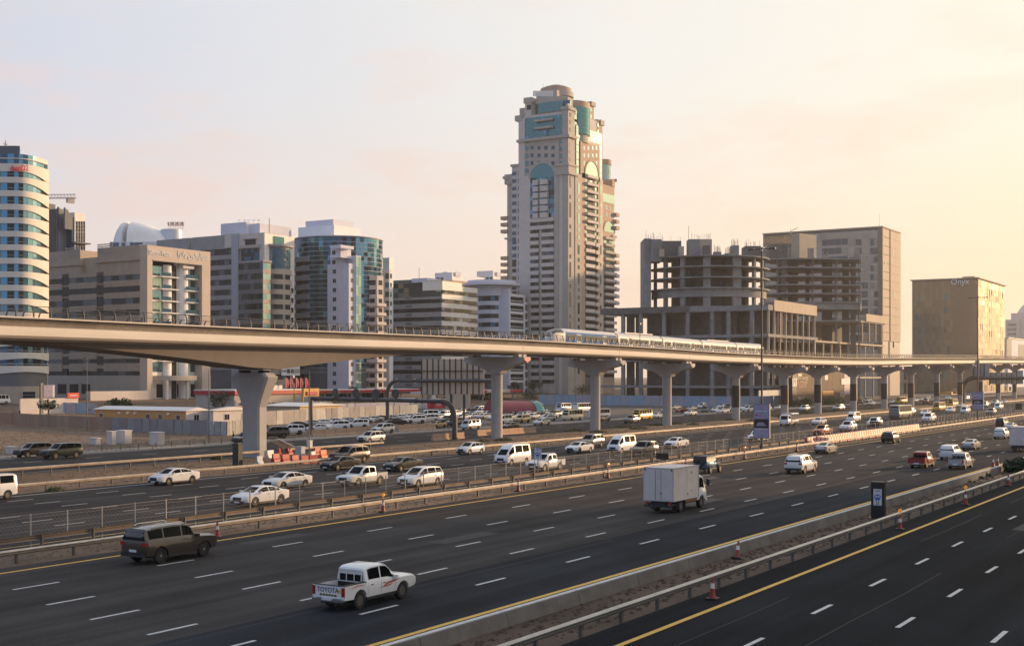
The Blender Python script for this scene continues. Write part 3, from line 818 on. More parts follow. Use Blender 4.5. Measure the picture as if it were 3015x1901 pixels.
 p, q = pts[6], pts[8]
 a = math.atan2(q[1] - p[1], q[0] - p[0])
 c = plan(57, Z0 - .25)
 text('lettering', 'dusitD2', 2.2, mat('red_letters', (.75, .03, .03), .4), root, (c[0], c[1], zz(496)), a, .15, label='red hotel name lettering', sx=.68)
 zb0 = zz(1138)
 b.arc_band('base_wall', pts, base - .5, zz(1137), .2, w_beige)
 c = plan(87, Z0 - .4 + 1)
 put('window', window_me(10 / 11.0 * 3.9, 1.9, .2, w_frame, g_dark, 0, 1), root, M=Matrix.Translation((c[0], c[1], zz(1162))) @ Matrix.Rotation(a, 4, 'Z') @ Matrix.Translation((0, -.5, 0)))
hotel()
# --- 2 dark finned tower behind it, with a crane jib
def finned():
 b = Bld('finned_tower', 'slate grey tower with roof fins and narrow windows behind the hotel', 'building', 216, 400)
 s1 = b.S(252); zt = b.zF(235, 627); t1 = b.T(146)
 b.box('wall', b.s0 + .6, s1, t0 := b.t0, b.t0 + 30, b.base - 1, zt, w_ivory)
 z2 = b.zS(190, 618)
 tm = b.T(199)
 b.box('dark_wing', b.s0 - 4, b.s0 + .55, tm + .2, t1 + 20, b.base - 1, z2, mat('slate_panel', (.15, .17, .20), .5, .2, var=.1, scale=.3))
 zr = b.zS(170, 606)
 for k in range(10):
  u = tm + .8 + (t1 - tm) * k / 10.0
  b.Sd('rib', piece('rib', .25, z2 - 12, .4, w_dgrey), u, (z2 + 12) / 2, 4.42)
 for x, y in ((198, 612), (217, 614)):
  tt = b.T(x); zz = b.zS(x, y)
  MB().loft([[(b.s0 - 4, tt, z2 - 8), (b.s0 - 4, tt + .8, z2 - 8), (b.s0 - .5, tt + .8, z2 - 8), (b.s0 - .5, tt, z2 - 8)], [(b.s0 - 4, tt, zz), (b.s0 - 4, tt + .8, zz), (b.s0 - .5, tt + .8, zz - 3), (b.s0 - .5, tt, zz - 3)]]).obj('fin', w_dgrey, b.root)
 b.box('roof_box', b.s0 - 4, b.s0 + .5, b.T(160), b.T(151), z2, b.zS(155, 602), w_dgrey)
 b.box('glass_strip', b.s0 - .5, b.s0 + .8, b.t0 + .3, b.T(200) , b.base, z2 - 3, g_deep)
 pitch = b.zF(235, 660) - b.zF(235, 691)
 for r in range(8):
  for i in range(4):
   x = 226 + i * 7.2
   if x > 250: continue
   if r == 0 or r == 1 or r > 1:
    b.F('window', window_me(1.05, 4.4, .25, w_frame, g_dark, 0, 2), b.S(x), b.zF(x, 668) - pitch * r, .05)
 for r in range(9):
  b.Sd('window', piece('window', 1.8, 3.2, .2, g_dark), b.T(152), z2 - 10 - r * 6, 4.12)
 b.F('canopy', piece('canopy', s1 - b.s0 + 1.5, .5, 2.0, w_dgrey), (s1 + b.s0) / 2 + .5, b.zF(235, 716), 1.6)
finned()
def crane():
 p0, p1 = plan(60, 520), plan(224, 500)
 z = CAMH + (HZ - 584) * 505 / FX
 root = thing('tower_crane', 'tower crane whose lattice jib sticks out behind the hotel tower', 'crane', (p0[0], p0[1], GZ(p0[1])))
 m = mat('crane_paint', (.42, .38, .33), .5, var=.1)
 mb = MB(); n = 18
 A = Vector((p0[0], p0[1], z + 2)); B = Vector((p1[0], p1[1], z - .6))
 for k in range(n):
  a, c = A.lerp(B, k / n), A.lerp(B, (k + 1) / n)
  up = Vector((0, 0, 1.5)); sd_ = Vector((.5, .5, 0))
  for o in (sd_, -sd_): mb.tube([a + o, c + o], .14, 5)
  mb.tube([a + up, c + up], .15, 5); mb.tube([a + up, c + sd_], .09, 4); mb.tube([a - sd_, a.lerp(c, .5) + up], .09, 4); mb.tube([a - sd_, c + sd_], .08, 4)
 mb.obj('jib', m, root)
 cw = A.lerp(B, .90); MB().cbox(cw + Vector((0, 0, -.9)), (3.2, 1.2, 2.0)).obj('counterweight', m_conc2, root)
 cw = A.lerp(B, .35); MB().cbox(cw + Vector((0, 0, .9)), (4, 1.6, 1.8)).obj('winch', m_steel, root)
 mm = MB()
 for dx in (-.9, .9):
  for dy in (-.9, .9): mm.tube([(p0[0] + dx, p0[1] + dy, GZ(p0[1])), (p0[0] + dx, p0[1] + dy, z + 4)], .15, 5)
 for k in range(30):
  zz = GZ(p0[1]) + (z) * k / 30; mm.tube([(p0[0] - .9, p0[1] - .9, zz), (p0[0] + .9, p0[1] - .9, zz + z / 30)], .09, 4)
 mm.obj('mast', m, root)
crane()
# --- 3 portal office (beige, with lettering)
def portal():
 b = Bld('portal_office', 'beige office with a tall portal frame, white lettering and round bays', 'building', 432, 300)
 s0, t0 = b.s0, b.t0
 s1 = b.S(617); base = b.base - .5
 zt = b.z(721)
 tl = b.T(146) + 12; tm = b.T(287); tk = b.T(236)
 D = 30.0
 z_roof = b.z(792)
 b.box('core', s0 + .5, s1 - 1, t0 + 3.9, tl, base, z_roof - .2, w_dgrey)
 yb = [(805, 821), (839, 856.5), (874, 892), (909, 926), (944, 961), (982, 998), (1019, 1033), (1055, 1068), (1092, 1105)]
 cuts = [(b.T(305), b.T(283)), (b.T(203), b.T(182))]
 zprev = z_roof
 for k, (ya, yc) in enumerate(yb):
  za, zc = b.z(ya), b.z(yc)
  segs = [(t0 + 3.1, cuts[0][0]), (cuts[0][1], cuts[1][0]), (cuts[1][1], tl)]
  for a, c in segs: b.box('spandrel', s0, s0 + .6, a, c, za, zprev, w_beige)
  for a, c in cuts: b.box('bay_spandrel', s0 + .25, s0 + .6, a, c, za + .9, zprev - .55, w_beige)
  for a, c in segs:
   nn = max(2, int((c - a) / 3.0)); w = (c - a) / nn
   for i in range(nn):
    m = b.rnd.choices([g_dark, g_grey, w_dframe], [6, 2, 1])[0]
    b.Sd('pane', piece('pane', w - .06, za - zc, .08, m), a + w * (i + .5), (za + zc) / 2, -.30, tilt=R(.3))
  for a, c in cuts:
   for i in range(3):
    w = (c - a) / 3
    b.Sd('pane', piece('pane', w - .06, za - zc + .9, .08, g_dark), a + w * (i + .5), (za + zc) / 2 + .2, -.36, tilt=R(.3))
  zprev = zc
 b.box('base_wall', s0 - .02, s0 + .6, t0 + 3.1, tl, base, zprev, w_mush)
 for x in (183, 218, 253):
  ta, tb = b.T(x + 13), b.T(x - 13)
  b.Sd('opening', piece('opening', abs(tb - ta), b.zS(x, 1130) - b.zS(x, 1159), .25, m_dark), (ta + tb) / 2, (b.zS(x, 1130) + b.zS(x, 1159)) / 2, .05)
 for x, y in ((190, 1096), (252, 1096)):
  b.Sd('window', window_me(2.3, 1.5, .2, w_dframe, g_dark, 1), b.T(x), b.zS(x, y), .1)
 b.box('roof_block', s0, s0 + 14, t0 + 3.1, tm, z_roof, b.zS(290, 730), w_beige)
 b.box('cornice', s0 - .5, s0 + 14, t0 + 3.1, tm + .3, b.z(764), b.z(760), w_tan)
 b.box('roof_block', s0 + 1.5, s0 + 12, tm, tk, z_roof, b.zS(260, 757), w_tan)
 b.box('roof_block', s0, s0 + 14, tk, tl, z_roof, b.zS(170, 741), w_beige)
 b.box('cornice', s0 - .4, s0 + 14, tk - .3, tl, b.zS(200, 783), b.zS(200, 780), w_tan)
 for k in range(5):
  for (a, c, zz) in ((tm - 7, tm - .05, b.zS(300, 747)), (tk + .05, tk + 7, b.zS(225, 756))):
   b.box('louvre', s0 - .12, s0, a, c, zz + .2 + k * .62, zz + .55 + k * .62, w_mush)
 za = b.z(757)
 sl, sr = b.S(447), b.S(593)
 b.box('portal_post', s0 - .05, sl, t0 - .3, t0 + 3.0, base, zt, w_rose)
 b.box('portal_post', sr, s1 + .05, t0 - .3, t0 + 3.0, base, zt, w_rose)
 b.box('portal_beam', sl, sr, t0 - .3, t0 + 3.0, b.zF(447, 764), zt, w_rose)
 for k in range(1, 9):
  zz = b.z(721 + k * 44); b.box('joint', s0 - .055, s0 - .05, t0 - .2, t0 + 2.9, zz, zz + .05, w_mush)
 b.box('portal_trim', sl - 0, sr, t0 - .42, t0 - .3, b.zF(447, 767), b.zF(447, 764), w_mush)
 text('lettering', 'Silicon Plaza', 2.3, w_white, b.root, (b.S(467), t0 - .36, b.zF(468, 746)), 0, .12, label='white Latin lettering on the portal', sx=.78)
 ar = '\ufe8d\u0632\ufefc\ufe91 \ufee5\ufeee\ufedc\ufef4\ufee0\ufef4\ufeb3'
 try:
  fnt = bpy.data.fonts.load(bpy.utils.system_resource('DATAFILES') + '/fonts/NotoSansArabic-VariableFont_wdth,wght.woff2') if False else None
 except Exception: fnt = None
 text('lettering', ar, 2.5, w_white, b.root, (b.S(566), t0 - .36, b.zF(566, 753)), 0, .12, label='white Arabic lettering on the portal')
 bt = t0 + 3.1
 b.box('back_wall', sl, sr, bt, bt + .75, base, b.zF(500, 768), w_ivory)
 def S2(x): return b.S(x, bt)
 ba = S2(478), S2(501); bc_ = S2(524), S2(550)
 fl = [778, 813, 849, 884, 919, 955, 990, 1026, 1061, 1096]
 for k in range(len(fl) - 1):
  za, zc = b.zF(500, fl[k]), b.zF(500, fl[k + 1])
  for (xa, xb, m) in ((449, 478, g_pale if k % 2 else g_sky), (560, 592, g_teal)):
   for i in range(3):
    w = (S2(xb) - S2(xa)) / 3
    b.F('pane', piece('pane', w - .06, za - zc - .7, .08, m), S2(xa) + w * (i + .5), (za + zc) / 2 - .2, .06, bt, tilt=R(.4))
  for (xa, xb, yo) in ((474, 524, 2.6), (545, 582, 2.4)):
   if k in (0,): continue
   bal = b.box('balcony', b.S(xa, bt - 2), b.S(xb, bt - 2), bt - yo, bt, za - .35, za - .05, w_white)
   b.box('parapet', b.S(xa, bt - 2), b.S(xa + 26, bt - 2) if xa < 500 else b.S(xb, bt - 2), bt - yo - .08, bt - yo, za + .0, za + 1.1, g_deep, bal)
 for (a, c), nmz in ((ba, 0), (bc_, 1)):
  cx, r = (a + c) / 2, (c - a) / 2
  seg = arc((cx, bt - .2), r, math.pi, 2 * math.pi, 10, ry=r * .8)
  MB().prism(seg, base, b.zF(500, 778 if nmz == 0 else 772)).obj('round_bay', w_white, b.root, smooth=40, fix=True)
 b.box('dark_slot', S2(505), S2(518), bt - .25, bt, base, b.zF(505, 778), m_dark)
 for y in (782, 786): b.box('bay_cap', bc_[0] - .4, bc_[1] + .4, bt - 2.8, bt - .2, b.zF(540, y) - .3, b.zF(540, y), w_white)
 zc = b.zF(500, 1117)
 cn = MB(); rr_ = arc(((sl + sr) / 2, t0 + 1.5), (sr - sl) * .42, math.pi, 2 * math.pi, 14, ry=5)
 cn.prism(rr_, zc - .3, zc + 1.2).obj('canopy', w_mush, b.root, smooth=40, fix=True)
 for x in (491, 551): MB().tube([(b.S(x, t0 - 2), t0 - 2, base), (b.S(x, t0 - 2), t0 - 2, zc - .3)], .5, 12).obj('column', w_cream, b.root, smooth=40)
 for x in (470, 510, 530, 570): b.F('entrance_door', piece('entrance_door', 2.6, 4.2, .2, g_dark), S2(x), base + 3.0, .05, bt)
 b.box('annex', b.S(617) + .1, b.S(660), t0 + 6, t0 + 22, base, b.zF(640, 1104), w_tan)
 b.box('low_wall', s0 - 22, s0 - .3, t0 - 1, t0 + 1.0, base, b.zF(400, 1150), w_pink)
portal()
# --- 4 white shell roof and drum behind it
def shell():
 c = plan(392, 640); zb = CAMH + (HZ - 722) * 640 / FX; px = 640 / FX
 root = thing('shell_roof_building', 'white split dome shell rising behind the beige portal office', 'building', (c[0], c[1], GZ(c[1])))
 right = Vector((ST, -CT, 0)); fwd = Vector((CT, ST, 0))
 def shell_half(x0, x1, ytop, m, power, flip):
  rings = []; n = 10
  for i in range(n + 1):
   u = i / n
   x = x0 + (x1 - x0) * u
   h = (722 - ytop) * (max(0.0, 1 - u ** power)) ** (1 / 2.0) + 0.4
   base_ = Vector((c[0], c[1], zb - 30 * 0)) + right * ((x - 392) * px)
   ring = []
   dep = (1 - .45 * u) * 12
   for k in range(9):
    a = math.pi * k / 8
    ring.append(tuple(base_ - fwd * (dep * math.cos(a)) + Vector((0, 0, h * px * math.sin(a) ** .8))))
   rings.append(ring)
  return MB().loft(rings, cap=True).obj('shell', m, root, smooth=50, fix=True)
 shell_half(379, 344, 654, w_white, 2.6, True)
 shell_half(393, 502, 654, w_white, 1.7, False)
 p = Vector((c[0], c[1], 0))
 mb = MB(); a = p + right * ((379 - 392) * px) - fwd * 3; d = p + right * ((392 - 392) * px) + fwd * 3
 mb.box(min(a.x, d.x), max(a.x, d.x), min(a.y, d.y), max(a.y, d.y), GZ(c[1]), zb + 40 * px); mb.obj('slot_wall', w_cream, root)
 bm_ = MB()
 q0, q1 = p + right * ((345 - 392) * px), p + right * ((520 - 392) * px)
 bm_.loft([[tuple(q0 - fwd * 12 + Vector((0, 0, GZ(c[1])))), tuple(q1 - fwd * 12 + Vector((0, 0, GZ(c[1])))), tuple(q1 + fwd * 12 + Vector((0, 0, GZ(c[1])))), tuple(q0 + fwd * 12 + Vector((0, 0, GZ(c[1]))))],
              [tuple(q0 - fwd * 12 + Vector((0, 0, zb + .5))), tuple(q1 - fwd * 12 + Vector((0, 0, zb + .5))), tuple(q1 + fwd * 12 + Vector((0, 0, zb + .5))), tuple(q0 + fwd * 12 + Vector((0, 0, zb + .5)))]]).obj('body', w_lilac, root, fix=True)
 for x0, x1 in ((346, 372), (379, 391), (404, 440)):
  for k in range(3):
   xx = x0 + (x1 - x0) * (k + .5) / 3; w = (x1 - x0) / 3 * px
   o = p + right * ((xx - 392) * px) - fwd * 12.1
   put('window', piece('window', w - .1, 2.0, .1, g_deep), root, M=Matrix.Translation((o.x, o.y, zb - .9)) @ Matrix.Rotation(math.atan2(right.y, right.x), 4, 'Z'))
 c2 = plan(505, 640)
 r2 = thing('drum_tower', 'pale blue drum with a red lattice roof sign behind the grey office', 'building', (c2[0], c2[1], GZ(c2[1])))
 zt = CAMH + (HZ - 677) * px
 MB().prism(arc(c2, 31 * px, 0, 6.2832 * 31 / 32, 31), GZ(c2[1]), zt).obj('drum', mat('pale_blue_cladding', (.50, .58, .66), .45, .1), r2, smooth=40, fix=True)
 m = mat('sign_red_frame', (.36, .16, .12), .6)
 sg = MB()
 rt = math.atan2(right.y, right.x)
 for k in range(7):
  o = Vector((*c2, zt)) + right * (-14 + k * 7 + 4) * px
  sg.tube([o, o + Vector((0, 0, 25 * px))], .09, 4)
  sg.tube([o, o + Vector((0, 0, 14 * px)) + fwd * 3], .07, 4)
  sg.tube([o + Vector((0, 0, 2)), o + right * 7 * px + Vector((0, 0, 4.2))], .07, 4)
  o2 = o + Vector((0, 0, 13 * px)) - fwd * .3
  for q in range(3):
   sg.tube([o2 + right * q * 2 * px, o2 + right * (q * 2 + (1 if k % 2 else -1)) * px + Vector((0, 0, 10 * px))], .16, 4)
  sg.tube([o2, o2 + right * 6 * px], .14, 4)
 sg.obj('sign_frame', m, r2)
shell()
# --- 5 grey office with round balcony bay
def grey_office():
 b = Bld('grey_office', 'grey office block with dark glass bays and stacked round balconies', 'building', 779, 316)
 s0, t0, base = b.s0, b.t0, b.base - .5
 s1 = b.S(867); zt = b.z(684)
 tA, tB, tC, tD = b.T(703), b.T(683), b.T(617), b.T(515)
 b.box('wall', s0 + .4, s1 - .3, t0 + .4, tA + 1, base, zt - .6, w_grey)
 pitch = (b.z(850) - b.z(879.3))
 for k in range(13):
  za = b.z(686 + 29.6 * k); zc = za - pitch
  if zc < base: break
  for (xa, xb) in ((779, 793), (853, 867)): b.F('stone_panel', piece('stone_panel', b.S(xb) - b.S(xa) - .05, pitch - .05, .45, w_ivory), (b.S(xa) + b.S(xb)) / 2, (za + zc) / 2, 0.0)
  if k < 1: b.F('stone_panel', piece('stone_panel', b.S(853) - b.S(793) - .05, pitch - .05, .45, w_ivory), (b.S(793) + b.S(853)) / 2, (za + zc) / 2, .0)
  if k >= 5:
   for x in (787, 860): b.F('window', window_me(1.3, 1.9, .2, w_dframe, g_dark, 0), b.S(x), (za + zc) / 2, .12)
 b.box('glazing', b.S(806), b.S(835), t0 - .3, t0, b.zF(820, 720), b.zF(820, 697), g_teal)
 a0, a1 = b.S(793), b.S(853); cx, r = (a0 + a1) / 2, (a1 - a0) / 2
 sag = lambda e: arc((cx, t0 + .5), r - e, math.pi + .12, 2 * math.pi - .12, 14, ry=3.6)
 MB().prism(sag(.8) + [(a1, t0 + 1), (a0, t0 + 1)], base, b.zF(820, 722)).obj('bay_core', w_grey, b.root, fix=True)
 b.arc_band('bay_cornice', arc((cx, t0 + .5), r + .6, math.pi + .05, 2 * math.pi - .05, 14, ry=4.6), b.zF(820, 728), b.zF(820, 722), 2.0, w_grey)
 for k in range(14):
  y = 733 + 29.3 * k
  za = b.zF(820, y)
  if za < base + 2: break
  if k < 2:
   pts = sag(.5)
   for i in range(1, 13):
    p, q = pts[i], pts[i + 1]; a = math.atan2(q[1] - p[1], q[0] - p[0]); l = math.hypot(q[0] - p[0], q[1] - p[1])
    for h in range(2): put('pane', piece('pane', l - .04, pitch / 2 - .1, .06, g_pale if i > 7 else g_deep), b.root, M=Matrix.Translation(((p[0] + q[0]) / 2, (p[1] + q[1]) / 2, za - pitch * (.25 + .5 * h))) @ Matrix.Rotation(a, 4, 'Z') @ Matrix.Rotation(b.rnd.gauss(0, R(.6)), 4, 'X'))
   continue
  b.arc_band('balcony', sag(-.35), za - pitch * .12 - 1.7, za - pitch * .12, .3, w_tan)
  for i in (2, 4, 7, 9, 11):
   pts = sag(.72); p, q = pts[i], pts[i + 1]; a = math.atan2(q[1] - p[1], q[0] - p[0])
   put('pane', piece('pane', 1.7, 1.75, .08, g_dark), b.root, M=Matrix.Translation(((p[0] + q[0]) / 2, (p[1] + q[1]) / 2, za - pitch * .12 - 2.6)) @ Matrix.Rotation(a, 4, 'Z'))
 b.box('parapet', s0 + .1, s0 + 8, t0 + .1, tA, b.z(720), zt, w_pink)
 b.box('side_pier', s0 - .1, s0 + .4, t0 + .1, b.T(765), base, b.z(720), w_pink)
 b.box('side_pier', s0 - .3, s0 + .4, tA, tB, base, b.zS(690, 690), mat('blue_grey_panel', (.33, .35, .40), .55, .2, var=.06))
 b.box('recess_window', s0 - .05, s0 + .2, b.T(752), b.T(722), b.zS(740, 721), b.zS(740, 705), g_dark)
 b.box('recess_hood', s0 - .9, s0 + .2, b.T(757), b.T(717), b.zS(740, 704.5), b.zS(740, 702.5), w_mush)
 b.box('cornice', s0 - 1.2, s0 + .3, b.T(768), b.T(707), b.zS(740, 731), b.zS(740, 722), w_mush)
 b.panes('S', b.T(766), b.T(709), b.zS(740, 776), b.zS(740, 733), 6, 4, [g_deep, g_dark], -.12)
 p0, p1 = b.T(774, s0 - 4), b.T(702, s0 - 4)
 zb2 = b.zS(740, 777)
 b.box('bay_core', s0 - 4, s0 + .2, p0, p1, base, zb2, w_dgrey)
 b.box('bay_cap', s0 - 4.4, s0 + .2, p0 - .4, p1 + .3, zb2, zb2 + .7, w_grey)
 for k in range(12):
  za = zb2 - pitch * k - .3
  if za - pitch < base: break
  for i in range(8):
   w = (p1 - p0) / 8
   b.Sd('pane', piece('pane', w - .06, pitch * .58, .06, g_dark if (i + k) % 5 else g_grey), p0 + w * (i + .5), za - pitch * .3, .02, s0 - 4, tilt=R(.4))
   b.Sd('spandrel_panel', piece('spandrel_panel', w - .06, pitch * .36, .06, w_dgrey), p0 + w * (i + .5), za - pitch * .8, .02, s0 - 4)
  for i in range(2):
   b.F('pane', piece('pane', 1.9, pitch * .6, .06, g_pale if (k + i) % 3 else g_sky), s0 - 3 + 2.0 * i, za - pitch * .32, .02, p0, tilt=R(.5))
   b.F('spandrel_panel', piece('spandrel_panel', 1.9, pitch * .36, .06, w_tan), s0 - 3 + 2.0 * i, za - pitch * .8, .02, p0)
 zw = b.zS(650, 731)
 b.box('wing', s0 + 1.2, s0 + 24, tB, tD + 20, base, zw, w_dgrey)
 b.box('wing_parapet', s0 + .6, s0 + 20, b.T(660), b.T(560), zw, b.zS(600, 696), w_grey)
 b.box('wing_parapet', s0 + .2, s0 + 12, tB - 4, b.T(660), zw, b.zS(670, 688), w_pink)
 b.box('wing_parapet', s0 + 2, s0 + 20, b.T(545), tD + 12, zw, b.zS(530, 700), w_grey)
 b.box('wing_cornice', s0 + .4, s0 + 1.6, tB, tD + 18, zw - .2, zw + .5, w_grey)
 for k in range(12):
  za = b.zS(650, 735 + 29.6 * k)
  if za - pitch < base: break
  b.box('wing_band', s0 + .8, s0 + 1.2, tB, tD + 18, za - pitch, za - pitch * .55, w_grey)
  for i in range(7):
   w = (tC + 6 - tB) / 7
   b.Sd('pane', piece('pane', w - .05, pitch * .5, .06, g_dark if (i * 3 + k) % 4 else g_grey), tB + w * (i + .5), za - pitch * .27, -1.1, tilt=R(.3))
 b.box('roof_plant', s0 + 5, s0 + 22, b.T(765, s0 + 5), b.T(689, s0 + 5), zt, Z_at(660, s0 + 5, b.T(730, s0 + 5)), w_lilac)
 b.box('roof_plant', s0 + 3, s0 + 14, b.T(725, s0 + 3), b.T(650, s0 + 3), zt, Z_at(655, s0 + 3, b.T(700, s0 + 3)), w_lilac)
 for x in (704, 720, 733, 748, 762):
  tt = b.T(x, s0 + 6); zz = Z_at(658, s0 + 6, tt)
  MB().tube([(s0 + 6, tt, zz - 1), (s0 + 6, tt, zz + 1.2)], .08, 5).loft([[(s0 + 6 + .7 * math.cos(q), tt + .7 * math.sin(q), zz + 1.3 + .3 * math.cos(q)) for q in [6.28 * j / 8 for j in range(8)]], [(s0 + 5.9 + .1 * math.cos(q), tt + .1 * math.sin(q), zz + .9) for q in [6.28 * j / 8 for j in range(8)]]]).obj('roof_dish', w_white, b.root, fix=True)
 tt = b.t0 + 3
 MB().tube([(b.S(811), tt, zt - .5), (b.S(811), tt, b.zF(811, 640))], .12, 6).obj('flagpole', m_steel, b.root)
 b.F('sign_board', piece('sign_board', b.S(857) - b.S(803), 3.2, .15, w_white), (b.S(803) + b.S(857)) / 2, b.zF(830, 1092), 4.3)
 text('lettering', 'medical', 1.0, mat('grey_letters', (.12, .12, .14), .5), b.root, (b.S(811), t0 - 4.5, b.zF(811, 1091)), 0, .05)
 for i, x in enumerate((824, 835, 845, 854)): b.F('sign_mark', piece('sign_mark', 1.5, 1.5, .06, (w_dframe, w_dgrey, w_mush, w_tan)[i]), b.S(x - 1), b.zF(830, 1092), 4.4)
grey_office()
# --- 6 blue round glass tower with white flats in front
def blue_round():
 Zc = 494; c = plan(997, Zc)
 root = thing('round_glass_tower', 'round blue glass tower with white balcony blocks in front', 'building', (c[0], c[1], GZ(c[1])))
 class B6(Bld):
  def __init__(b): b.root = root; b.rnd = random.Random(9); b.np = 0; b.s0, b.t0 = plan(1027, 470); b.base = GZ(b.t0)
 b = B6(); s0, t0, base = b.s0, b.t0, b.base - .5
 Rr = 130 * Zc / FX
 zt = CAMH + (HZ - 692) * (Zc - Rr) / FX
 MB().prism(arc(c, Rr - .25, 0, 6.2832 * 47 / 48, 47), base, zt - .4).obj('core', w_dgrey, root, fix=True)
 MB().prism(arc(c, Rr + .1, 0, 6.2832 * 47 / 48, 47), zt - .3, zt).obj('roof_edge', w_lilac, root, fix=True)
 pitch = 27.5 * (Zc - Rr) / FX
 nA = 34
 cols = [g_deep, g_blue, g_deep, g_teal, g_dark]
 colsel = [b.rnd.choices(cols, [5, 2, 4, 1, 4])[0] for _ in range(nA)]
 cnt = 0; st = {}
 for i in range(nA):
  a0 = VA - 1.75 + 3.5 * i / nA; a1 = VA - 1.75 + 3.5 * (i + 1) / nA
  p, q = (c[0] + Rr * math.cos(a0), c[1] + Rr * math.sin(a0)), (c[0] + Rr * math.cos(a1), c[1] + Rr * math.sin(a1))
  l = math.hypot(q[0] - p[0], q[1] - p[1]); a = math.atan2(q[1] - p[1], q[0] - p[0])
  u = i / nA
  m0 = g_sky if .80 < u < .9 else g_blue if .66 < u < .71 else colsel[i]
  for k in range(28):
   h = pitch / 2; z = zt - .6 - h * (k + .5)
   m = m0 if b.rnd.random() < .7 else b.rnd.choice([g_deep, g_dark, g_blue])
   me = piece('pane', l - .04, h - .16, .08, m)
   if cnt < 300 and k < 9:
    put('pane', me, root, M=Matrix.Translation(((p[0] + q[0]) / 2, (p[1] + q[1]) / 2, z)) @ Matrix.Rotation(a, 4, 'Z') @ Matrix.Translation((0, 0, 0)) @ Matrix.Rotation(b.rnd.gauss(0, R(.5)), 4, 'X') @ Matrix.Rotation(b.rnd.gauss(0, R(.4)), 4, 'Z')); cnt += 1
   else:
    mb = st.setdefault(m.name, (MB(), m))[0]; e = b.rnd.gauss(0, .02)
    mb.face([(p[0], p[1], z - h / 2 + .08), (q[0], q[1], z - h / 2 + .08), (q[0] + e, q[1] + e, z + h / 2 - .08), (p[0] + e, p[1] + e, z + h / 2 - .08)])
 for mb, m in st.values(): mb.obj('panes', m, root, kind='stuff')
 for k in range(1, 30):
  z = zt - .6 - pitch / 2 * k
  if z < base + 1: break
  MB().loft([[(x, y, z - .06) for x, y in arc(c, Rr + .08, VA - 1.8, VA + 1.8, 30)], [(x, y, z + .06) for x, y in arc(c, Rr + .08, VA - 1.8, VA + 1.8, 30)]], cap=False, closed=False).obj('floor_strip', w_lilac, root)
 pr = plan(970, Zc + 4); zr = CAMH + (HZ - 661) * (Zc) / FX
 MB().box(pr[0] - 8, pr[0] + 8, pr[1] - 9, pr[1] + 9, zt, zr - 1).obj('roof_box', w_white, root)
 MB().box(pr[0] - 6, pr[0] + 6, pr[1] - 7, pr[1] + 7, zr - .95, zr + 1.5).obj('roof_louvres', w_lilac, root)
 def block(xc, xl, xr, t0_, ytop, winF, winS, mF, mS, pit=27.5, nm='flat_block', start=10):
  s_ = S_at(xc, t0_); tl = T_at(xl, s_); sr = S_at(xr, t0_); z1 = Z_at(ytop, s_, t0_)
  o = MB().box(s_, sr, t0_, tl, base, z1).obj(nm, mS, root)
  pz = pit * (s_ * CT + t0_ * ST) / FX; k = 0
  z = z1 - start * (s_ * CT + t0_ * ST) / FX
  while z > base + 2:
   for x in winF: put('window', window_me(1.55, 1.75, .22, w_frame, g_dark, 1), root, M=Matrix.Translation((S_at(x, t0_), t0_ - .06, z)))
   for x in winS: put('window', window_me(1.7, 1.7, .22, w_frame, g_dark, 1), root, M=Matrix.Translation((s_ - .06, T_at(x, s_), z)) @ Matrix.Rotation(SIDE, 4, 'Z'))
   z -= pz; k += 1
  return s_, tl, sr, z1
 tf = t0
 block(1027, 964, 1047, tf, 775, (1037,), (985,), w_white, w_lilac, start=22)
 s2 = S_at(1003, tf + 4); z1 = Z_at(725, s2, tf + 4)
 MB().box(s2, s2 + 6, tf + 4, T_at(973, s2), base, z1).obj('flat_block', w_lilac, root)
 for y in (743, 771): put('window', window_me(1.7, 1.7, .22, w_frame, g_dark, 1), root, M=Matrix.Translation((s2 - .06, T_at(983, s2), Z_at(y, s2, tf + 5))) @ Matrix.Rotation(SIDE, 4, 'Z'))
 for y in (724, 752): MB().box(S_at(1003, tf + 1), S_at(1042, tf + 1), tf + 1, tf + 6, Z_at(y + 9, s2, tf + 4), Z_at(y, s2, tf + 4)).obj('balcony', w_lilac, root)
 sa, sb = S_at(1050, tf - 1), S_at(1066, tf - 1)
 MB().box(sa, sb, tf - .6, tf + 8, base, Z_at(752, sa, tf)).obj('stair_shaft', w_lilac, root)
 zt2 = Z_at(754, sa, tf); k = 0
 while zt2 - k * 3.6 > base + 4:
  for i in range(2): put('pane', piece('pane', (sb - sa) / 2 - .08, 3.4, .1, g_sky if (k + i) % 3 else g_pale), root, M=Matrix.Translation((sa + (sb - sa) * (.25 + .5 * i), tf - .68, zt2 - 1.8 - k * 3.6)) @ Matrix.Rotation(b.rnd.gauss(0, R(.7)), 4, 'X'))
  k += 1
 t3 = tf - 2
 s3, tl3, sr3, z3 = block(1110, 1078, 1129, t3, 811, (), (), w_pink, w_pink, nm='balcony_tower')
 pz = 27.5 * (s3 * CT + t3 * ST) / FX
 z = z3 - 2.6; k = 0
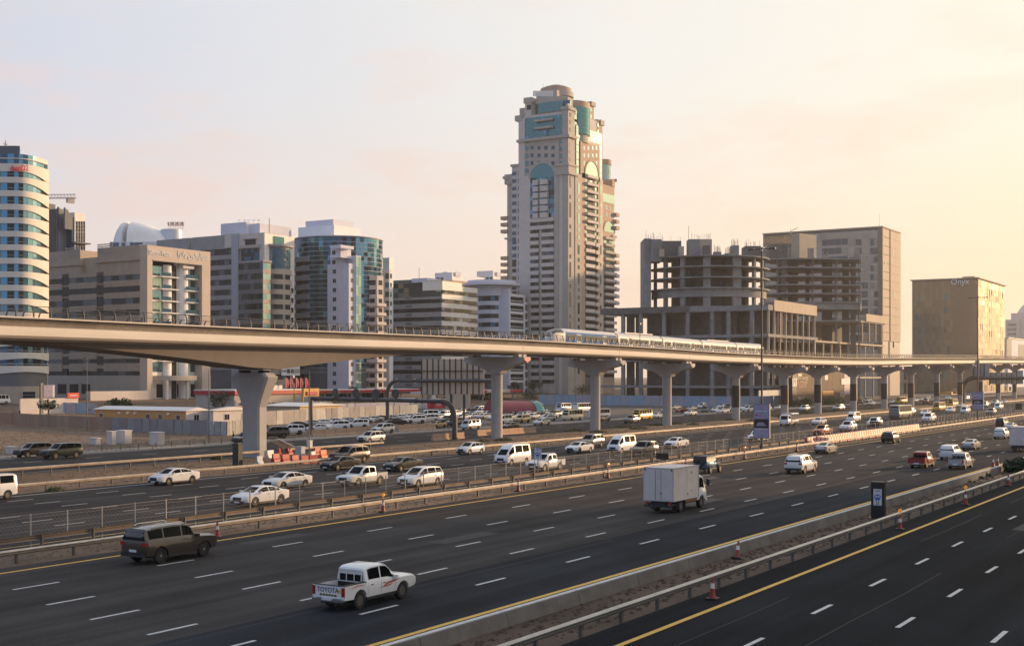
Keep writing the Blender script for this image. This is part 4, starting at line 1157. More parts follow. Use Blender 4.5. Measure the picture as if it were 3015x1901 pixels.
 while z > base + 2:
  if k < 2:
   put('window', window_me(3.6, 2.0, .3, w_cream, g_dark, 0, 1), root, M=Matrix.Translation((s3 - .06, T_at(1096, s3), z)) @ Matrix.Rotation(SIDE, 4, 'Z'))
   put('window', window_me(2.6, 2.0, .3, w_cream, g_dark, 0, 1), root, M=Matrix.Translation((S_at(1120, t3), t3 - .06, z)))
  else:
   MB().box(s3 - 1.3, sr3 + .3, t3 - 1.2, tl3 - 1, z - 1.9, z - .75).obj('balcony', w_pink, root)
   put('window', piece('window', 2.4, 1.6, .1, g_dark), root, M=Matrix.Translation((s3 - .1, T_at(1096, s3), z + .2)) @ Matrix.Rotation(SIDE, 4, 'Z'))
   put('window', piece('window', 2.0, 1.6, .1, g_dark), root, M=Matrix.Translation((S_at(1120, t3), t3 - .1, z + .2)))
  z -= pz; k += 1
 t4 = tf + 14; s4 = S_at(928, t4)
 z4 = Z_at(752, s4, t4); z = z4; k = 0
 sx, sy = plan(905, Zc - 12)
 while z > base + 3:
  MB().box(sx - 2, sx + 6, sy - 2.4, sy + 5.6, z - 1.8, z).obj('balcony', w_grey, root)
  put('pane', piece('pane', 6.5, pz - 1.9, .1, g_dark), root, M=Matrix.Translation((sx - 1, sy + 1.5, z + .0 - 1.8 - (pz - 1.8) / 2)) @ Matrix.Rotation(SIDE, 4, 'Z'))
  MB().box(sx - .8, sx + 5, sy - 1.8, sy + 5, z - pz, z - 1.8).obj('bay_wall', w_dgrey, root)
  z -= pz
 n = Bld('white_flats', 'narrow white block with teal windows right of the round glass tower', 'building', 1146, t0 + 12)
 sn, tn = n.s0, n.t0
 n.box('wall', sn, n.S(1156), tn, n.T(1128) + 6, base, n.z(791), w_white)
 n.box('wall', sn + 4, n.S(1152), n.T(1140), n.T(1122) + 6, base, n.z(757), mat('pale_teal_panel', (.45, .60, .60), .5))
 for k in range(9):
  n.Sd('window', window_me(2.0, 2.3, .2, w_frame, g_sky if k % 2 else g_teal, 1), n.T(1140), n.z(812 + 27 * k), .06)
  n.F('window', window_me(1.3, 2.0, .2, w_frame, g_teal, 0), n.S(1151), n.z(812 + 27 * k), .06)
blue_round()
# --- 7 striped office
def striped():
 b = Bld('striped_office', 'office block with cream and dark horizontal stripes and stepped top', 'building', 1302.5, 300)
 s0, t0, base = b.s0, b.t0, b.base - .5
 s1 = b.S(1406); tl = b.T(1156) + 8
 pitch = b.z(900) - b.z(926)
 zt = b.z(852)
 b.box('core', s0 + .6, s1 - .5, t0 + .6, tl, base, zt - .3, w_dgrey)
 b.box('top_band', s0, s1, t0, t0 + 8, b.z(853), b.zF(1380, 846) , w_ivory)
 b.box('penthouse', s0 - .05, b.S(1360), t0 - .05, t0 + 10, b.z(853) + .0, b.z(827), w_ivory)
 b.box('penthouse_roof', s0 + 1, b.S(1362), t0 + .4, t0 + 9, b.z(827), b.z(826) + .3, w_brick)
 for k in range(11):
  ya = 853 + 26.1 * k
  za, zm, zc = b.z(ya), b.z(ya + 12), b.z(ya + 26.1)
  if zc < base + 1: break
  b.box('spandrel', s0 + .0, s1, t0 + .0, t0 + .5, zc, zm, w_ivory)
  b.box('spandrel', s0 + .05, s0 + .55, t0 + .55, tl, zc, zm, w_grey)
  for i in range(12):
   w = (s1 - s0) / 12; b.F('pane', piece('pane', w - .06, za - zm, .08, b.rnd.choices([g_dark, g_grey, w_frame], [12, 4, .6])[0]), s0 + w * (i + .5), (za + zm) / 2, -.35, tilt=R(.35))
  for i in range(14):
   w = (tl - t0 - .6) / 14; b.Sd('pane', piece('pane', w - .06, za - zm, .08, b.rnd.choices([g_dark, g_deep], [5, 2])[0]), t0 + .6 + w * (i + .5), (za + zm) / 2, -.35, tilt=R(.35))
  b.box('sunshade', s0 + .0, b.S(1330), t0 - .45, t0, zm + .25, zm + .5, w_dframe)
  b.box('sunshade', b.S(1380), s1, t0 - .45, t0, zm + .0, zm + .25, w_dframe)
  b.Sd('ac_grille', piece('ac_grille', 3.2, 1.1, .1, w_dgrey), b.T(1203), (zm + zc) / 2, .06)
 b.panes('S', t0 + .7, tl, b.zS(1230, 875), b.zS(1230, 832), 12, 3, [g_grey, g_bronze, g_dark, g_pale], -.02, weights=[6, 2, 3, .6])
 b.box('attic', s0 + .3, s0 + 12, t0 + 3, tl, b.z(853), b.zS(1250, 830), w_dgrey)
 b.box('roof_plant', s0 + 4, s0 + 14, b.T(1258, s0 + 4), b.T(1212, s0 + 4), b.zS(1240, 840), b.zS(1240, 816), w_lilac)
 b.box('roof_plant', s0 + 4, s0 + 14, b.T(1210, s0 + 4), b.T(1156, s0 + 4), b.zS(1240, 836), b.zS(1200, 821), w_dgrey)
 MB().tube([(s0 + 5, b.T(1234, s0 + 5), zt), (s0 + 5, b.T(1234, s0 + 5), b.zS(1234, 783))], .1, 5).obj('mast', m_steel, b.root)
striped()
# --- 8 office with a round disc roof
def disc_roof():
 b = Bld('disc_roof_office', 'rounded office under a flat disc roof, beside the tall tower', 'building', 1500, 296)
 s0, t0, base = b.s0, b.t0, b.base - .5
 s1 = b.S(1546); pitch = b.z(900) - b.z(925.5)
 Zc = s0 * CT + t0 * ST
 c = plan(1452, Zc + 8); px = (Zc + 8) / FX
 Rr = 50 * px
 zt = b.z(870)
 def rp(r): return arc(c, r, VA - 1.9, VA + 1.6, 24)
 MB().prism(arc(c, Rr - .6, 0, 6.2832 * 31 / 32, 31), base, zt).obj('core', w_dgrey, b.root, fix=True)
 zd = Z_at(843, *c)
 cyl = MB().prism(arc(c, 56 * px, 0, 6.2832 * 39 / 40, 39), zt + .01, zd).obj('drum', w_lilac, b.root, smooth=40, fix=True)
 MB().prism(arc(plan(1448, Zc + 8), 85 * px, 0, 6.2832 * 47 / 48, 47), zd + .02, zd + 1.0).obj('disc_roof', w_lilac, b.root, smooth=40, fix=True)
 MB().prism(arc(plan(1448, Zc + 8), 72 * px, 0, 6.2832 * 47 / 48, 47), zd + 1.02, zd + 2.3).obj('roof_ring', w_lilac, b.root, smooth=40, fix=True)
 for k in range(10):
  z1 = b.z(872 + 25.4 * k); z2 = z1 - pitch
  if z2 < base: break
  b.arc_band('spandrel', rp(Rr), z2, z2 + pitch * .48, .5, w_lilac)
  pts = rp(Rr - .35)
  for i in range(24):
   p, q = pts[i], pts[i + 1]; a = math.atan2(q[1] - p[1], q[0] - p[0]); l = math.hypot(q[0] - p[0], q[1] - p[1])
   if i % 2 == 0: put('pane', piece('pane', l * 2 - .06, pitch * .54, .08, g_dark if (i + k) % 3 else g_deep), b.root, M=Matrix.Translation((q[0], q[1], z2 + pitch * .75)) @ Matrix.Rotation(a, 4, 'Z') @ Matrix.Rotation(b.rnd.gauss(0, R(.4)), 4, 'X'))
 b.box('wall', s0 + .5, s1 - .3, t0 + .5, t0 + 20, base, b.z(864) - .2, w_dgrey)
 b.box('pilaster', s0 - 1.5, s0 - .02, t0 - .6, t0 + 9, base, b.z(850), w_lilac)
 b.box('end_post', s1 - 1.1, s1, t0 - .1, t0 + 18, base, b.z(866), w_white)
 b.box('roof_band', s0, s1 - 1.1, t0 - .15, t0 + 1, b.z(872), b.z(864), w_white)
 for k in range(10):
  z1 = b.z(872 + 25.4 * k); z2 = z1 - pitch
  if z2 < base: break
  b.box('spandrel', s0, s1 - 1.1, t0 - .1, t0 + .5, z2, z2 + pitch * .3, w_white)
  b.box('balcony_rail', s0, s1 - 2.4, t0 - .14, t0 - .1, z2 + pitch * .48, z2 + pitch * .56, w_white)
  for i in range(4):
   w = (s1 - 1.1 - s0) / 4; b.F('pane', piece('pane', w - .1, pitch * .68, .08, g_dark), s0 + w * (i + .5), z2 + pitch * .65, -.3, tilt=R(.4))
 sa, sb = b.S(1565), b.S(1600)
 b.box('slot', s1, sa, t0 + 2.5, t0 + 12, base, b.z(869), m_dark)
 b.box('wing', sa, sb, t0 + .3, t0 + 16, base, b.z(868), w_cream)
 for k in range(11):
  for i in range(4):
   w = (sb - sa) / 4; z = b.z(876 + 25.4 * k)
   if z > base + 3: b.F('panel', piece('panel', w - .06, pitch * .48 if k < 20 else 1, .1, b.rnd.choice([w_cream, w_ivory, w_tan]) if b.rnd.random() < .5 else w_ivory), sa + w * (i + .5), z, -.22); b.F('panel', piece('panel', w - .06, pitch * .44, .1, w_ivory), sa + w * (i + .5), z - pitch * .5, -.20)
  b.box('bracket', s1 + 1.2, sa, t0 + 1.6, t0 + 2.5, b.z(888 + 25.4 * k) - .4, b.z(884 + 25.4 * k), w_white) if b.z(888 + 25.4 * k) > base + 2 else None
disc_roof()
# --- 9 white blocks far behind
def far_white():
 for i, (xc, xl, xr, y, t, lab) in enumerate(((1331, 1281, 1364, 801, 470, 'small white stepped block behind the striped office'), (1452, 1426, 1484, 796, 480, 'small white block behind the disc roof, against the tall tower'))):
  b = Bld('white_block', lab, 'building', xc, t)
  b.box('wall', b.s0, b.S(xr), t, b.T(xl), b.base, b.z(812), w_white)
  b.box('wall', b.s0 + .5, b.S(xr) - .5, t + .4, t + 14, b.z(812), b.z(y), w_white)
  if i == 0:
   b.box('wall', b.s0 + 2, b.S(1345), b.T(1312), b.T(1298), b.z(812), b.z(798), w_white)
   b.box('red_roof', b.s0 - 4, b.S(xr) + 4, t - 3, t + 6, b.z(836), b.z(826), w_brick)
  for k in range(3):
   for x in (xl + 9, xl + 20): b.Sd('window', piece('window', 2.4, 2.0, .2, g_grey), b.T(x), b.z(819 + 11 * k) , .1)
  b.F('window', piece('window', 6, 3, .2, w_lilac), b.S((xc + xr) / 2), b.z(805), .5)
far_white()
# --- 10 tall arched tower
def tower():
 b = Bld('arched_tower', 'tall stone and teal glass tower with arched bays and a domed top', 'skyscraper', 1673, 277)
 s0, t0, base = b.s0, b.t0, b.base - .5
 ft = 22.0 * (s0 * CT + t0 * ST) / FX          # storey height
 S, T, z = b.S, b.T, b.z
 tL1, tL2, tL3 = T(1483), T(1502), T(1527)
 zA, zB, zC = b.zS(1490, 537), b.zS(1512, 489), z(325)
 sR1, sR2 = S(1820), S(1775)
 # ---- masses
 b.box('side_wing', s0 + 3, s0 + 28, tL2, tL1, base, zA, w_mush)
 b.box('side_wing', s0 + 1.5, s0 + 28, tL3, tL2, base, zB, w_pink)
 b.box('shaft', s0 + .6, sR2 - .4, t0 + .6, tL3, base, zC, w_pink)
 b.box('front_wing', sR2 - .4, sR1, t0 + 2.0, tL3 - 4, base, b.zF(1800, 545), w_brick)
 # ---- corner pier
 pa, pb = T(1655), S(1692)
 b.box('corner_pier', s0, pb, t0, pa, base, z(322), w_mush)
 b.box('corner_pier_cap', s0 - .5, pb + .5, t0 - .5, pa + .5, z(322), z(312), w_mush)
 k = 0
 y = 336
 while y < 1100:
  h = ft * .52 if (k % 3 or y < 520) else ft * 1.5
  b.F('window', piece('window', 1.35, h, .12, g_dark), S(1679), z(y), .08); y += 22 if h < ft else 44; k += 1
 k = 0; y = 545
 while y < 1100:
  tall = k % 3 == 0
  b.F('window', piece('window', 1.5, ft * (1.5 if tall else .5), .12, g_pale if y < 880 else g_dark), S(1702), b.zF(1702, y + (11 if tall else 0)), .42); y += 44 if tall else 22; k += 1
 b.box('front_pier', pb, S(1712), t0 - .3, t0 + 4, base, b.zF(1700, 512), w_mush)
 b.box('front_pier', S(1712), S(1721), t0 + .1, t0 + 4, base, b.zF(1715, 430), w_mush)
 b.box('front_pier', S(1765), S(1776), t0 + .1, t0 + 4, base, b.zF(1770, 530), w_pink)
 # ---- cornice ledges
 b.box('ledge', s0 - 1.0, pb + .8, t0 - 1.0, tL3 + .6, z(404), z(396), w_mush)
 b.box('ledge', s0 - .8, pb + 1.6, t0 - .8, pa + 3.5, z(487), z(481), w_mush)
 b.box('ledge', s0 - .8, pb + 2.6, t0 - .8, pa + 3.5, z(513), z(507), w_mush)
 b.box('pier_block', s0 - .4, pb + .4, t0 - .4, T(1645), z(508), z(486), w_mush)
 # ---- side face: piers left and right of the glazed bay
 u0, u1 = T(1632), T(1561)
 b.box('side_pier', s0, s0 + .6, pa, u0, base, z(487), w_pink)
 b.box('side_pier', s0, s0 + .6, u1, tL3, base, b.zS(1545, 520), w_pink)
 b.box('side_pier', s0 - .3, s0 + .6, T(1646), T(1635), base, z(487), w_mush)
 b.box('upper_wall', s0 + .2, s0 + .6, T(1646), T(1545), z(512), z(404), w_mush)
 for r in range(3):
  for c in range(4):
   x = 1566 + c * 20.5
   b.Sd('window', window_me(1.6, 1.7, .2, w_dframe, g_deep, 1), T(x), b.zS(x, 435 + r * 22.5), .06, s0 + .2)
 for x in (1551, 1652):
  for r in range(5): b.Sd('window', piece('window', 1.6, ft * .6, .12, g_teal), T(x), b.zS(x, 415 + r * 22), -.08)
 b.panes('S', T(1654), T(1546), z(396), z(333), 14, 6, [g_teal, g_teal, g_blue, g_deep], -.35, weights=[9, 3, 1, .6], tilt=R(.5))
 for y in (356, 378): b.box('balcony', s0 - 1.6, s0 + .3, T(1627), T(1577), b.zS(1600, y) - .3, b.zS(1600, y) + .5, w_mush)
 ua, ub = u0, u1; rc = (ub - ua) / 2; uc = (ua + ub) / 2; zs = b.zS(1597, 522)
 def arch(plane, axis, uc, rc, zs, thick, m, sgn):
  n = 14; out_ = MB()
  for i in range(n):
   a, c = math.pi * i / n, math.pi * (i + 1) / n
   p = [(uc + rc * math.cos(a), zs + rc * math.sin(a)), (uc + rc * math.cos(c), zs + rc * math.sin(c))]
   q = [(uc + (rc + thick) * math.cos(c), zs + (rc + thick) * math.sin(c)), (uc + (rc + thick) * math.cos(a), zs + (rc + thick) * math.sin(a))]
   pts = p + q
   if axis == 'S': out_.loft([[(plane - .25, u, zz) for u, zz in pts], [(plane + .3, u, zz) for u, zz in pts]])
   else: out_.loft([[(u, plane - .25, zz) for u, zz in pts], [(u, plane + .3, zz) for u, zz in pts]])
  out_.obj('arch_trim', m, b.root, fix=True)
  g = MB(); pts = [(uc + rc * math.cos(math.pi * i / 14), zs + rc * math.sin(math.pi * i / 14)) for i in range(15)]
  if axis == 'S': g.loft([[(plane - .06, u, zz) for u, zz in pts], [(plane + .2, u, zz) for u, zz in pts]])
  else: g.loft([[(u, plane - .06, zz) for u, zz in pts], [(u, plane + .2, zz) for u, zz in pts]])
  return g
 arch(s0 + .2, 'S', uc, rc, zs, 1.0, w_mush, 1).obj('arch_glass', g_teal, b.root, fix=True)
 b.box('arch_spandrel_wall', s0 + .16, s0 + .6, ua, ub, z(640) - 30, zs, w_dgrey)
 zb_ = b.zS(1597, 641)
 b.panes('S', ua, ub, zb_, zs, 8, 9, [g_deep, g_blue, g_dark, g_teal], -.10, tilt=R(.6), weights=[4, 3, 3, 2])
 for r in range(6):
  zz = b.zS(1597, 536 + r * 19.5)
  for (xa, xb) in ((1572, 1587), (1593, 1615)): b.box('balcony', s0 - 1.3, s0 + .1, T(xb), T(xa), zz - 1.25, zz + 1.0, w_pink)
 yb = 647.0
 while yb < 1120:
  zz = b.zS(1597, yb)
  if zz < base + 3: break
  first = yb < 680
  runs = ((ua, ub),) if first else ((ua, T(1596)), (T(1588), ub))
  for (a, c) in runs:
   b.box('balcony_parapet', s0 - .9, s0 + .3, a + .05, c - .05, zz - .95, zz + .75, w_pink)
   n = max(2, int((c - a) / 1.7)); w = (c - a) / n
   for i in range(n): b.Sd('pane', piece('pane', w - .08, ft - 1.8, .1, b.rnd.choice([g_dark, g_dark, g_grey, g_deep])), a + w * (i + .5), zz - .95 - (ft - 1.7) / 2, -.14, tilt=R(.6))
  yb += 22.1
 b.box('mid_pier', s0 - .2, s0 + .4, T(1595.5), T(1588.5), base, b.zS(1597, 672), w_mush)
 # ---- left wings: windows, turret cap, corner balconies
 for k in range(27):
  y = 510 + 22 * k
  if b.zS(1509, y) < base + 3: break
  tall = (k > 8 and k % 3 == 0)
  b.Sd('window', window_me(2.3, ft * (1.05 if tall else .55), .2, w_mush, g_deep if k < 12 else g_dark, 1), T(1509), b.zS(1509, y), .06, s0 + 1.5)
  b.Sd('window', piece('window', 1.0, ft * .55, .2, g_dark), T(1526), b.zS(1526, y), .06, s0 + .6)
 b.box('wing_cap', s0 + .9, s0 + 10, tL3, tL2 + .5, zB, zB + 1.0, w_mush)
 b.box('turret', s0 + 2.2, s0 + 8, T(1500), tL1 + 1.0, zA - .5, zA + 4.0, w_mush)
 b.box('turret_cap', s0 + 1.6, s0 + 8.4, T(1489), tL1 + 1.6, zA + 2.0, zA + 3.2, w_mush)
 for k, y in enumerate((640, 659, 679, 758, 777, 797, 816)):
  b.box('corner_balcony', s0 + 2.0, s0 + 5, tL1 - .5, tL1 + 3.0, b.zS(1483, y + 5), b.zS(1483, y - 5), w_brick)
 b.box('ledge', s0 + 2.5, s0 + 6, tL2 - 4, tL1 + 1.2, b.zS(1483, 703), b.zS(1483, 698), w_mush)
 # ---- front face
 f0, f1 = S(1721), S(1765)
 b.box('front_backing', S(1698), sR2 - .5, t0 + .35, t0 + .8, base, b.zF(1730, 376), w_dgrey)
 b.panes('F', S(1698), sR2 - .4, b.zF(1735, 415), b.zF(1720, 377), 12, 4, [g_pale], -.28, tilt=R(.12))
 for (xa, xb) in ((1698, 1707), (1765, 1773)):
  for r in range(7): b.F('pane', piece('pane', S(xb) - S(xa) - .1, ft * .9, .08, g_pale), (S(xa) + S(xb)) / 2, b.zF(1735, 427 + r * 21), -.22)
 fa, fb = S(1708), S(1765)
 zt_, zs2 = b.zF(1735, 424), b.zF(1742, 517)
 b.box('front_field', fa, fb, t0 - .2, t0 + .6, zs2 - 2, zt_, w_brick)
 for i, x in enumerate((1719, 1731, 1744, 1755)):
  for r in range(3): b.F('window', window_me(1.5, 1.7, .2, w_ivory, g_sky, 1), S(x), b.zF(x, 436 + r * 22), .26)
 rc2 = (S(1760) - S(1722)) / 2; uc2 = (S(1760) + S(1722)) / 2
 arch(t0 - .25, 'F', uc2, rc2, zs2, .8, w_brick, 1).obj('arch_glass', g_pale, b.root, fix=True)
 b.box('front_field', S(1712), S(1722), t0 - .2, t0 + .6, base, zs2, w_brick)
 b.box('front_field', S(1760), S(1767), t0 - .2, t0 + .6, base, zs2, w_brick)
 y = 519.0; k = 0
 while y < 1110:
  zz = b.zF(1742, y)
  if zz < base + 3: break
  if k < 7: b.box('balcony', S(1722), S(1754), t0 - 1.6, t0 + .3, zz - 1.3, zz - .1, w_pink)
  else:
   b.box('balcony_parapet', S(1722), S(1749), t0 - .7, t0 + .3, zz - .9, zz + .7, w_pink)
   b.box('balcony_parapet', S(1752), S(1763), t0 - .7, t0 + .3, zz - 1.2, zz + .5, w_pink)
  n = 5; w = (S(1760) - S(1722)) / n
  for i in range(n): b.F('pane', piece('pane', w - .1, ft * .48, .1, (g_pale if k < 9 else g_dark) if i in (0, 4) else g_dark), S(1722) + w * (i + .5), zz - ft * .62, -.28 if k > 6 else -.2, tilt=R(.6))
  y += 22.0; k += 1
 for k in range(12): b.F('window', piece('window', 1.2, ft * (.5 if k % 2 else 1.3), .1, g_pale if k < 7 else g_dark), S(1768), b.zF(1768, 560 + 44 * k), .24) if b.zF(1768, 560 + 44 * k) > base + 3 else None
 # ---- right wing: field with windows, arch, balconies, glass drum, turret
 w0, w1 = S(1777), sR1
 tw = t0 + 2.0
 for i in range(3):
  for r in range(3): b.F('window', window_me(1.5, 1.7, .2, w_ivory, g_sky, 1), b.S(1786 + i * 10.5, tw), Z_at(612 + r * 21, b.S(1790, tw), tw), .06, tw)
 b.box('wing_glass', w0 + .2, w1 - .2, tw - .2, tw + .1, Z_at(592, w0, tw), Z_at(566, w0, tw), g_pale)
 rc3 = (b.S(1808, tw) - b.S(1778, tw)) / 2; uc3 = (b.S(1808, tw) + b.S(1778, tw)) / 2; zs3 = Z_at(684, uc3, tw)
 arch(tw - .05, 'F', uc3, rc3, zs3, .8, w_brick, 1).obj('arch_glass', g_pale, b.root, fix=True)
 y = 700.0; k = 0
 while y < 1110:
  zz = Z_at(y, uc3, tw)
  if zz < base + 3: break
  b.box('balcony', uc3 - rc3, uc3 + rc3 * (.8 if k < 5 else 1.15), tw - 1.2, tw + .1, zz - 1.0, zz + .3, w_pink if k > 4 else w_mush)
  for i in range(4):
   w = rc3 / 2; b.F('pane', piece('pane', w - .1, ft * .45, .1, (g_pale if k < 5 else g_dark)), uc3 - rc3 + w * (i + .5), zz - ft * .68, .05, tw, tilt=R(.6))
  y += 20.6 if k < 5 else 20.6; k += 1
 for k, y in enumerate((632, 652, 671, 752, 772, 792, 812, 832, 852, 872, 892)):
  b.box('corner_balcony', sR1 - 1, sR1 + 2.2, tw - 1.6, tw + 2.0, Z_at(y + 5.5, sR1, tw), Z_at(y - 4.5, sR1, tw), w_brick if k < 5 else w_pink)
 b.box('ledge', sR1 - 3, sR1 + 1.2, tw - .8, tw + 1.5, Z_at(700, sR1, tw), Z_at(694, sR1, tw), w_mush)
 cw = (b.S(1788, tw + 6), tw + 9)
 rw = (b.S(1801, tw + 2) - b.S(1776, tw + 2)) / 2
 def drum(c, r, z0, z1, ms, nz, half=1.9):
  n = 22
  MB().prism(arc(c, r - .2, 0, 6.2832 * 31 / 32, 31), z0, z1).obj('drum_core', w_dgrey, b.root, fix=True)
  for i in range(n):
   a0, a1 = VA - half + 2 * half * i / n, VA - half + 2 * half * (i + 1) / n
   p, q = (c[0] + r * math.cos(a0), c[1] + r * math.sin(a0)), (c[0] + r * math.cos(a1), c[1] + r * math.sin(a1))
   l = math.hypot(q[0] - p[0], q[1] - p[1]); a = math.atan2(q[1] - p[1], q[0] - p[0]); h = (z1 - z0) / nz
   for j in range(nz): put('pane', piece('pane', l - .06, h - .08, .08, ms[min(len(ms) - 1, i * len(ms) // n)]), b.root, M=Matrix.Translation(((p[0] + q[0]) / 2, (p[1] + q[1]) / 2, z0 + h * (j + .5))) @ Matrix.Rotation(a, 4, 'Z') @ Matrix.Rotation(b.rnd.gauss(0, R(.5)), 4, 'X'))
 zw = b.zF(1800, 545)
 zd = Z_at(487, *cw)
 drum(cw, rw, zw - 10, zd, [g_teal, g_teal, g_pale, g_pale], 6)
 MB().prism(arc(cw, rw + .4, 0, 6.2832 * 31 / 32, 31), zd, Z_at(473, *cw)).obj('drum_band', w_brick, b.root, smooth=40, fix=True)
 b.box('turret', b.S(1802, tw), sR1 + .2, tw - .2, tw + 6, zw, Z_at(530, sR1, tw), w_brick)
 b.box('turret_cap', b.S(1812, tw), sR1 + 1.0, tw - .8, tw + 6.4, Z_at(535, sR1, tw), Z_at(526, sR1, tw), w_mush)
 # ---- crown: set-back drum, corner towers, dome
 b.box('crown_block', s0 + 7, S(1700), t0 + 7, T(1548), zC, b.zS(1612, 329) + 6.3, w_mush)
 b.box('crown_corner', s0 + .6, S(1690), t0 + .6, T(1663), zC, z(284), w_mush)
 for y in (299, 319): b.F('window', piece('window', 1.5, 2.4, .1, g_pale), S(1683), z(y), .06, t0 + .6); b.Sd('window', piece('window', 3.2, 1.6, .1, g_deep), T(1667), z(y), .06, s0 + .6)
 b.box('crown_corner', s0 + .4, s0 + 4, T(1562), T(1548) + .6, zC - 1, b.zS(1555, 290), w_pink)
 b.box('crown_cap', s0 + .0, s0 + 4.4, T(1562) - .4, T(1548) + 1.2, b.zS(1555, 303), b.zS(1555, 287), w_mush)
 b.Sd('window', piece('window', 2.2, 2.2, .1, g_dark), T(1556), b.zS(1556, 316), .06, s0 + .4)
 zcr = b.zS(1612, 329)
 csd = (s0 + 3.6, (T(1655) + T(1566)) / 2); rsd = (T(1566) - T(1657)) / 2
 def sarc(c, rx, ry, n, e=0): return [(c[0] - (rx - e) * math.sin(math.pi * i / n), c[1] - (ry - e) * math.cos(math.pi * i / n)) for i in range(n + 1)]
 pts = sarc(csd, 3.2, rsd, 18)
 for i in range(18):
  q, p = pts[i], pts[i + 1]
  l = math.hypot(q[0] - p[0], q[1] - p[1]); a = math.atan2(q[1] - p[1], q[0] - p[0])
  for j in range(2): put('pane', piece('pane', l - .05, 2.15, .1, g_teal), b.root, M=Matrix.Translation(((p[0] + q[0]) / 2, (p[1] + q[1]) / 2, zcr + 1.1 + 2.2 * j)) @ Matrix.Rotation(a, 4, 'Z') @ Matrix.Rotation(b.rnd.gauss(0, R(.4)), 4, 'X'))
 b.arc_band('crown_band', list(reversed(pts)), zcr + 4.4, zcr + 6.6, 1.5, w_mush)
 cf = (S(1722), t0 + 6.2); rf = (S(1747) - S(1694)) / 2
 ptf = [(cf[0] - rf * math.cos(math.pi * i / 18), cf[1] - 7.6 * math.sin(math.pi * i / 18)) for i in range(19)]
 for i in range(18):
  p, q = ptf[i], ptf[i + 1]
  l = math.hypot(q[0] - p[0], q[1] - p[1]); a = math.atan2(q[1] - p[1], q[0] - p[0])
  for j in range(6): put('pane', piece('pane', l - .05, (z(300) - z(382)) / 6 - .06, .1, g_teal if i < 13 else g_pale), b.root, M=Matrix.Translation(((p[0] + q[0]) / 2, (p[1] + q[1]) / 2, z(382) + (z(300) - z(382)) * (j + .5) / 6)) @ Matrix.Rotation(a, 4, 'Z') @ Matrix.Rotation(b.rnd.gauss(0, R(.4)), 4, 'X'))
 b.arc_band('crown_band', ptf, z(301), z(283), 1.5, w_brick)
 MB().prism([(x + (cf[0] - x) * .08, y + .5) for x, y in ptf] + [(cf[0] + rf * .8, t0 + 30), (cf[0] - rf * .9, t0 + 30)], zC - 12, z(288)).obj('crown_core', w_mush, b.root, fix=True)
 b.box('crown_corner', S(1748), S(1760), t0 + 2, t0 + 8, zC - 20, b.zF(1752, 300), w_brick)
 b.box('crown_cap', S(1750), S(1762), t0 + 1.4, t0 + 8.4, b.zF(1755, 312), b.zF(1755, 299), w_mush)
 b.box('shaft_corner', S(1762), S(1776), t0 + .4, t0 + 7, b.zF(1770, 540), b.zF(1770, 354), w_brick)
 b.box('shaft_cap', S(1768), S(1779), t0 - .2, t0 + 7.4, b.zF(1775, 370), b.zF(1775, 355), w_mush)
 for y in (322, 342): b.F('window', piece('window', 1.3, 1.8, .1, g_pale), S(1751), b.zF(1751, y), .06, t0 + 2)
 for y in (368, 388): b.F('window', piece('window', 1.3, 1.8, .1, g_pale), S(1763), b.zF(1763, y), .06, t0 + .4)
 b.box('left_turret', s0 - .4, s0 + 3, tL3 - 2, tL3 + 1.8, b.zS(1530, 356), b.zS(1530, 340), w_mush)
 b.box('left_pier', s0 - .1, s0 + .6, T(1545), tL3, z(530), b.zS(1535, 350), w_pink)
 b.F('window', piece('window', 1.4, 2, .1, g_pale), S(1698), b.zF(1698, 330), .3, t0 + .6)
 b.box('corner_turret', pb, S(1705), t0 + .6, t0 + 5, b.zF(1700, 376), b.zF(1700, 325), w_brick)
 for y in (344, 366): b.F('window', piece('window', 2.2, 2.2, .1, g_pale), S(1698), b.zF(1698, y), .06, t0 + .6)
 cd = (s0 + 17, t0 + 16)
 zd0 = z(287)
 px = (cd[0] * CT + cd[1] * ST) / FX
 for (r, ya, yb2, m) in ((52, 290, 276, w_mush), (46, 276, 264, w_brick), (34, 264, 258.5, w_mush), (18, 258.5, 253.5, w_brick)):
  MB().prism(arc((cd[0], cd[1]), r * px, 0, 6.2832 * 39 / 40, 39), Z_at(ya, *cd), Z_at(yb2, *cd)).obj('dome_ring', m, b.root, smooth=40, fix=True)
 MB().tube([(s0 + 12, t0 + 20, Z_at(262, *cd)), (s0 + 12, t0 + 20, Z_at(250, *cd))], .1, 5).obj('antenna', m_steel, b.root)
 for x in range(1572, 1630, 6):
  b.Sd('roof_window', piece('roof_window', .9, 2.6, .1, w_ivory), T(x, s0 + 8), Z_at(276, s0 + 8, T(x, s0 + 8)), .1, s0 + 8)
 b.box('roof_house', s0 + 8, s0 + 16, T(1640, s0 + 8), T(1579, s0 + 8), zd0 - 1, Z_at(270, s0 + 8, T(1600, s0 + 8)), w_mush)
tower()
g_sunlit = gl('sunlit_bronze_glass', (.46, .36, .22), .7, .2)  # bronze glass with the sunlit gold of the front face coloured in
g_sunlit2 = gl('pale_sunlit_bronze_glass', (.40, .33, .22), .7, .25)
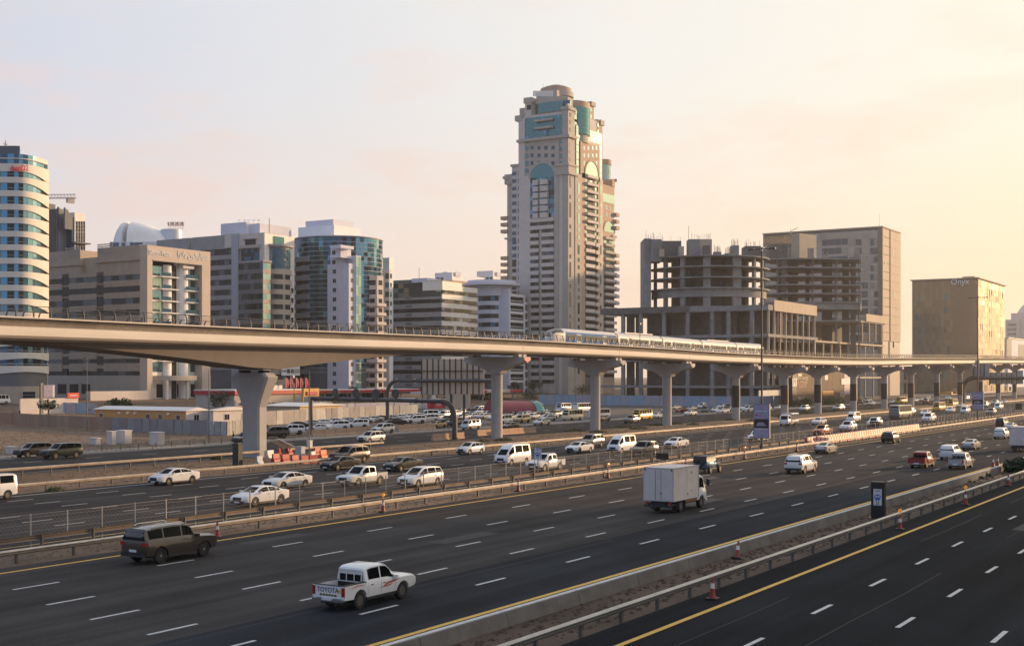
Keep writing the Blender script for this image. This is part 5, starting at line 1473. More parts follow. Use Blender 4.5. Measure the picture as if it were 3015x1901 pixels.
# --- 11 and 12 unfinished concrete frames
def rebar(b, x0, x1, y0, y1, z, n, hgt=3.0):
 mb = MB()
 for i in range(n):
  x, y = b.rnd.uniform(x0, x1), b.rnd.uniform(y0, y1)
  mb.tube([(x, y, z - .2), (x + b.rnd.uniform(-.1, .1), y + b.rnd.uniform(-.1, .1), z + hgt * b.rnd.uniform(.6, 1))], .05, 4)
 mb.obj('rebar', mat('rusty_rebar', (.30, .17, .10), .8), b.root)
def frame_one():
 b = Bld('unfinished_building', 'unfinished concrete frame with curved floors and no walls, in the centre right', 'building', 2262, 154)
 s0, t0, base = b.s0, b.t0, b.base - .3
 S, T, z = b.S, b.T, b.z
 tl = T(1790) + 3; s1 = S(2403)
 zr0, zr1 = z(914), z(896)
 for (ya, yb, m, nm) in ((912, 896, w_conc, 'roof_slab'), (991, 982, w_conc, 'floor_slab'), (1062, 1056, w_conc, 'floor_slab'), (1143, 1136, w_conc, 'floor_slab')):
  b.box(nm, s0, s1 if nm == 'roof_slab' else s1 + 2, t0, tl, z(ya), z(yb), m)
 b.box('upstand', s0 + 5, S(2403), t0 - .3, t0 - .02, b.zF(2330, 921), b.zF(2330, 890), w_tan)
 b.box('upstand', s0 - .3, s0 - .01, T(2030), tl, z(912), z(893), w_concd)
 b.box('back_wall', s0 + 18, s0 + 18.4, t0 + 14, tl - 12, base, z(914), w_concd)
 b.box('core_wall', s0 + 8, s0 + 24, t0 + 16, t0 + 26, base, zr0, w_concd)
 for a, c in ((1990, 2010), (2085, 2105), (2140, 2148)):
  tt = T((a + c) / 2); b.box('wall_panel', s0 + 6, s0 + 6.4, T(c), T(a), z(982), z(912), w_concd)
 for x in (1832, 1884, 1953, 2023, 2095, 2143, 2212):
  for (ya, yb) in ((982, 912), (1056, 991), (1136, 1062), (1200, 1143)):
   b.Sd('column', piece('column', 1.25, z(yb) - z(ya) - .02, 1.0, w_conc), T(x), (z(ya) + z(yb)) / 2, -.3)
 n = 9
 for i in range(n):
  x = 2266 + (2401 - 2266) * i / (n - 1)
  for (ya, yb) in ((982, 912), (1056, 991), (1136, 1062), (1200, 1143)):
   b.F('column', piece('column', .42, z(yb) - z(ya) - .02, .7, w_tan), S(x), (z(ya) + z(yb)) / 2, -.15)
 b.F('stair_wall', window_me(4.2, 12.5, .4, w_tan, m_dark, 0, 1), S(2302), z(948), -.5)
 for (ya, yb) in ((982, 912), (1056, 991), (1136, 1062), (1215, 1143)):
  for (xa, xb) in ((1845, 1868), (1905, 1960), (1975, 2092), (2112, 2205), (2215, 2258)):
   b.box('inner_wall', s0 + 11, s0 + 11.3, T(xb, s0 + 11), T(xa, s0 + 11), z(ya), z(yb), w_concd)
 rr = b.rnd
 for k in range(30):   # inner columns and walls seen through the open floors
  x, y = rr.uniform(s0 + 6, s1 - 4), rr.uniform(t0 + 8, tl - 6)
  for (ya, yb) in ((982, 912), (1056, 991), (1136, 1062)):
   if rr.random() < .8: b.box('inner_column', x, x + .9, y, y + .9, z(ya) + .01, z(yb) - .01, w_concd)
 Zc = 466.0; c = plan(2086, Zc)
 px = Zc / FX
 r = 22.0
 A0, A1 = VA - 1.62, VA + 1.58
 def disc(rad): return arc(c, rad, A0, A1, 30) + [(c[0] + 14 * math.cos(VA + math.pi), c[1] + 14 * math.sin(VA + math.pi))]
 Zn = Zc - r
 zz = lambda y: CAMH + (HZ - y) * Zn / FX
 floors = [749, 780.5, 812.5, 844]
 for i, y in enumerate(floors):
  MB().prism(disc(r), zz(y) - .42, zz(y)).obj('floor_slab', w_conc, b.root, smooth=30, fix=True)
 b.arc_band('parapet_wall', arc(c, r - 1.2, A0, A1, 30), zz(872), zz(844) - .45, .35, w_conc)
 MB().prism(disc(r - .8), zr1 - .1, zr1 + .4).obj('floor_slab', w_conc, b.root, fix=True)
 cols = [(-1.45, 1.0), (-1.02, 1.4), (-.62, 1.6), (-.18, 2.6), (.36, 3.3), (.78, 1.1), (1.12, .9), (1.48, 1.1)]
 lev = [zr1 + .41] + [zz(y) for y in reversed(floors)]
 for i in range(len(lev) - 1):
  lo, hi = lev[i], lev[i + 1] - .43
  for (a, w) in cols:
   rad = r - 1.6
   put('column', piece('column', w, hi - lo - .02, 1.1, w_conc), b.root, M=Matrix.Translation((c[0] + rad * math.cos(VA + a), c[1] + rad * math.sin(VA + a), (lo + hi) / 2)) @ Matrix.Rotation(VA + a + R(90), 4, 'Z'))
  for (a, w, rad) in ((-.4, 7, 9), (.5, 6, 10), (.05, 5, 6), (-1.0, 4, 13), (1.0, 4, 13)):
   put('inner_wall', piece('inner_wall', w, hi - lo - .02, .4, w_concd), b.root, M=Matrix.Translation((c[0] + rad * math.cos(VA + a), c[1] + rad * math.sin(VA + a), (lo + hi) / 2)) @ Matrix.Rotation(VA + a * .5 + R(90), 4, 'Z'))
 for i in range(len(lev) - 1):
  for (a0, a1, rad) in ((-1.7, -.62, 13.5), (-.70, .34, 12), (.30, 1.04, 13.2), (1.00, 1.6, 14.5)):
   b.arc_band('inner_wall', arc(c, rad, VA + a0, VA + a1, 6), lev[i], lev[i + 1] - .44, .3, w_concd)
 MB().prism(arc(c, 5.5, 0, 5.8, 7), zr1 + .5, zz(749) - .45).obj('core_wall', w_concd, b.root, fix=True)
 def stub(x0, x1, y0, y1, m, dz=5.0, Zs=Zn + 6, nm='roof_stub', rb=0):
  p0, p1 = plan(x0, Zs), plan(x1, Zs)
  za, zb2 = CAMH + (HZ - y1) * Zs / FX, CAMH + (HZ - y0) * Zs / FX
  dx, dy = CT * dz, ST * dz
  MB().prism([p0, p1, (p1[0] + dx, p1[1] + dy), (p0[0] + dx, p0[1] + dy)], za, zb2).obj(nm, m, b.root, fix=True)
  if rb:
   mb = MB()
   for i in range(rb):
    u = b.rnd.random(); x, y = p0[0] + (p1[0] - p0[0]) * u, p0[1] + (p1[1] - p0[1]) * u
    k = b.rnd.uniform(.1, dz * .7); mb.tube([(x + CT * k, y + ST * k, zb2 - .1), (x + CT * k, y + ST * k, zb2 + b.rnd.uniform(1.4, 2.6))], .045, 4)
   mb.obj('rebar', mat('rusty_rebar', (.30, .17, .10), .8), b.root)
 stub(1897, 1917, 702, 905, w_conc, 14, Zn + 12, 'shear_wall', 4)
 stub(1917, 1948, 704, 770, w_conc, 8, Zn + 10, rb=10)
 stub(1948, 2006, 709, 760, w_concd, 8, Zn + 10, rb=6)
 stub(2000, 2014, 725, 752, w_tan, 4, Zn + 5)
 stub(2028, 2060, 704, 750, w_conc, 6, Zn + 6, rb=6)
 stub(2060, 2096, 704, 750, w_tan, 6, Zn + 6.2, rb=12)
 stub(1943, 1956, 733, 756, w_tan, 3, Zn + 6)
 stub(2073, 2090, 722, 751, w_concd, 3, Zn + 4)
 stub(2103, 2124, 741, 751, w_conc, 3, Zn + 3, rb=16)
 stub(2136, 2153, 745, 752, w_conc, 3, Zn + 4, rb=14)
 stub(2155, 2176, 722, 753, w_conc, 4, Zn + 4, rb=14)
 stub(2195, 2240, 724, 764, w_concd, 8, Zn + 14, rb=14)
 stub(2242, 2258, 738, 770, w_conc, 5, Zn + 15, rb=4)
 p = plan(2028, Zn + 8); zb_ = CAMH + (HZ - 710) * (Zn + 8) / FX
 MB().tube([(p[0], p[1], zb_ - 4), (p[0], p[1], CAMH + (HZ - 665) * (Zn + 8) / FX)], .12, 5).obj('pole', m_steel, b.root)
 p = plan(1903, Zn + 14); MB().tube([(p[0], p[1], zb_ - 4), (p[0], p[1], CAMH + (HZ - 676) * (Zn + 14) / FX)], .06, 5).obj('pole', m_steel, b.root)
frame_one()
def frame_two():
 Zc = 578.0; c = plan(2392, Zc); r = 25.0; Zn = Zc - r
 root = thing('unfinished_building', 'second unfinished concrete frame, further away in front of the tall tan block', 'building', (c[0], c[1], 0))
 class B2(Bld):
  def __init__(b): b.root = root; b.rnd = random.Random(12); b.np = 0
 b = B2()
 zz = lambda y: CAMH + (HZ - y) * Zn / FX
 w_ = lambda x, d: plan(x, d)
 left = arc(w_(2330, Zn + 14), 15, VA - 1.5, VA - .1, 12)
 outl = left + [w_(2535, Zn + 3), w_(2537, Zn + 24), w_(2300, Zn + 34)]
 out2 = arc(w_(2330, Zn + 14), 14.6, VA - 1.5, VA - .1, 12) + [w_(2534, Zn + 4), w_(2536, Zn + 24), w_(2300, Zn + 34)]
 fl = [759, 785, 811, 836, 861.5, 887]
 for y in fl: MB().prism(outl, zz(y) - .5, zz(y)).obj('floor_slab', w_conc, root, fix=True)
 MB().prism(out2, zz(909), zz(890)).obj('band_wall', w_conc, root, fix=True)
 MB().prism(outl, zz(946), zz(942)).obj('floor_slab', w_conc, root, fix=True)
 lev = [0] + [zz(946)] + [zz(y) for y in reversed(fl)]
 def stub(x0, x1, z0, z1, d, Zs, m, nm):
  p0, p1 = plan(x0, Zs), plan(x1, Zs); dx, dy = CT * d, ST * d
  MB().prism([p0, p1, (p1[0] + dx, p1[1] + dy), (p0[0] + dx, p0[1] + dy)], z0, z1).obj(nm, m, root, fix=True)
 for i in range(len(lev) - 1):
  lo, hi = lev[i] + .02, lev[i + 1] - .55
  if i == 1: hi = zz(909)
  for (x, w) in ((2309, 14), (2393, 5), (2463, 6), (2531, 3), (2290, 4)): stub(x - w / 2, x + w / 2, lo, hi, 1.2, Zn + 5, w_conc, 'column')
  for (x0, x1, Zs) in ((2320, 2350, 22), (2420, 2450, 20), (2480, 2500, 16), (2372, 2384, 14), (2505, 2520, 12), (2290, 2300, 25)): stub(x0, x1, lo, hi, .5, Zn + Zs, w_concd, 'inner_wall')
 Zr = Zn + 10
 zy = lambda y, Z: CAMH + (HZ - y) * Z / FX
 stub(2266, 2330, zz(759), zy(718, Zn + 22), 6, Zn + 22, w_concd, 'roof_stub')
 p0, p1, p2 = plan(2330, Zr), plan(2354, Zr - 5), plan(2404, Zr + 3)
 MB().prism([p0, p1, p2, (p2[0] + 6 * CT, p2[1] + 6 * ST)], zz(759), zy(690, Zr)).obj('lift_core', w_tan, root, fix=True)
 for (x0, x1, y) in ((2380, 2396, 730), (2517, 2532, 730), (2424, 2427, 738), (2434, 2437, 740), (2320, 2328, 728)): stub(x0, x1, zz(759), zy(y, Zn + 5), 1.5, Zn + 5, w_conc, 'column')
 p = plan(2328, Zr - 4)
 mb = MB(); mb.tube([(p[0], p[1], zy(700, Zr)), (p[0], p[1], zy(676, Zr))], .1, 5); q = plan(2349, Zr - 4)
 mb.tube([(p[0], p[1], zy(684, Zr)), (q[0], q[1], zy(673, Zr))], .12, 5); mb.tube([(p[0] - 4, p[1], zy(759, Zr)), (p[0] - 4, p[1], zy(690, Zr))], .08, 4); mb.tube([(p[0] - 2, p[1], zy(759, Zr)), (p[0] - 2, p[1], zy(690, Zr))], .08, 4)
 for k in range(6): mb.tube([(p[0] - 4, p[1], zy(750 - 11 * k, Zr)), (p[0] - 2, p[1], zy(745 - 11 * k, Zr))], .06, 4)
 mb.obj('hoist', m_steel, root)
 d = Bld('unfinished_podium', 'low unfinished podium frame with a pale upstand, right of the concrete frames', 'building', 2397, 172)
 s0, t0 = d.s0, d.t0; S, z = d.S, d.z
 s1 = S(2606)
 for ya in (1002, 1060, 1110): d.box('floor_slab', s0, s1, t0, t0 + 26, z(ya + 4), z(ya - 1), w_tan)
 d.box('roof_slab', S(2520), s1, t0, t0 + 26, d.zF(2560, 951), d.zF(2560, 946), w_conc)
 d.box('upstand', S(2548), S(2614), t0 - .5, t0 - .02, d.zF(2580, 950), d.zF(2580, 928), w_tan)
 lv = [(1060, 1003), (1110, 1061), (1200, 1111)]
 for i in range(9):
  x = 2402 + 24.5 * i
  for (ya, yb) in lv: d.F('column', piece('column', .6, z(yb) - z(ya) - 1.2, .7, w_tan), S(x), (z(ya) + z(yb)) / 2 - .2, -.15)
 for x in (2541, 2561, 2580, 2598): d.F('column', piece('column', .6, d.zF(2560, 951) - d.zF(2560, 1006), .7, w_tan), S(x), d.zF(x, 979), -.15)
 d.box('back_wall', s0, s1, t0 + 20, t0 + 20.4, 0, d.zF(2560, 955), w_concd)
 for i in range(14): d.F('inner_wall', piece('inner_wall', 3.5, z(1003) - z(1110), .4, w_concd), S(2405 + 14 * i), (z(1110) + z(1003)) / 2, -12)
frame_two()
# --- 13 tall tan glass block
def tan_block():
 b = Bld('tan_block', 'tall tan glass block behind the unfinished frames', 'building', 2599, 186)
 s0, t0 = b.s0, b.t0; S, T, z = b.S, b.T, b.z
 s1 = S(2652); tl = T(2246); zt = z(669)
 b.box('core', s0 + .4, s1 - .3, t0 + .4, tl, 0, zt - .3, w_dgrey)
 pit = (z(700) - z(725.5))
 b.panes('S', T(2584), tl, z(701), zt - 1.2, 16, 3, [g_bronze, g_bron2, g_bronze, g_sky], -.3, weights=[6, 3, 6, .2], tilt=R(.5))
 for k in range(13):
  zc = z(713 + 25.6 * k)
  if zc < 6: break
  for (xa, xb, n) in ((2562, 2584, 2), (2500, 2556, 3), (2420, 2496, 4)):
   for i in range(n):
    w = (T(xa) - T(xb)) / n
    b.Sd('pane', piece('pane', w - .15, pit * .72, .1, b.rnd.choice([g_bronze, g_grey, g_bron2, g_grey])), T(xb) + w * (i + .5), b.zS((xa + xb) / 2, 713 + 25.6 * k), .04, tilt=R(.8))
 b.box('side_pier', s0, s0 + .4, t0, T(2584), 0, zt, mat('bronze_panel', (.22, .18, .14), .5, .3))
 b.box('side_field', s0 + .05, s0 + .4, T(2584) + .05, tl, 0, z(702) , w_mush)
 b.box('roof_edge', s0 - .2, s1 + .2, t0 - .2, tl + .2, zt, zt + .7, w_tan)
 sm, sn = S(2618), S(2622)
 b.box('groove', sm, sn, t0 + .25, t0 + .5, 0, zt - .02, m_dark)
 for k in range(13):
  zc = z(683 + 25.6 * k)
  if zc < 5: break
  b.F('panel', piece('panel', sm - s0 - .1, pit - .22, .3, w_tan), (s0 + sm) / 2, zc, 0)
  for i in range(2): b.F('panel', piece('panel', (s1 - sn) / 2 - .1, pit - .06, .3, w_tan), sn + (s1 - sn) * (.25 + .5 * i), zc, 0.0)
 for (x, y) in ((2629, 745), (2607, 775), (2632, 868), (2634, 1014)): b.F('window', piece('window', 2.0, 3.0, .1, g_pale), S(x), b.zF(x, y), .1)
 MB().tube([(S(2612), t0 + 4, zt), (S(2612), t0 + 4, zt + 8)], .08, 5).obj('mast', m_steel, b.root)
tan_block()
# --- 14 Onyx block
def onyx():
 b = Bld('glass_office_cube', 'tan glass office cube with white Onyx lettering at top', 'building', 2880, 164)
 s0, t0 = b.s0, b.t0; S, T, z = b.S, b.T, b.z
 s1 = S(2959); tl = T(2686); zt = z(819)
 b.box('core', s0 + .4, s1 - .4, t0 + .4, tl, 0, zt - .2, w_dgrey)
 tm = T(2805)
 b.panes('S', t0 + .6, tm, 1, zt - .6, 10, 16, [g_bron2, g_bron2], -.3, tilt=R(.25))
 b.np = 120
 b.panes('S', tm, tl, 1, zt - .6, 14, 17, [g_bronze, g_bron2, g_bronze, g_sky, g_pale], -.3, tilt=R(1.1), weights=[5, 6, 4, .3, .15])
 b.panes('F', s0 + .6, s1, 1, zt - .6, 12, 18, [g_sunlit, g_sunlit2], -.3, tilt=R(.8))
 b.box('corner_trim', s0 - .1, s0 + .5, t0 - .1, t0 + .5, 0, zt, w_brick)
 b.box('end_trim', s0 - .1, s0 + .6, tl - .6, tl + .1, 0, zt, w_brick)
 b.box('roof_edge', s0 - .6, s1 + 1.2, t0 - .6, tl + 1.2, zt, zt + .6, w_tan)
 b.box('roof_box', s0 + 14, s0 + 34, t0 + 5, t0 + 12, zt + .6, zt + 2.4, w_tan)
 tx = T(2827)
 text('lettering', 'Onyx', 5.0, w_white, b.root, (s0 - .4, tx, b.zS(2827, 829.5)), SIDE, .15, label='white lettering under the roof edge', sx=.95)
onyx()
# --- 15 far right pale buildings
def far_right():
 b = Bld('spire_tower', 'pale hazy stepped tower with a pointed top at the right edge', 'building', 3000, 320)
 m = mat('far_pale_stone', (.5, .47, .44), .8)
 z = b.z; s0 = b.s0; t0 = b.t0
 tl = b.T(2960)
 b.box('wall', s0, b.S(3060), t0, tl, 0, z(940), m)
 tu, tv = b.T(2975), b.T(2990)
 b.box('wall', s0 + 4, s0 + 120, t0 - 60, tu, 0, z(921), m)
 cx, cy = s0 + 30, b.T(3003)
 w = abs(b.T(2985) - b.T(3003))
 MB().loft([[(cx - q, cy - q, z(y)), (cx + q, cy - q, z(y)), (cx + q, cy + q, z(y)), (cx - q, cy + q, z(y))] for q, y in ((w * 1.15, 940), (w, 918), (w * .75, 910), (w * .45, 901), (.3, 893))]).obj('spire', m, b.root)
 for k in range(6): b.Sd('window_band', piece('window_band', tl - t0 - 6, 3.5, .3, g_grey), (tl + t0) / 2, z(955 + 14 * k), .2)
 b = Bld('pale_office', 'low pale blue white office right of the tan glass cube', 'building', 2968, 230)
 z = b.z; s0 = b.s0; t0 = b.t0
 b.box('wall', s0, b.S(3040), t0, b.T(2950), 0, z(995), w_lilac)
 b.box('roof_slab', s0 - 1, b.S(3040), t0 - 1, b.T(2948), z(995), z(993), w_ivory)
 b.F('window', piece('window', b.S(2978) - b.S(2963), 22, .3, g_grey), b.S(2971), b.zF(2971, 1034), .1)
 for y in (1024, 1042, 1060): b.F('window', piece('window', b.S(3030) - b.S(2998), 6, .3, g_grey), b.S(3014), b.zF(3014, y), .1)
far_right()
# --- vehicles
def paint(name, rgb, metal=0.0, rough=.28): return mat(name, rgb, rough, metal, coat=.6)
PAINT = dict(white=paint('white_car_paint', (.66, .66, .655)), pearl=paint('pearl_car_paint', (.58, .57, .55), .1), silver=paint('silver_car_paint', (.42, .43, .44), .5), grey=paint('grey_car_paint', (.12, .125, .13), .4),
             black=paint('black_car_paint', (.010, .010, .011)), brown=paint('brown_car_paint', (.06, .044, .036), .25), gold=paint('tan_car_paint', (.42, .30, .16), .3), red=paint('red_car_paint', (.22, .015, .012)),
             yellow=paint('yellow_bus_paint', (.62, .36, .03)), blue=paint('blue_car_paint', (.025, .15, .27), .3), green=paint('dark_green_car_paint', (.012, .02, .019), .3), cream=paint('cream_bus_paint', (.62, .54, .36)),
             orange=paint('orange_car_paint', (.55, .14, .03)), lilac=paint('white_lilac_bus_paint', (.55, .53, .60)), lightblue=paint('pale_blue_car_paint', (.30, .40, .48), .3))
v_glass = mat('car_glass', (.004, .005, .006), .05, spec=.06)
v_tyre = mat('tyre_rubber', (.012, .012, .012), .8)
v_rim = mat('alloy_rim', (.34, .34, .34), .35, .8)
v_steelrim = mat('steel_rim', (.10, .095, .09), .5, .4)
v_trim = mat('black_trim', (.018, .018, .019), .55)
v_chrome = mat('chrome_trim', (.6, .6, .6), .18, .9)
v_head = mat('headlamp_glass', (.55, .58, .62), .1, .3)
v_tail = mat('tail_lamp_red', (.30, .012, .012), .2, coat=.5)
v_plate = mat('number_plate_white', (.62, .63, .66), .4)
v_bed = mat('bed_liner', (.012, .012, .012), .7)
v_box = mat('box_body_white', (.58, .515, .48), .5, var=.08, scale=1.2, space='object', dark=(.47, .42, .39), darkscale=.5)
def ring(x, zb, hw, zbelt, ztop_, hwt):
 zm = zb + (zbelt - zb) * .52
 h = [(hw * .78, zb), (hw * .965, zb + .10), (hw, zm), (hw * .985, zbelt), (hw * .94, zbelt + (ztop_ - zbelt) * .12), (hwt, ztop_ - .05), (hwt * .8, ztop_)]
 return [(x, y, z) for y, z in h] + [(x, -y, z) for y, z in reversed(h)]
def lerp_st(st, x):
 for a, b in zip(st, st[1:]):
  if a[0] <= x <= b[0]:
   u = (x - a[0]) / (b[0] - a[0]); return [p + (q - p) * u for p, q in zip(a, b)]
 return list(st[-1])
def boolean_cut(me, cutters):
 bmod = bpy.data.objects.new('tmp_body', me); COL.objects.link(bmod)
 cm = bpy.data.meshes.new('tmp_cut'); mb = MB()
 for (x, r, y0, y1) in cutters:
  k = 20
  mb.loft([[(x + r * math.cos(6.2832 * i / k), y, r * math.sin(6.2832 * i / k) + WHEELZ) for i in range(k)] for y in (y0, y1)], 1)
 cme = mb.mesh('tmp_cut', [me.materials[0], v_trim], fix=True)
 co = bpy.data.objects.new('tmp_cut', cme); COL.objects.link(co)
 m = bmod.modifiers.new('b', 'BOOLEAN'); m.operation = 'DIFFERENCE'; m.object = co; m.solver = 'EXACT'
 dg = bpy.context.evaluated_depsgraph_get()
 out_ = bpy.data.meshes.new_from_object(bmod.evaluated_get(dg))
 bpy.data.objects.remove(bmod); bpy.data.objects.remove(co)
 return out_
WHEELZ = .34
def wheel_meshes(r, w, style):
 k = 22
 prof = [(r * .62, -w / 2), (r * .93, -w / 2), (r, -w / 2 + .04), (r, w / 2 - .04), (r * .93, w / 2), (r * .62, w / 2)]
 mb = MB()
 mb.loft([[(q * math.cos(6.2832 * i / k), y, q * math.sin(6.2832 * i / k)) for i in range(k)] for q, y in prof], cap=False)
 tyre = mb.mesh('wheel', v_tyre, 40, fix=True)
 rm = MB()
 for sg in (1,):
  yo = -w / 2 + .02
  rm.loft([[(q * math.cos(6.2832 * i / k), y, q * math.sin(6.2832 * i / k)) for i in range(k)] for q, y in ((r * .62, yo), (r * .57, yo), (r * .54, yo + .06), (.02, yo + .07))], 1 if style != 'steel' else 0)
  n = 10 if style == 'spoke' else 5
  if style != 'steel':
   for j in range(n):
    a = 6.2832 * j / n; d = .16 if n == 10 else .3
    rm.loft([[(.03 * math.cos(a + 1.5), yo + .03, .03 * math.sin(a + 1.5)), (.03 * math.cos(a - 1.5), yo + .03, .03 * math.sin(a - 1.5)), (r * .62 * math.cos(a - d * .4), yo + .005, r * .62 * math.sin(a - d * .4)), (r * .62 * math.cos(a + d * .4), yo + .005, r * .62 * math.sin(a + d * .4))],
                         [(.03 * math.cos(a + 1.5), yo + .06, .03 * math.sin(a + 1.5)), (.03 * math.cos(a - 1.5), yo + .06, .03 * math.sin(a - 1.5)), (r * .62 * math.cos(a - d * .4), yo + .05, r * .62 * math.sin(a - d * .4)), (r * .62 * math.cos(a + d * .4), yo + .05, r * .62 * math.sin(a + d * .4))]], 0)
  rm.loft([[(q * math.cos(6.2832 * i / 10), y, q * math.sin(6.2832 * i / 10)) for i in range(10)] for q, y in ((.07, yo + .06), (.06, yo), (.01, yo - .005))], 0)
 rim = rm.mesh('rim', [v_steelrim if style == 'steel' else v_rim, v_trim], fix=True)
 return tyre, rim
PROTO = {}
T4 = Matrix.Translation
FLIP = Matrix.Rotation(math.pi, 4, 'Z')
def proto(kind):
 """list of (part name, mesh, matrix, painted, [sub-parts]) for one kind of vehicle, heading +X, wheels on z = 0"""
 if kind in PROTO: return PROTO[kind]
 global WHEELZ
 parts = []
 def add(nm, me, M=None, painted=False, sub=(), far=True): parts.append((nm, me, M or Matrix.Identity(4), painted, list(sub), far))
 base = PAINT['white']
 rr, ww, style = .34, .22, 'five'
 S = {  # stations from rear to front: x, bottom, half width, belt height, top height, half width at the top
  'sedan': [(-2.44, .50, .74, .86, .91, .62), (-2.37, .32, .86, .97, 1.03, .72), (-2.05, .24, .91, .99, 1.06, .72), (-1.82, .22, .92, .99, 1.09, .72), (-1.30, .22, .92, .985, 1.26, .66), (-.75, .22, .92, .98, 1.40, .61), (-.2, .22, .92, .97, 1.45, .63), (.2, .22, .92, .96, 1.44, .63), (.5, .22, .92, .95, 1.38, .63), (1.30, .22, .92, .93, 1.00, .77), (2.0, .22, .89, .82, .90, .76), (2.33, .26, .80, .70, .77, .66), (2.45, .36, .70, .58, .63, .58)],
  'hatch': [(-2.12, .46, .76, .95, 1.0, .62), (-2.06, .30, .86, 1.02, 1.12, .70), (-1.75, .22, .89, 1.02, 1.40, .64), (-1.2, .22, .90, 1.0, 1.50, .64), (-.2, .22, .90, .98, 1.53, .65), (.3, .22, .90, .97, 1.49, .65), (1.1, .22, .90, .95, 1.04, .76), (1.75, .22, .87, .86, .95, .74), (2.06, .26, .78, .72, .79, .64), (2.15, .38, .68, .6, .66, .56)],
  'suv': [(-2.40, .56, .82, 1.08, 1.14, .70), (-2.32, .38, .93, 1.14, 1.52, .68), (-2.15, .32, .95, 1.15, 1.72, .70), (-1.6, .30, .96, 1.14, 1.80, .72), (-.5, .30, .96, 1.12, 1.83, .73), (.2, .30, .96, 1.11, 1.82, .73), (.5, .30, .96, 1.10, 1.74, .72), (1.2, .30, .96, 1.08, 1.16, .83), (2.0, .32, .93, 1.03, 1.11, .80), (2.30, .38, .88, .95, 1.02, .76), (2.40, .44, .83, .84, .90, .72), (2.45, .52, .78, .70, .76, .68)],
  'bigsuv': [(-2.56, .58, .86, 1.12, 1.18, .74), (-2.48, .42, .97, 1.20, 1.62, .72), (-2.34, .36, .985, 1.22, 1.84, .74), (-1.7, .32, 1.0, 1.21, 1.92, .77), (-.5, .32, 1.0, 1.19, 1.95, .78), (.25, .32, 1.0, 1.18, 1.93, .78), (.55, .32, 1.0, 1.17, 1.86, .77), (1.25, .32, 1.0, 1.15, 1.25, .87), (2.1, .34, .98, 1.11, 1.21, .87), (2.45, .40, .94, 1.06, 1.13, .83), (2.56, .46, .90, .96, 1.02, .80), (2.61, .54, .86, .78, .84, .76)],
  'minivan': [(-2.44, .5, .82, 1.02, 1.08, .68), (-2.36, .32, .91, 1.06, 1.4, .66), (-2.15, .24, .92, 1.07, 1.62, .68), (-1.4, .22, .93, 1.05, 1.70, .70), (-.3, .22, .93, 1.03, 1.72, .70), (.35, .22, .93, 1.01, 1.66, .69), (1.35, .22, .92, .97, 1.06, .78), (2.05, .22, .88, .84, .92, .74), (2.36, .27, .79, .70, .77, .64), (2.46, .38, .70, .58, .64, .56)],
  'van': [(-2.36, .42, .80, 1.12, 1.70, .66), (-2.28, .30, .84, 1.14, 1.92, .68), (-2.1, .26, .85, 1.14, 2.0, .70), (.6, .26, .85, 1.12, 2.03, .71), (1.15, .26, .85, 1.10, 1.96, .70), (1.5, .26, .85, 1.08, 1.74, .69), (2.12, .26, .84, 1.04, 1.12, .75), (2.30, .32, .80, .80, .87, .70), (2.38, .44, .74, .58, .64, .64)],
  'highvan': [(-2.60, .42, .82, 1.14, 1.90, .64), (-2.52, .30, .86, 1.16, 2.16, .66), (-2.3, .26, .88, 1.16, 2.26, .68), (.8, .26, .88, 1.14, 2.28, .68), (1.25, .26, .88, 1.12, 2.12, .68), (1.65, .26, .88, 1.10, 1.78, .69), (2.36, .26, .87, 1.05, 1.13, .77), (2.54, .32, .82, .80, .87, .72), (2.62, .44, .76, .58, .64, .66)],
  'minibus': [(-3.50, .5, .94, 1.30, 2.2, .80), (-3.44, .36, 1.0, 1.32, 2.42, .84), (-3.2, .34, 1.02, 1.32, 2.55, .86), (2.3, .34, 1.02, 1.30, 2.58, .87), (2.75, .34, 1.02, 1.28, 2.48, .85), (3.15, .34, 1.01, 1.22, 1.9, .84), (3.42, .36, .98, 1.08, 1.16, .86), (3.52, .5, .92, .8, .86, .80)],
  'coach': [(-5.6, .55, 1.15, 1.45, 2.9, 1.04), (-5.52, .36, 1.23, 1.46, 3.1, 1.08), (-5.2, .32, 1.25, 1.46, 3.22, 1.10), (4.9, .32, 1.25, 1.46, 3.24, 1.10), (5.35, .32, 1.25, 1.42, 3.1, 1.08), (5.52, .36, 1.22, 1.3, 2.6, 1.08), (5.62, .55, 1.14, 1.1, 1.25, 1.05)],
  'pickup': [(-1.10, .40, .86, 1.07, 1.60, .70), (-1.04, .36, .90, 1.08, 1.69, .72), (-.85, .36, .91, 1.08, 1.77, .73), (.1, .36, .92, 1.06, 1.80, .74), (.42, .36, .92, 1.05, 1.74, .73), (1.15, .36, .92, 1.04, 1.12, .82), (2.05, .38, .91, 1.02, 1.10, .82), (2.46, .42, .88, .96, 1.04, .80), (2.60, .48, .84, .87, .93, .76), (2.66, .56, .79, .70, .77, .70)],
  'jeep': [(-1.98, .55, .76, 1.10, 1.70, .68), (-1.9, .46, .80, 1.12, 1.80, .72), (-.3, .46, .80, 1.12, 1.84, .73), (.22, .46, .80, 1.12, 1.82, .73), (.38, .46, .79, 1.12, 1.72, .72), (.62, .46, .76, 1.10, 1.16, .70), (1.7, .50, .66, 1.04, 1.10, .60), (1.95, .55, .62, .98, 1.04, .56)],
 }
 wx = dict(sedan=(-1.42, 1.40), hatch=(-1.30, 1.32), suv=(-1.40, 1.42), bigsuv=(-1.50, 1.56), minivan=(-1.45, 1.45), van=(-1.42, 1.42), highvan=(-1.5, 1.6), minibus=(-1.85, 2.15), coach=(-3.1, 3.2), pickup=(-1.55, 1.53), jeep=(-1.22, 1.30))
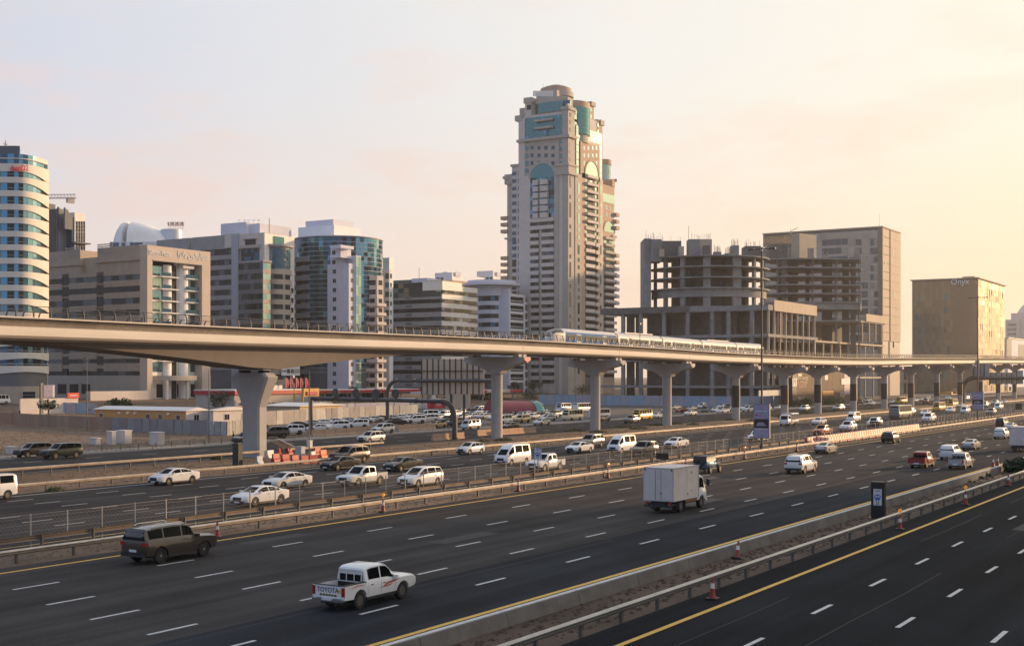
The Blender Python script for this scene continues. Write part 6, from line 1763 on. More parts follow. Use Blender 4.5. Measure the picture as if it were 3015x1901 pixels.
 if kind in ('suv', 'bigsuv', 'pickup', 'jeep'): rr, ww = .39, .26
 if kind == 'bigsuv': rr = .41; style = 'spoke'
 if kind == 'pickup': style = 'steel'
 if kind in ('van', 'highvan'): style = 'steel'; rr = .35
 if kind == 'minibus': rr, style = .40, 'steel'
 if kind == 'coach': rr, ww, style = .50, .3, 'steel'
 WHEELZ = rr
 if kind in S:
  st = S[kind]; xs = wx[kind]; hw = max(q[2] for q in st)
  body = MB().loft([ring(*q) for q in st])
  me = body.mesh('body', base, fix=True)
  if kind == 'pickup':
   bb = MB()
   bb.loft([[(-2.62, y, .52), (-1.12, y, .46), (-1.12, y, 1.12), (-2.62, y, 1.12)] for y in (-.91, -.72)]); bb.loft([[(-2.62, y, .52), (-1.12, y, .46), (-1.12, y, 1.12), (-2.62, y, 1.12)] for y in (.72, .91)])
   bme = bb.mesh('bed', base, fix=True)
   bme = boolean_cut(bme, [(xs[0], rr * 1.22, -1.2, -.6), (xs[0], rr * 1.22, .6, 1.2)])
  cut = [(x, rr * 1.18, sg * (hw - .28), sg * (hw + .3)) for x in xs for sg in (1, -1)]
  if kind == 'pickup': cut = [c for c in cut if c[0] > 0]
  if kind == 'jeep': cut = []
  if cut: me = boolean_cut(me, cut)
  me.polygons.foreach_set('use_smooth', [True] * len(me.polygons)); me.set_sharp_from_angle(angle=R(32))
  me.name = 'body'
  add('body', me, painted=True)
  def side_glass(x0, x1, v0=.10, v1=.90):
   for sg in (-1, 1):
    mb = MB(); n = 4; rings = []
    for i in range(n + 1):
     q = lerp_st(st, x0 + (x1 - x0) * i / n); lo = (q[2] * .94, q[3] + (q[4] - q[3]) * .12); hi = (q[5], q[4] - .05)
     def pt(v, o): return (q[0], sg * (lo[0] + (hi[0] - lo[0]) * v + o), lo[1] + (hi[1] - lo[1]) * v)
     rings.append([pt(v0, -.02), pt(v0, .012), pt(v1, .012), pt(v1, -.02)])
    mb.loft(rings); add('side_window', mb.mesh('side_window', v_glass, fix=True))
  def top_glass(x0, x1, nm, w=.88):
   mb = MB(); n = 3; rings = []
   for i in range(n + 1):
    q = lerp_st(st, x0 + (x1 - x0) * i / n); hwid = q[5] * w; z = q[4] - .012
    rings.append([(q[0], hwid, z - .035), (q[0], hwid * .8, z + .026), (q[0], -hwid * .8, z + .026), (q[0], -hwid, z - .035), (q[0], -hwid, z - .07), (q[0], hwid, z - .07)])
   mb.loft(rings); add(nm, mb.mesh(nm, v_glass, 40, fix=True))
  G = dict(sedan=((-1.38, -.20), (-.10, .92)), hatch=((-1.75, -1.02), (-.95, -.12), (-.02, .78)), suv=((-2.12, -1.25), (-1.15, -.1), (0.0, .92)), bigsuv=((-2.28, -1.35), (-1.25, -.08), (.02, 1.0)), minivan=((-2.12, -1.3), (-1.2, -.1), (0.0, 1.05)),
                 van=((-2.0, -.75), (-.65, .62), (.85, 1.82)), highvan=((-2.2, -.85), (-.75, .68), (.95, 2.0)), minibus=((-3.1, -1.9), (-1.8, -.6), (-.5, .7), (.8, 1.9), (2.05, 2.95)), coach=((-5.1, -3.6), (-3.5, -2.0), (-1.9, -.4), (-.3, 1.2), (1.3, 2.8), (2.9, 4.2), (4.3, 5.2)),
                 pickup=((-.92, -.14), (-.04, .84)), jeep=((-1.75, -.75), (-.65, .12)))[kind]
  for a, c in G: side_glass(a, c, .08 if kind not in ('minibus', 'coach') else .04)
  F = dict(sedan=(.55, 1.26), hatch=(.36, 1.06), suv=(.54, 1.16), bigsuv=(.59, 1.2), minivan=(.42, 1.3), van=(1.53, 2.08), highvan=(1.68, 2.32), minibus=(2.80, 3.36), coach=(5.37, 5.56), pickup=(.46, 1.1), jeep=(.40, .60))[kind]
  top_glass(*F, 'windscreen')
  Bk = dict(sedan=(-1.78, -.78), hatch=(-2.04, -1.78), suv=(-2.38, -2.18), bigsuv=(-2.53, -2.36), minivan=(-2.42, -2.18), van=(-2.35, -2.14), highvan=(-2.59, -2.34), minibus=(-3.49, -3.24), coach=(-5.58, -5.24))
  if kind in ('sedan',): top_glass(*Bk[kind], 'rear_window')
  elif kind in Bk:
   q0, q1 = lerp_st(st, Bk[kind][0]), lerp_st(st, Bk[kind][1])
   z0 = q1[3] + .05; z1 = q1[4] - .12
   x0 = st[0][0] + .02; xa, xb = lerp_st(st, x0)[0] - .0, Bk[kind][1]
   mb = MB(); w0, w1 = q1[2] * .84, q1[5] * .92
   def x_at(z):
    best = st[0][0]
    for i in range(60):
     x = st[0][0] + (Bk[kind][1] - st[0][0]) * i / 59
     if lerp_st(st, x)[4] >= z + .04: return x
    return Bk[kind][1]
   xl, xu = x_at(z0), x_at(z1)
   mb.loft([[(xl - .025, -w0, z0), (xl - .025, w0, z0), (xu - .03, w1, z1), (xu - .03, -w1, z1)], [(xl + .05, -w0, z0), (xl + .05, w0, z0), (xu + .05, w1, z1), (xu + .05, -w1, z1)]])
   add('rear_window', mb.mesh('rear_window', v_glass, fix=True))
  else:
   w = st[1][5] * .92
   mb = MB().loft([[(st[0][0] - .03, -w, 1.12), (st[0][0] - .03, w, 1.12), (st[0][0] + .02, w * .95, 1.60), (st[0][0] + .02, -w * .95, 1.60)], [(st[0][0] + .05, -w, 1.12), (st[0][0] + .05, w, 1.12), (st[0][0] + .09, w * .95, 1.60), (st[0][0] + .09, -w * .95, 1.60)]])
   rw = mb.mesh('rear_window', v_glass, fix=True)
   bars = MB()
   for y in (-.62, -.22, .22, .62): bars.box(st[0][0] - .07, st[0][0] - .04, y - .015, y + .015, 1.1, 1.62)
   bars.box(st[0][0] - .07, st[0][0] - .04, -.66, .66, 1.60, 1.63)
   add('rear_window', rw, sub=[('window_bar', bars.mesh('window_bar', base), Matrix.Identity(4))] if kind == 'pickup' else ())
  fx = st[-1][0]; fz = {'sedan': .68, 'hatch': .72, 'suv': .88, 'bigsuv': .93, 'minivan': .72, 'van': .78, 'highvan': .80, 'minibus': .82, 'coach': .85, 'pickup': .86, 'jeep': .9}[kind]
  fw = st[-2][2]
  hl = MB().loft([[(fx - .42, y * fw * 1.02, fz + .06) for y in (.86, 1.0)] + [(fx - .42, y * fw * 1.02, fz + .13) for y in (1.0, .86)], [(fx - .03, y * fw, fz - .09) for y in (.62, .90)] + [(fx - .10, y * fw, fz + .06) for y in (.90, .62)]]).mesh('headlight', v_head, fix=True)
  if kind == 'jeep':
   add('headlight', MB().tube([(1.9, .42, .86), (1.99, .42, .86)], .1, 12).mesh('headlight', v_head)); add('headlight', MB().tube([(1.9, -.42, .86), (1.99, -.42, .86)], .1, 12).mesh('headlight', v_head))
  else:
   add('headlight', hl); hm = hl.copy(); hm.transform(Matrix.Diagonal((1, -1, 1, 1))); hm.flip_normals(); add('headlight', hm)
  gz = fz - .10
  add('grille', MB().box(fx - .10, fx + .012, -fw * .52, fw * .52, gz - .14, gz + .13).mesh('grille', v_trim))
  add('bumper', MB().box(fx - .16, fx + .03, -fw * .82, fw * .82, st[-1][1] - .10, st[-1][1] + .08).mesh('bumper', v_trim))
  add('number_plate', MB().box(fx - .05, fx + .045, -.26, .26, gz - .28, gz - .17).mesh('number_plate', v_plate), far=False)
  rx = st[0][0] if kind != 'pickup' else -2.64
  tz, th, tw, td = {'sedan': (.86, .15, .34, .28), 'hatch': (.95, .22, .2, .2), 'suv': (1.02, .2, .22, .2), 'bigsuv': (1.08, .18, .34, .26), 'minivan': (1.0, .3, .18, .2), 'van': (.85, .5, .12, .12), 'highvan': (.85, .5, .12, .12), 'minibus': (.95, .4, .14, .14), 'coach': (1.1, .5, .2, .2), 'pickup': (.88, .38, .16, .16), 'jeep': (.95, .2, .14, .12)}[kind]
  rw_ = st[1][2] if kind != 'pickup' else .91
  for sg in (1, -1): add('tail_light', MB().box(rx - .012, rx + td, sg * rw_ * .985 - (tw if sg > 0 else 0), sg * rw_ * .985 + (tw if sg < 0 else 0), tz - th / 2, tz + th / 2).mesh('tail_light', v_tail))
  add('rear_bumper', MB().box(rx - .05 if kind != 'pickup' else rx - .14, rx + .12, -rw_ * .90, rw_ * .90, st[1][1] + (.0 if kind != 'pickup' else .08), st[1][1] + .20).mesh('rear_bumper', v_trim if kind != 'pickup' else v_chrome), far=False)
  add('number_plate', MB().box(rx - .03 if kind != 'pickup' else rx - .16, rx + .1, -.26, .26, .66 if kind != 'pickup' else .50, .78 if kind != 'pickup' else .62).mesh('number_plate', v_plate), far=False)
  mx = F[1] - (.28 if kind not in ('van', 'highvan', 'minibus', 'coach') else .1); q = lerp_st(st, mx)
  for sg in (1, -1): add('wing_mirror', MB().cbox((mx, sg * (q[2] + .10), q[3] + .09), (.14, .22, .16)).cbox((mx, sg * (q[2] + .0), q[3] + .05), (.08, .16, .05)).mesh('wing_mirror', [base]), painted=True, far=False)
  for sg in (1, -1): add('sill', MB().box(xs[0] + rr * 1.25, xs[1] - rr * 1.25, sg * hw * .93 - .03, sg * hw * .93 + .03, st[len(st) // 2][1] - .02, st[len(st) // 2][1] + .09).mesh('sill', v_trim), far=False)
  if kind in ('sedan', 'hatch', 'suv', 'bigsuv', 'minivan', 'pickup'):
   for a, c in G[-2:]:
    q = lerp_st(st, a + .12)
    for sg in (1, -1): add('door_handle', MB().cbox((a + .16, sg * (q[2] * .99 + .01), q[3] - .10), (.2, .04, .04)).mesh('door_handle', v_chrome), far=False)
  if kind in ('sedan', 'hatch', 'suv', 'bigsuv', 'minivan', 'pickup', 'van', 'highvan'):
   mb = MB()
   for x in [g[0] - .05 for g in G[-2:]] + [G[-1][1] + .12]:
    q = lerp_st(st, x); zm = q[1] + (q[3] - q[1]) * .52
    for sg in (1, -1):
     prof = [(q[2] * .965, q[1] + .12), (q[2], zm), (q[2] * .985, q[3])]
     mb.loft([[(x, sg * (y + .002), z), (x + .014, sg * (y + .002), z), (x + .014, sg * (y - .03), z), (x, sg * (y - .03), z)] for y, z in prof])
   add('door_seam', mb.mesh('door_seam', v_trim, fix=True), far=False)
  if kind in ('suv', 'bigsuv'):
   for sg in (1, -1): add('roof_rail', MB().tube([(-1.9, sg * .66, lerp_st(st, -1.9)[4] + .02), (-1.7, sg * .66, lerp_st(st, -1.7)[4] + .08), (.1, sg * .66, lerp_st(st, .1)[4] + .07), (.35, sg * .66, lerp_st(st, .35)[4] + .0)], .025, 6).mesh('roof_rail', v_chrome), far=False)
  if kind == 'pickup':
   bme.polygons.foreach_set('use_smooth', [False] * len(bme.polygons))
   add('bed_side', bme, painted=True)
   add('tailgate', MB().box(-2.66, -2.58, -.72, .72, .58, 1.12).mesh('tailgate', base), painted=True)
   add('bed_floor', MB().box(-2.58, -1.12, -.72, .72, .62, .70).box(-1.15, -1.12, -.72, .72, .70, 1.06).mesh('bed_floor', v_bed))
   for sg in (1, -1): add('bed_rail', MB().box(-2.62, -1.12, sg * .815 - .09, sg * .815 + .09, 1.121, 1.15).mesh('bed_rail', v_bed))
   add('bed_rail', MB().box(-2.67, -2.57, -.72, .72, 1.121, 1.15).mesh('bed_rail', v_bed))
   add('chassis', MB().box(-2.5, 1.4, -.55, .55, .30, .52).mesh('chassis', v_trim), far=False)
  if kind == 'jeep':
   for x, sg in ((xs[0], 1), (xs[0], -1), (xs[1], 1), (xs[1], -1)):
    add('fender', MB().loft([[(x - .56, sg * y, .62), (x - .40, sg * y, .88), (x + .36, sg * y, .90), (x + .56, sg * y, .72), (x + .50, sg * y, .70), (x + .32, sg * y, .83), (x - .36, sg * y, .81), (x - .50, sg * y, .60)] for y in (.62, .94)]).mesh('fender', v_trim, fix=True))
   add('hard_top', MB().loft([ring(x, 1.13, .815, 1.3, zt, .745) for x, zt in ((-2.0, 1.72), (-1.9, 1.84), (.25, 1.86), (.36, 1.80))]).mesh('hard_top', v_trim, 40, fix=True))
   sp, sr_ = wheel_meshes(.39, .24, 'five'); add('spare_wheel', sp, T4((-2.12, 0, 1.0)) @ Matrix.Rotation(R(-90), 4, 'Z'))
 elif kind in ('boxtruck', 'flatbed'):
  rr, ww, style = .40, .26, 'steel'; WHEELZ = rr; xs = (-1.2, 2.15); hw = .98
  cabst = [(1.42, .52, .96, 1.25, 2.1, .84), (1.50, .50, .98, 1.26, 2.22, .86), (2.2, .48, .98, 1.24, 2.26, .87), (2.52, .48, .98, 1.22, 2.14, .86), (2.92, .48, .97, 1.16, 1.24, .90), (3.0, .52, .94, .9, .96, .86)]
  me = MB().loft([ring(*q) for q in cabst]).mesh('body', base, fix=True)
  me = boolean_cut(me, [(xs[1], rr * 1.2, .6, 1.3), (xs[1], rr * 1.2, -1.3, -.6)])
  me.polygons.foreach_set('use_smooth', [True] * len(me.polygons)); me.set_sharp_from_angle(angle=R(32)); me.name = 'cab'
  add('cab', me, painted=True)
  st = cabst
  for sg in (-1, 1):
   rings = []
   for i in range(5):
    q = lerp_st(st, 1.72 + .86 * i / 4); lo = (q[2] * .94, q[3] + .12 * (q[4] - q[3])); hi = (q[5], q[4] - .05)
    rings.append([(q[0], sg * (lo[0] + (hi[0] - lo[0]) * v + o), lo[1] + (hi[1] - lo[1]) * v) for v, o in ((.05, -.02), (.05, .012), (.85, .012), (.85, -.02))])
   add('side_window', MB().loft(rings).mesh('side_window', v_glass, fix=True))
  rings = []
  for i in range(4):
   q = lerp_st(st, 2.56 + .32 * i / 3); h = q[5] * .9
   rings.append([(q[0], h, q[4] - .06), (q[0], h * .8, q[4] + .014), (q[0], -h * .8, q[4] + .014), (q[0], -h, q[4] - .06), (q[0], -h, q[4] - .1), (q[0], h, q[4] - .1)])
  add('windscreen', MB().loft(rings).mesh('windscreen', v_glass, fix=True))
  for sg in (1, -1): add('headlight', MB().box(2.90, 3.02, sg * .74 - .17, sg * .74 + .17, .70, .86).mesh('headlight', v_head))
  add('bumper', MB().box(2.84, 3.05, -.96, .96, .42, .64).mesh('bumper', base), painted=True)
  add('grille', MB().box(2.94, 3.012, -.5, .5, .70, .88).mesh('grille', v_trim))
  for sg in (1, -1): add('wing_mirror', MB().cbox((2.66, sg * 1.20, 1.72), (.1, .2, .42)).tube([(2.6, sg * .95, 1.95), (2.66, sg * 1.2, 1.95)], .02, 5).mesh('wing_mirror', v_trim))
  add('chassis', MB().box(-2.6, 2.4, -.42, .42, .52, .74).box(-2.6, 1.3, -.9, -.84, .50, .62).box(-2.6, 1.3, .84, .9, .50, .62).mesh('chassis', v_trim))
  add('rear_bumper', MB().box(-2.86, -2.72, -1.0, 1.0, .42, .56).box(-2.8, -2.6, -.5, -.4, .5, .76).box(-2.8, -2.6, .4, .5, .5, .76).mesh('rear_bumper', v_trim))
  for sg in (1, -1): add('tail_light', MB().box(-2.74, -2.66, sg * .8 - .14, sg * .8 + .14, .62, .74).mesh('tail_light', v_tail))
  for sg in (1, -1): add('mudguard', MB().box(-.62, -.58, sg * .78 - .2, sg * .78 + .2, .18, .74).box(-1.85, -1.81, sg * .78 - .2, sg * .78 + .2, .18, .74).mesh('mudguard', v_trim))
  for sg in (1, -1): add('side_guard', MB().box(-.5, 1.35, sg * .92 - .02, sg * .92 + .02, .62, .70).mesh('side_guard', mat('orange_reflector', (.5, .17, .03), .4)))
  if kind == 'boxtruck':
   bx = MB().box(-2.72, 1.36, -1.06, 1.06, .82, 2.98).mesh('cargo_box', v_box)
   add('cargo_box', bx)
   ed = MB()
   for y in (-1.065, 1.065):
    ed.box(-2.73, 1.37, y - .03, y + .03, 2.93, 3.0).box(-2.73, 1.37, y - .03, y + .03, .80, .87)
    for x in (-2.70, 1.34): ed.box(x - .035, x + .035, y - .03, y + .03, .87, 2.93)
   ed.box(-2.745, -2.70, -1.03, 1.03, 2.93, 3.0).box(-2.745, -2.70, -1.03, 1.03, .80, .87)
   add('box_trim', ed.mesh('box_trim', mat('box_trim_grey', (.42, .41, .40), .5)))
   dr = MB().box(-2.735, -2.715, -1.0, -.01, .9, 2.9).mesh('rear_door', v_box); add('rear_door', dr, sub=[('lock_bar', MB().tube([(-2.76, -.2, .92), (-2.76, -.2, 2.88)], .018, 6).box(-2.77, -2.74, -.3, -.1, 1.3, 1.36).mesh('lock_bar', v_chrome), Matrix.Identity(4))])
   d2 = MB().box(-2.735, -2.715, .01, 1.0, .9, 2.9).mesh('rear_door', v_box); add('rear_door', d2, sub=[('lock_bar', MB().tube([(-2.76, .2, .92), (-2.76, .2, 2.88)], .018, 6).mesh('lock_bar', v_chrome), Matrix.Identity(4))])
   add('side_door', MB().box(-.55, .25, -1.075, -1.055, .95, 2.86).mesh('side_door', v_box), sub=[('hinge', MB().box(-.5, -.42, -1.09, -1.07, 1.1, 1.22).box(.1, .22, -1.09, -1.07, 1.3, 1.36).box(.1, .22, -1.09, -1.07, 2.5, 2.64).mesh('hinge', v_trim), Matrix.Identity(4))])
   for z, x in ((2.86, -2.74), ): add('marker_light', MB().box(x - .012, x, -1.0, -.9, z - .05, z + .05).box(x - .012, x, .9, 1.0, z - .05, z + .05).mesh('marker_light', v_trim))
  else:
   add('flat_bed', MB().box(-2.9, 1.36, -1.05, 1.05, .80, .92).box(-2.9, 1.3, -1.07, -1.03, .92, 1.30).box(-2.9, 1.3, 1.03, 1.07, .92, 1.30).box(-2.94, -2.9, -1.05, 1.05, .92, 1.3).mesh('flat_bed', base), painted=True)
   fr = MB()
   for x in (-2.8, -1.4, 0, 1.2):
    for sg in (1, -1): fr.tube([(x, sg * 1.0, 1.3), (x, sg * 1.0, 2.35)], .03, 5)
   fr.loft([[(x, -1.06, 2.35), (x, 1.06, 2.35), (x, .9, 2.55), (x, -.9, 2.55)] for x in (-2.9, 1.3)])
   add('canopy', fr.mesh('canopy', base), painted=True)
 tyre, rim = wheel_meshes(rr, ww, style)
 yw = hw - ww / 2 - .035 if kind not in ('jeep',) else .80
 for x in xs:
  for sg in (1, -1):
   M = T4((x, sg * yw, rr)) @ (FLIP if sg > 0 else Matrix.Identity(4))
   add('wheel', tyre, M, sub=[('rim', rim, M)])
 Lmax = max(v.co.x for p in parts for v in p[1].vertices); PROTO[kind] = parts
 return parts
WIDTH = dict(sedan=1.84, hatch=1.8, suv=1.92, bigsuv=2.0, minivan=1.86, van=1.7, highvan=1.76, minibus=2.04, coach=2.5, pickup=1.84, jeep=1.6, boxtruck=2.1, flatbed=2.1)
NAMES = dict(sedan=('sedan_car', 'car'), hatch=('hatchback_car', 'car'), suv=('suv', 'car'), bigsuv=('suv', 'car'), minivan=('minivan', 'minivan'), van=('passenger_van', 'van'), highvan=('passenger_van', 'van'), minibus=('minibus', 'minibus'), coach=('coach_bus', 'bus'), pickup=('pickup_truck', 'pickup truck'), jeep=('jeep_car', 'car'), boxtruck=('box_truck', 'truck'), flatbed=('flatbed_truck', 'truck'))
VEH = {}
def vehicle(kind, color, x, y, head, label, group, lod=None, yaw=0.0, scale=1.0, center=False, roof=None, z=0.02):
 """(x, y): where the photograph shows the road under the middle of the side nearest the camera; head +1 drives away, -1 towards the left"""
 s, t = P(x, y, z if z > .1 else 0.0)
 t += WIDTH[kind] * scale / 2 if not center else 0
 dist = s * CT + t * ST
 if lod is None: lod = 0 if dist < 150 else 1 if dist < 235 else 2
 nm, cat = NAMES[kind]
 rM = T4((s, t, GZ(t) + z)) @ Matrix.Rotation((0 if head > 0 else math.pi) + yaw, 4, 'Z')
 root = put(nm, None, None, M=rM, label=label, cat=cat, group=group)
 sc = Matrix.Scale(scale, 4)
 pm = PAINT[color]
 for (pn, me, M, painted, sub, far) in proto(kind):
  if lod > 0 and not far: continue
  if lod > 1 and pn in ('bumper', 'grille'): continue
  o = put(pn, me, root, M=rM @ sc @ M)
  if painted:
   o.material_slots[0].link = 'OBJECT'; o.material_slots[0].material = pm
  if lod < 2:
   for (sn, sme, sM) in sub:
    so = put(sn, sme, o, M=rM @ sc @ sM)
    if sn == 'window_bar': so.material_slots[0].link = 'OBJECT'; so.material_slots[0].material = pm
 return root
GA, GO, GS, GP = 'vehicles on the highway driving away', 'oncoming vehicles on the highway', 'vehicles on the side road', 'cars parked behind the side road'
suv1 = vehicle('bigsuv', 'brown', 540, 1649, 1, 'large brown four-wheel drive beside the red cone on the left', GA, scale=1.04)
hil = vehicle('pickup', 'white', 1127, 1778, 1, 'white double cab pickup with lettered tailgate, nearest vehicle in the middle', GA)
trk = vehicle('boxtruck', 'white', 2032, 1503, 1, 'white box truck alone on the main carriageway', GA, scale=1.13)
vehicle('jeep', 'blue', 2104, 1392, 1, 'boxy blue off-roader with black hard top beyond the box truck', GA)
vehicle('bigsuv', 'white', 2386, 1392, 1, 'white luxury four-wheel drive right of the lamp post, seen from behind', GA, lod=0)
vehicle('sedan', 'silver', 2452, 1334, 1, 'silver white sedan beside the striped barriers near the yellow line', GA, lod=0)
vehicle('suv', 'black', 2643, 1304, 1, 'dark car driving beside the far end of the striped barriers', GA)
vehicle('pickup', 'red', 2741, 1375.5, 1, 'dark red pickup truck seen from behind on the right', GA, lod=0)
vehicle('pickup', 'silver', 2854, 1379, 1, 'silver pickup truck right of the red pickup', GA, lod=0)
vehicle('suv', 'white', 2824, 1352, 1, 'white crossover just behind the silver pickup', GA)
vehicle('sedan', 'silver', 2880, 1323, 1, 'silver sedan flashing in the sun ahead of the silver pickup', GA)
vehicle('boxtruck', 'grey', 3040, 1328, 1, 'grey box truck cut off by the right edge', GA, scale=1.12)
vehicle('suv', 'white', 2968, 1291, 1, 'white car with dark rear left of the grey box truck', GA)
vehicle('van', 'black', 2964, 1259, 1, 'black van ahead of the grey box truck', GA)
vehicle('sedan', 'white', 2992, 1266, 1, 'white sedan beside the black van at the right edge', GA)
O = [('sedan', 'white', 533, 1425, 'white sedan alone on the outer oncoming lane at the left'), ('van', 'white', -22, 1474, 'white van cut off by the left edge'), ('sedan', 'white', 791, 1486, 'white sedan with black grille, nearest behind the chain-link fence'),
     ('sedan', 'pearl', 868, 1438, 'white sedan just behind the black grilled one'), ('sedan', 'black', 1022, 1383, 'black sedan in front of the black four-wheel drive'), ('bigsuv', 'black', 1050, 1364, 'black four-wheel drive with silver roof behind the black sedan'),
     ('pickup', 'pearl', 1089, 1431, 'white double cab pickup coming towards us beside the fence'), ('sedan', 'black', 1207, 1386, 'black sedan between the white pickup and the white hatchback'), ('minivan', 'white', 1262, 1431, 'white minivan behind the fence, right of the white pickup'),
     ('hatch', 'white', 1402, 1337.5, 'white hatchback below the red panelled pier'), ('highvan', 'white', 1530, 1368, 'white high-roofed van in the middle of the oncoming lanes'), ('pickup', 'white', 1628, 1386, 'white pickup with red side stripe beside the blue bus sign'),
     ('sedan', 'white', 1724, 1333, 'white sedan with dark grille in front of the grey crossover'), ('suv', 'grey', 1758, 1317, 'dark grey crossover behind the white sedan'), ('highvan', 'white', 1849, 1333, 'white and cream high-roofed van left of the dark car with a white roof'),
     ('suv', 'green', 1917, 1342, 'dark four-wheel drive with pale roof behind the black board'), ('sedan', 'white', 2009, 1318, 'white sedan right of the dark four-wheel drive'), ('suv', 'white', 2252, 1301, 'white car half hidden by the lamp post with the advertising board'),
     ('flatbed', 'white', 2338, 1254, 'white flatbed truck with a canopy and headlights on'), ('sedan', 'white', 2425, 1250, 'white sedan with sun glint right of the flatbed truck'), ('highvan', 'white', 2525, 1243, 'white van under the viaduct right of the flatbed truck'),
     ('suv', 'white', 2513, 1269, 'white four-wheel drive with a sun glint beside the striped barriers'), ('pickup', 'orange', 2437, 1282, 'orange pickup behind the first striped barriers'), ('suv', 'white', 2590, 1256, 'white car behind a small black board on the median'),
     ('coach', 'grey', 2668, 1233, 'grey coach coming towards us under the viaduct'), ('suv', 'white', 2691, 1221, 'white four-wheel drive right behind the grey coach'), ('sedan', 'white', 2737, 1223, 'white sedan between the grey coach and the yellow bus'),
     ('bigsuv', 'white', 2749, 1243, 'large white four-wheel drive close to the fence before the yellow bus'), ('minibus', 'yellow', 2776, 1210, 'yellow school bus, the nearer of the two'), ('minibus', 'yellow', 2815, 1198, 'yellow school bus behind the nearer one'),
     ('sedan', 'white', 2809, 1214, 'white sedan beside the yellow school buses'), ('van', 'white', 2852, 1217, 'white van left of the far advertising board'), ('suv', 'silver', 2908, 1199, 'silver car right behind the far advertising board'),
     ('highvan', 'white', 2950, 1206, 'white van near the right edge behind the fence'), ('suv', 'grey', 2930, 1222, 'grey four-wheel drive behind the fence near the right edge'), ('sedan', 'silver', 2838, 1200, 'silver car far away between the yellow buses and the far board'),
     ('suv', 'silver', 2938, 1192, 'pale car far away glinting in the sun near the right edge'), ('sedan', 'white', 2965, 1188, 'pale car farthest away at the right edge'), ('sedan', 'black', 2880, 1203, 'dark car far away left of the far board')]
for k, c, x, y, l in O: vehicle(k, c, x, y, -1, l, GO, lod=0 if x in (791, 868, 1089, 1262) else None, scale=1.04)
SR = [('suv', 'black', 112, 1346, 'black car just ahead of the dark green four-wheel drive on the side road'), ('bigsuv', 'green', 197, 1350, 'dark green four-wheel drive on the side road at the left'), ('suv', 'black', 740, 1307, 'dark car hidden behind the thick flared pier'),
      ('suv', 'pearl', 1107, 1304, 'pale four-wheel drive on the side road under the sign gantry'), ('suv', 'pearl', 1140, 1276, 'cream crossover at the end of the concrete barriers'), ('sedan', 'gold', 1297, 1260, 'tan sedan on the side road beside the gantry foot'), ('van', 'silver', 1397, 1265, 'pale green white van left of the red panelled pier'),
      ('suv', 'black', 1350, 1255, 'black car between the tan sedan and the pale van'), ('van', 'white', 1493, 1248, 'cream white van just right of the red panelled pier'), ('suv', 'gold', 1547, 1245, 'tan four-wheel drive right of the cream van'), ('sedan', 'silver', 1606, 1252, 'silver coupe on the side road left of the cream minibus'),
      ('sedan', 'black', 1515, 1264, 'black sedan behind the low orange concrete barrier'), ('minibus', 'cream', 1697, 1238, 'cream minibus left of the third pier'), ('coach', 'lilac', 1775, 1231, 'white and lilac bus half hidden by the third pier'), ('sedan', 'black', 1784, 1241, 'black sedan right of the third pier'),
      ('suv', 'grey', 1872, 1246, 'grey four-wheel drive in front of the yellow minibus'), ('minibus', 'yellow', 1903, 1237, 'yellow minibus behind the grey four-wheel drive'), ('sedan', 'white', 1946, 1231, 'white car peeping out behind the yellow minibus'), ('sedan', 'white', 2043, 1223, 'white sedan on the side road right of the fourth pier'),
      ('highvan', 'grey', 2084, 1214, 'grey minibus parked behind the white sedan right of the fourth pier')]
for k, c, x, y, l in SR: vehicle(k, c, x, y, -1, l, GS, yaw=.35 if x == 2084 else 0, scale=.72 if k == 'coach' else 1.0)
nums = 'first second third fourth fifth sixth seventh eighth ninth tenth eleventh twelfth thirteenth fourteenth fifteenth sixteenth'.split()
rowA = [('sedan', 'silver', 700, 1274), ('bigsuv', 'black', 818, 1290), ('suv', 'white', 868, 1280), ('sedan', 'white', 950, 1271), ('suv', 'white', 1003, 1266), ('suv', 'white', 1060, 1261), ('sedan', 'black', 1172, 1251), ('suv', 'white', 1232, 1247), ('suv', 'pearl', 1272, 1243)]
rowB = [('sedan', 'black', 760, 1266), ('sedan', 'black', 885, 1262), ('sedan', 'silver', 926, 1257), ('sedan', 'white', 962, 1254), ('sedan', 'silver', 994, 1251), ('sedan', 'silver', 1033, 1248), ('sedan', 'white', 1079, 1246), ('sedan', 'silver', 1108, 1243), ('sedan', 'black', 1130, 1241), ('sedan', 'silver', 1160, 1239), ('sedan', 'white', 1187, 1237), ('sedan', 'silver', 1213, 1235), ('sedan', 'white', 1240, 1233), ('van', 'white', 1272, 1231)]
for row, nm in ((rowA, 'front'), (rowB, 'back')):
 for i, (k, c, x, y) in enumerate(row):
  kn = {'sedan': 'sedan', 'suv': 'crossover', 'bigsuv': 'four-wheel drive', 'van': 'van'}[k]
  vehicle(k, c, x, y, -1, '%s %s, %s from the left in the %s parked row behind the concrete barriers' % (c.replace('pearl', 'cream'), kn, nums[i], nm), GP, lod=1 if nm == 'front' else 2, yaw=random.uniform(-.08, .08) - .55)
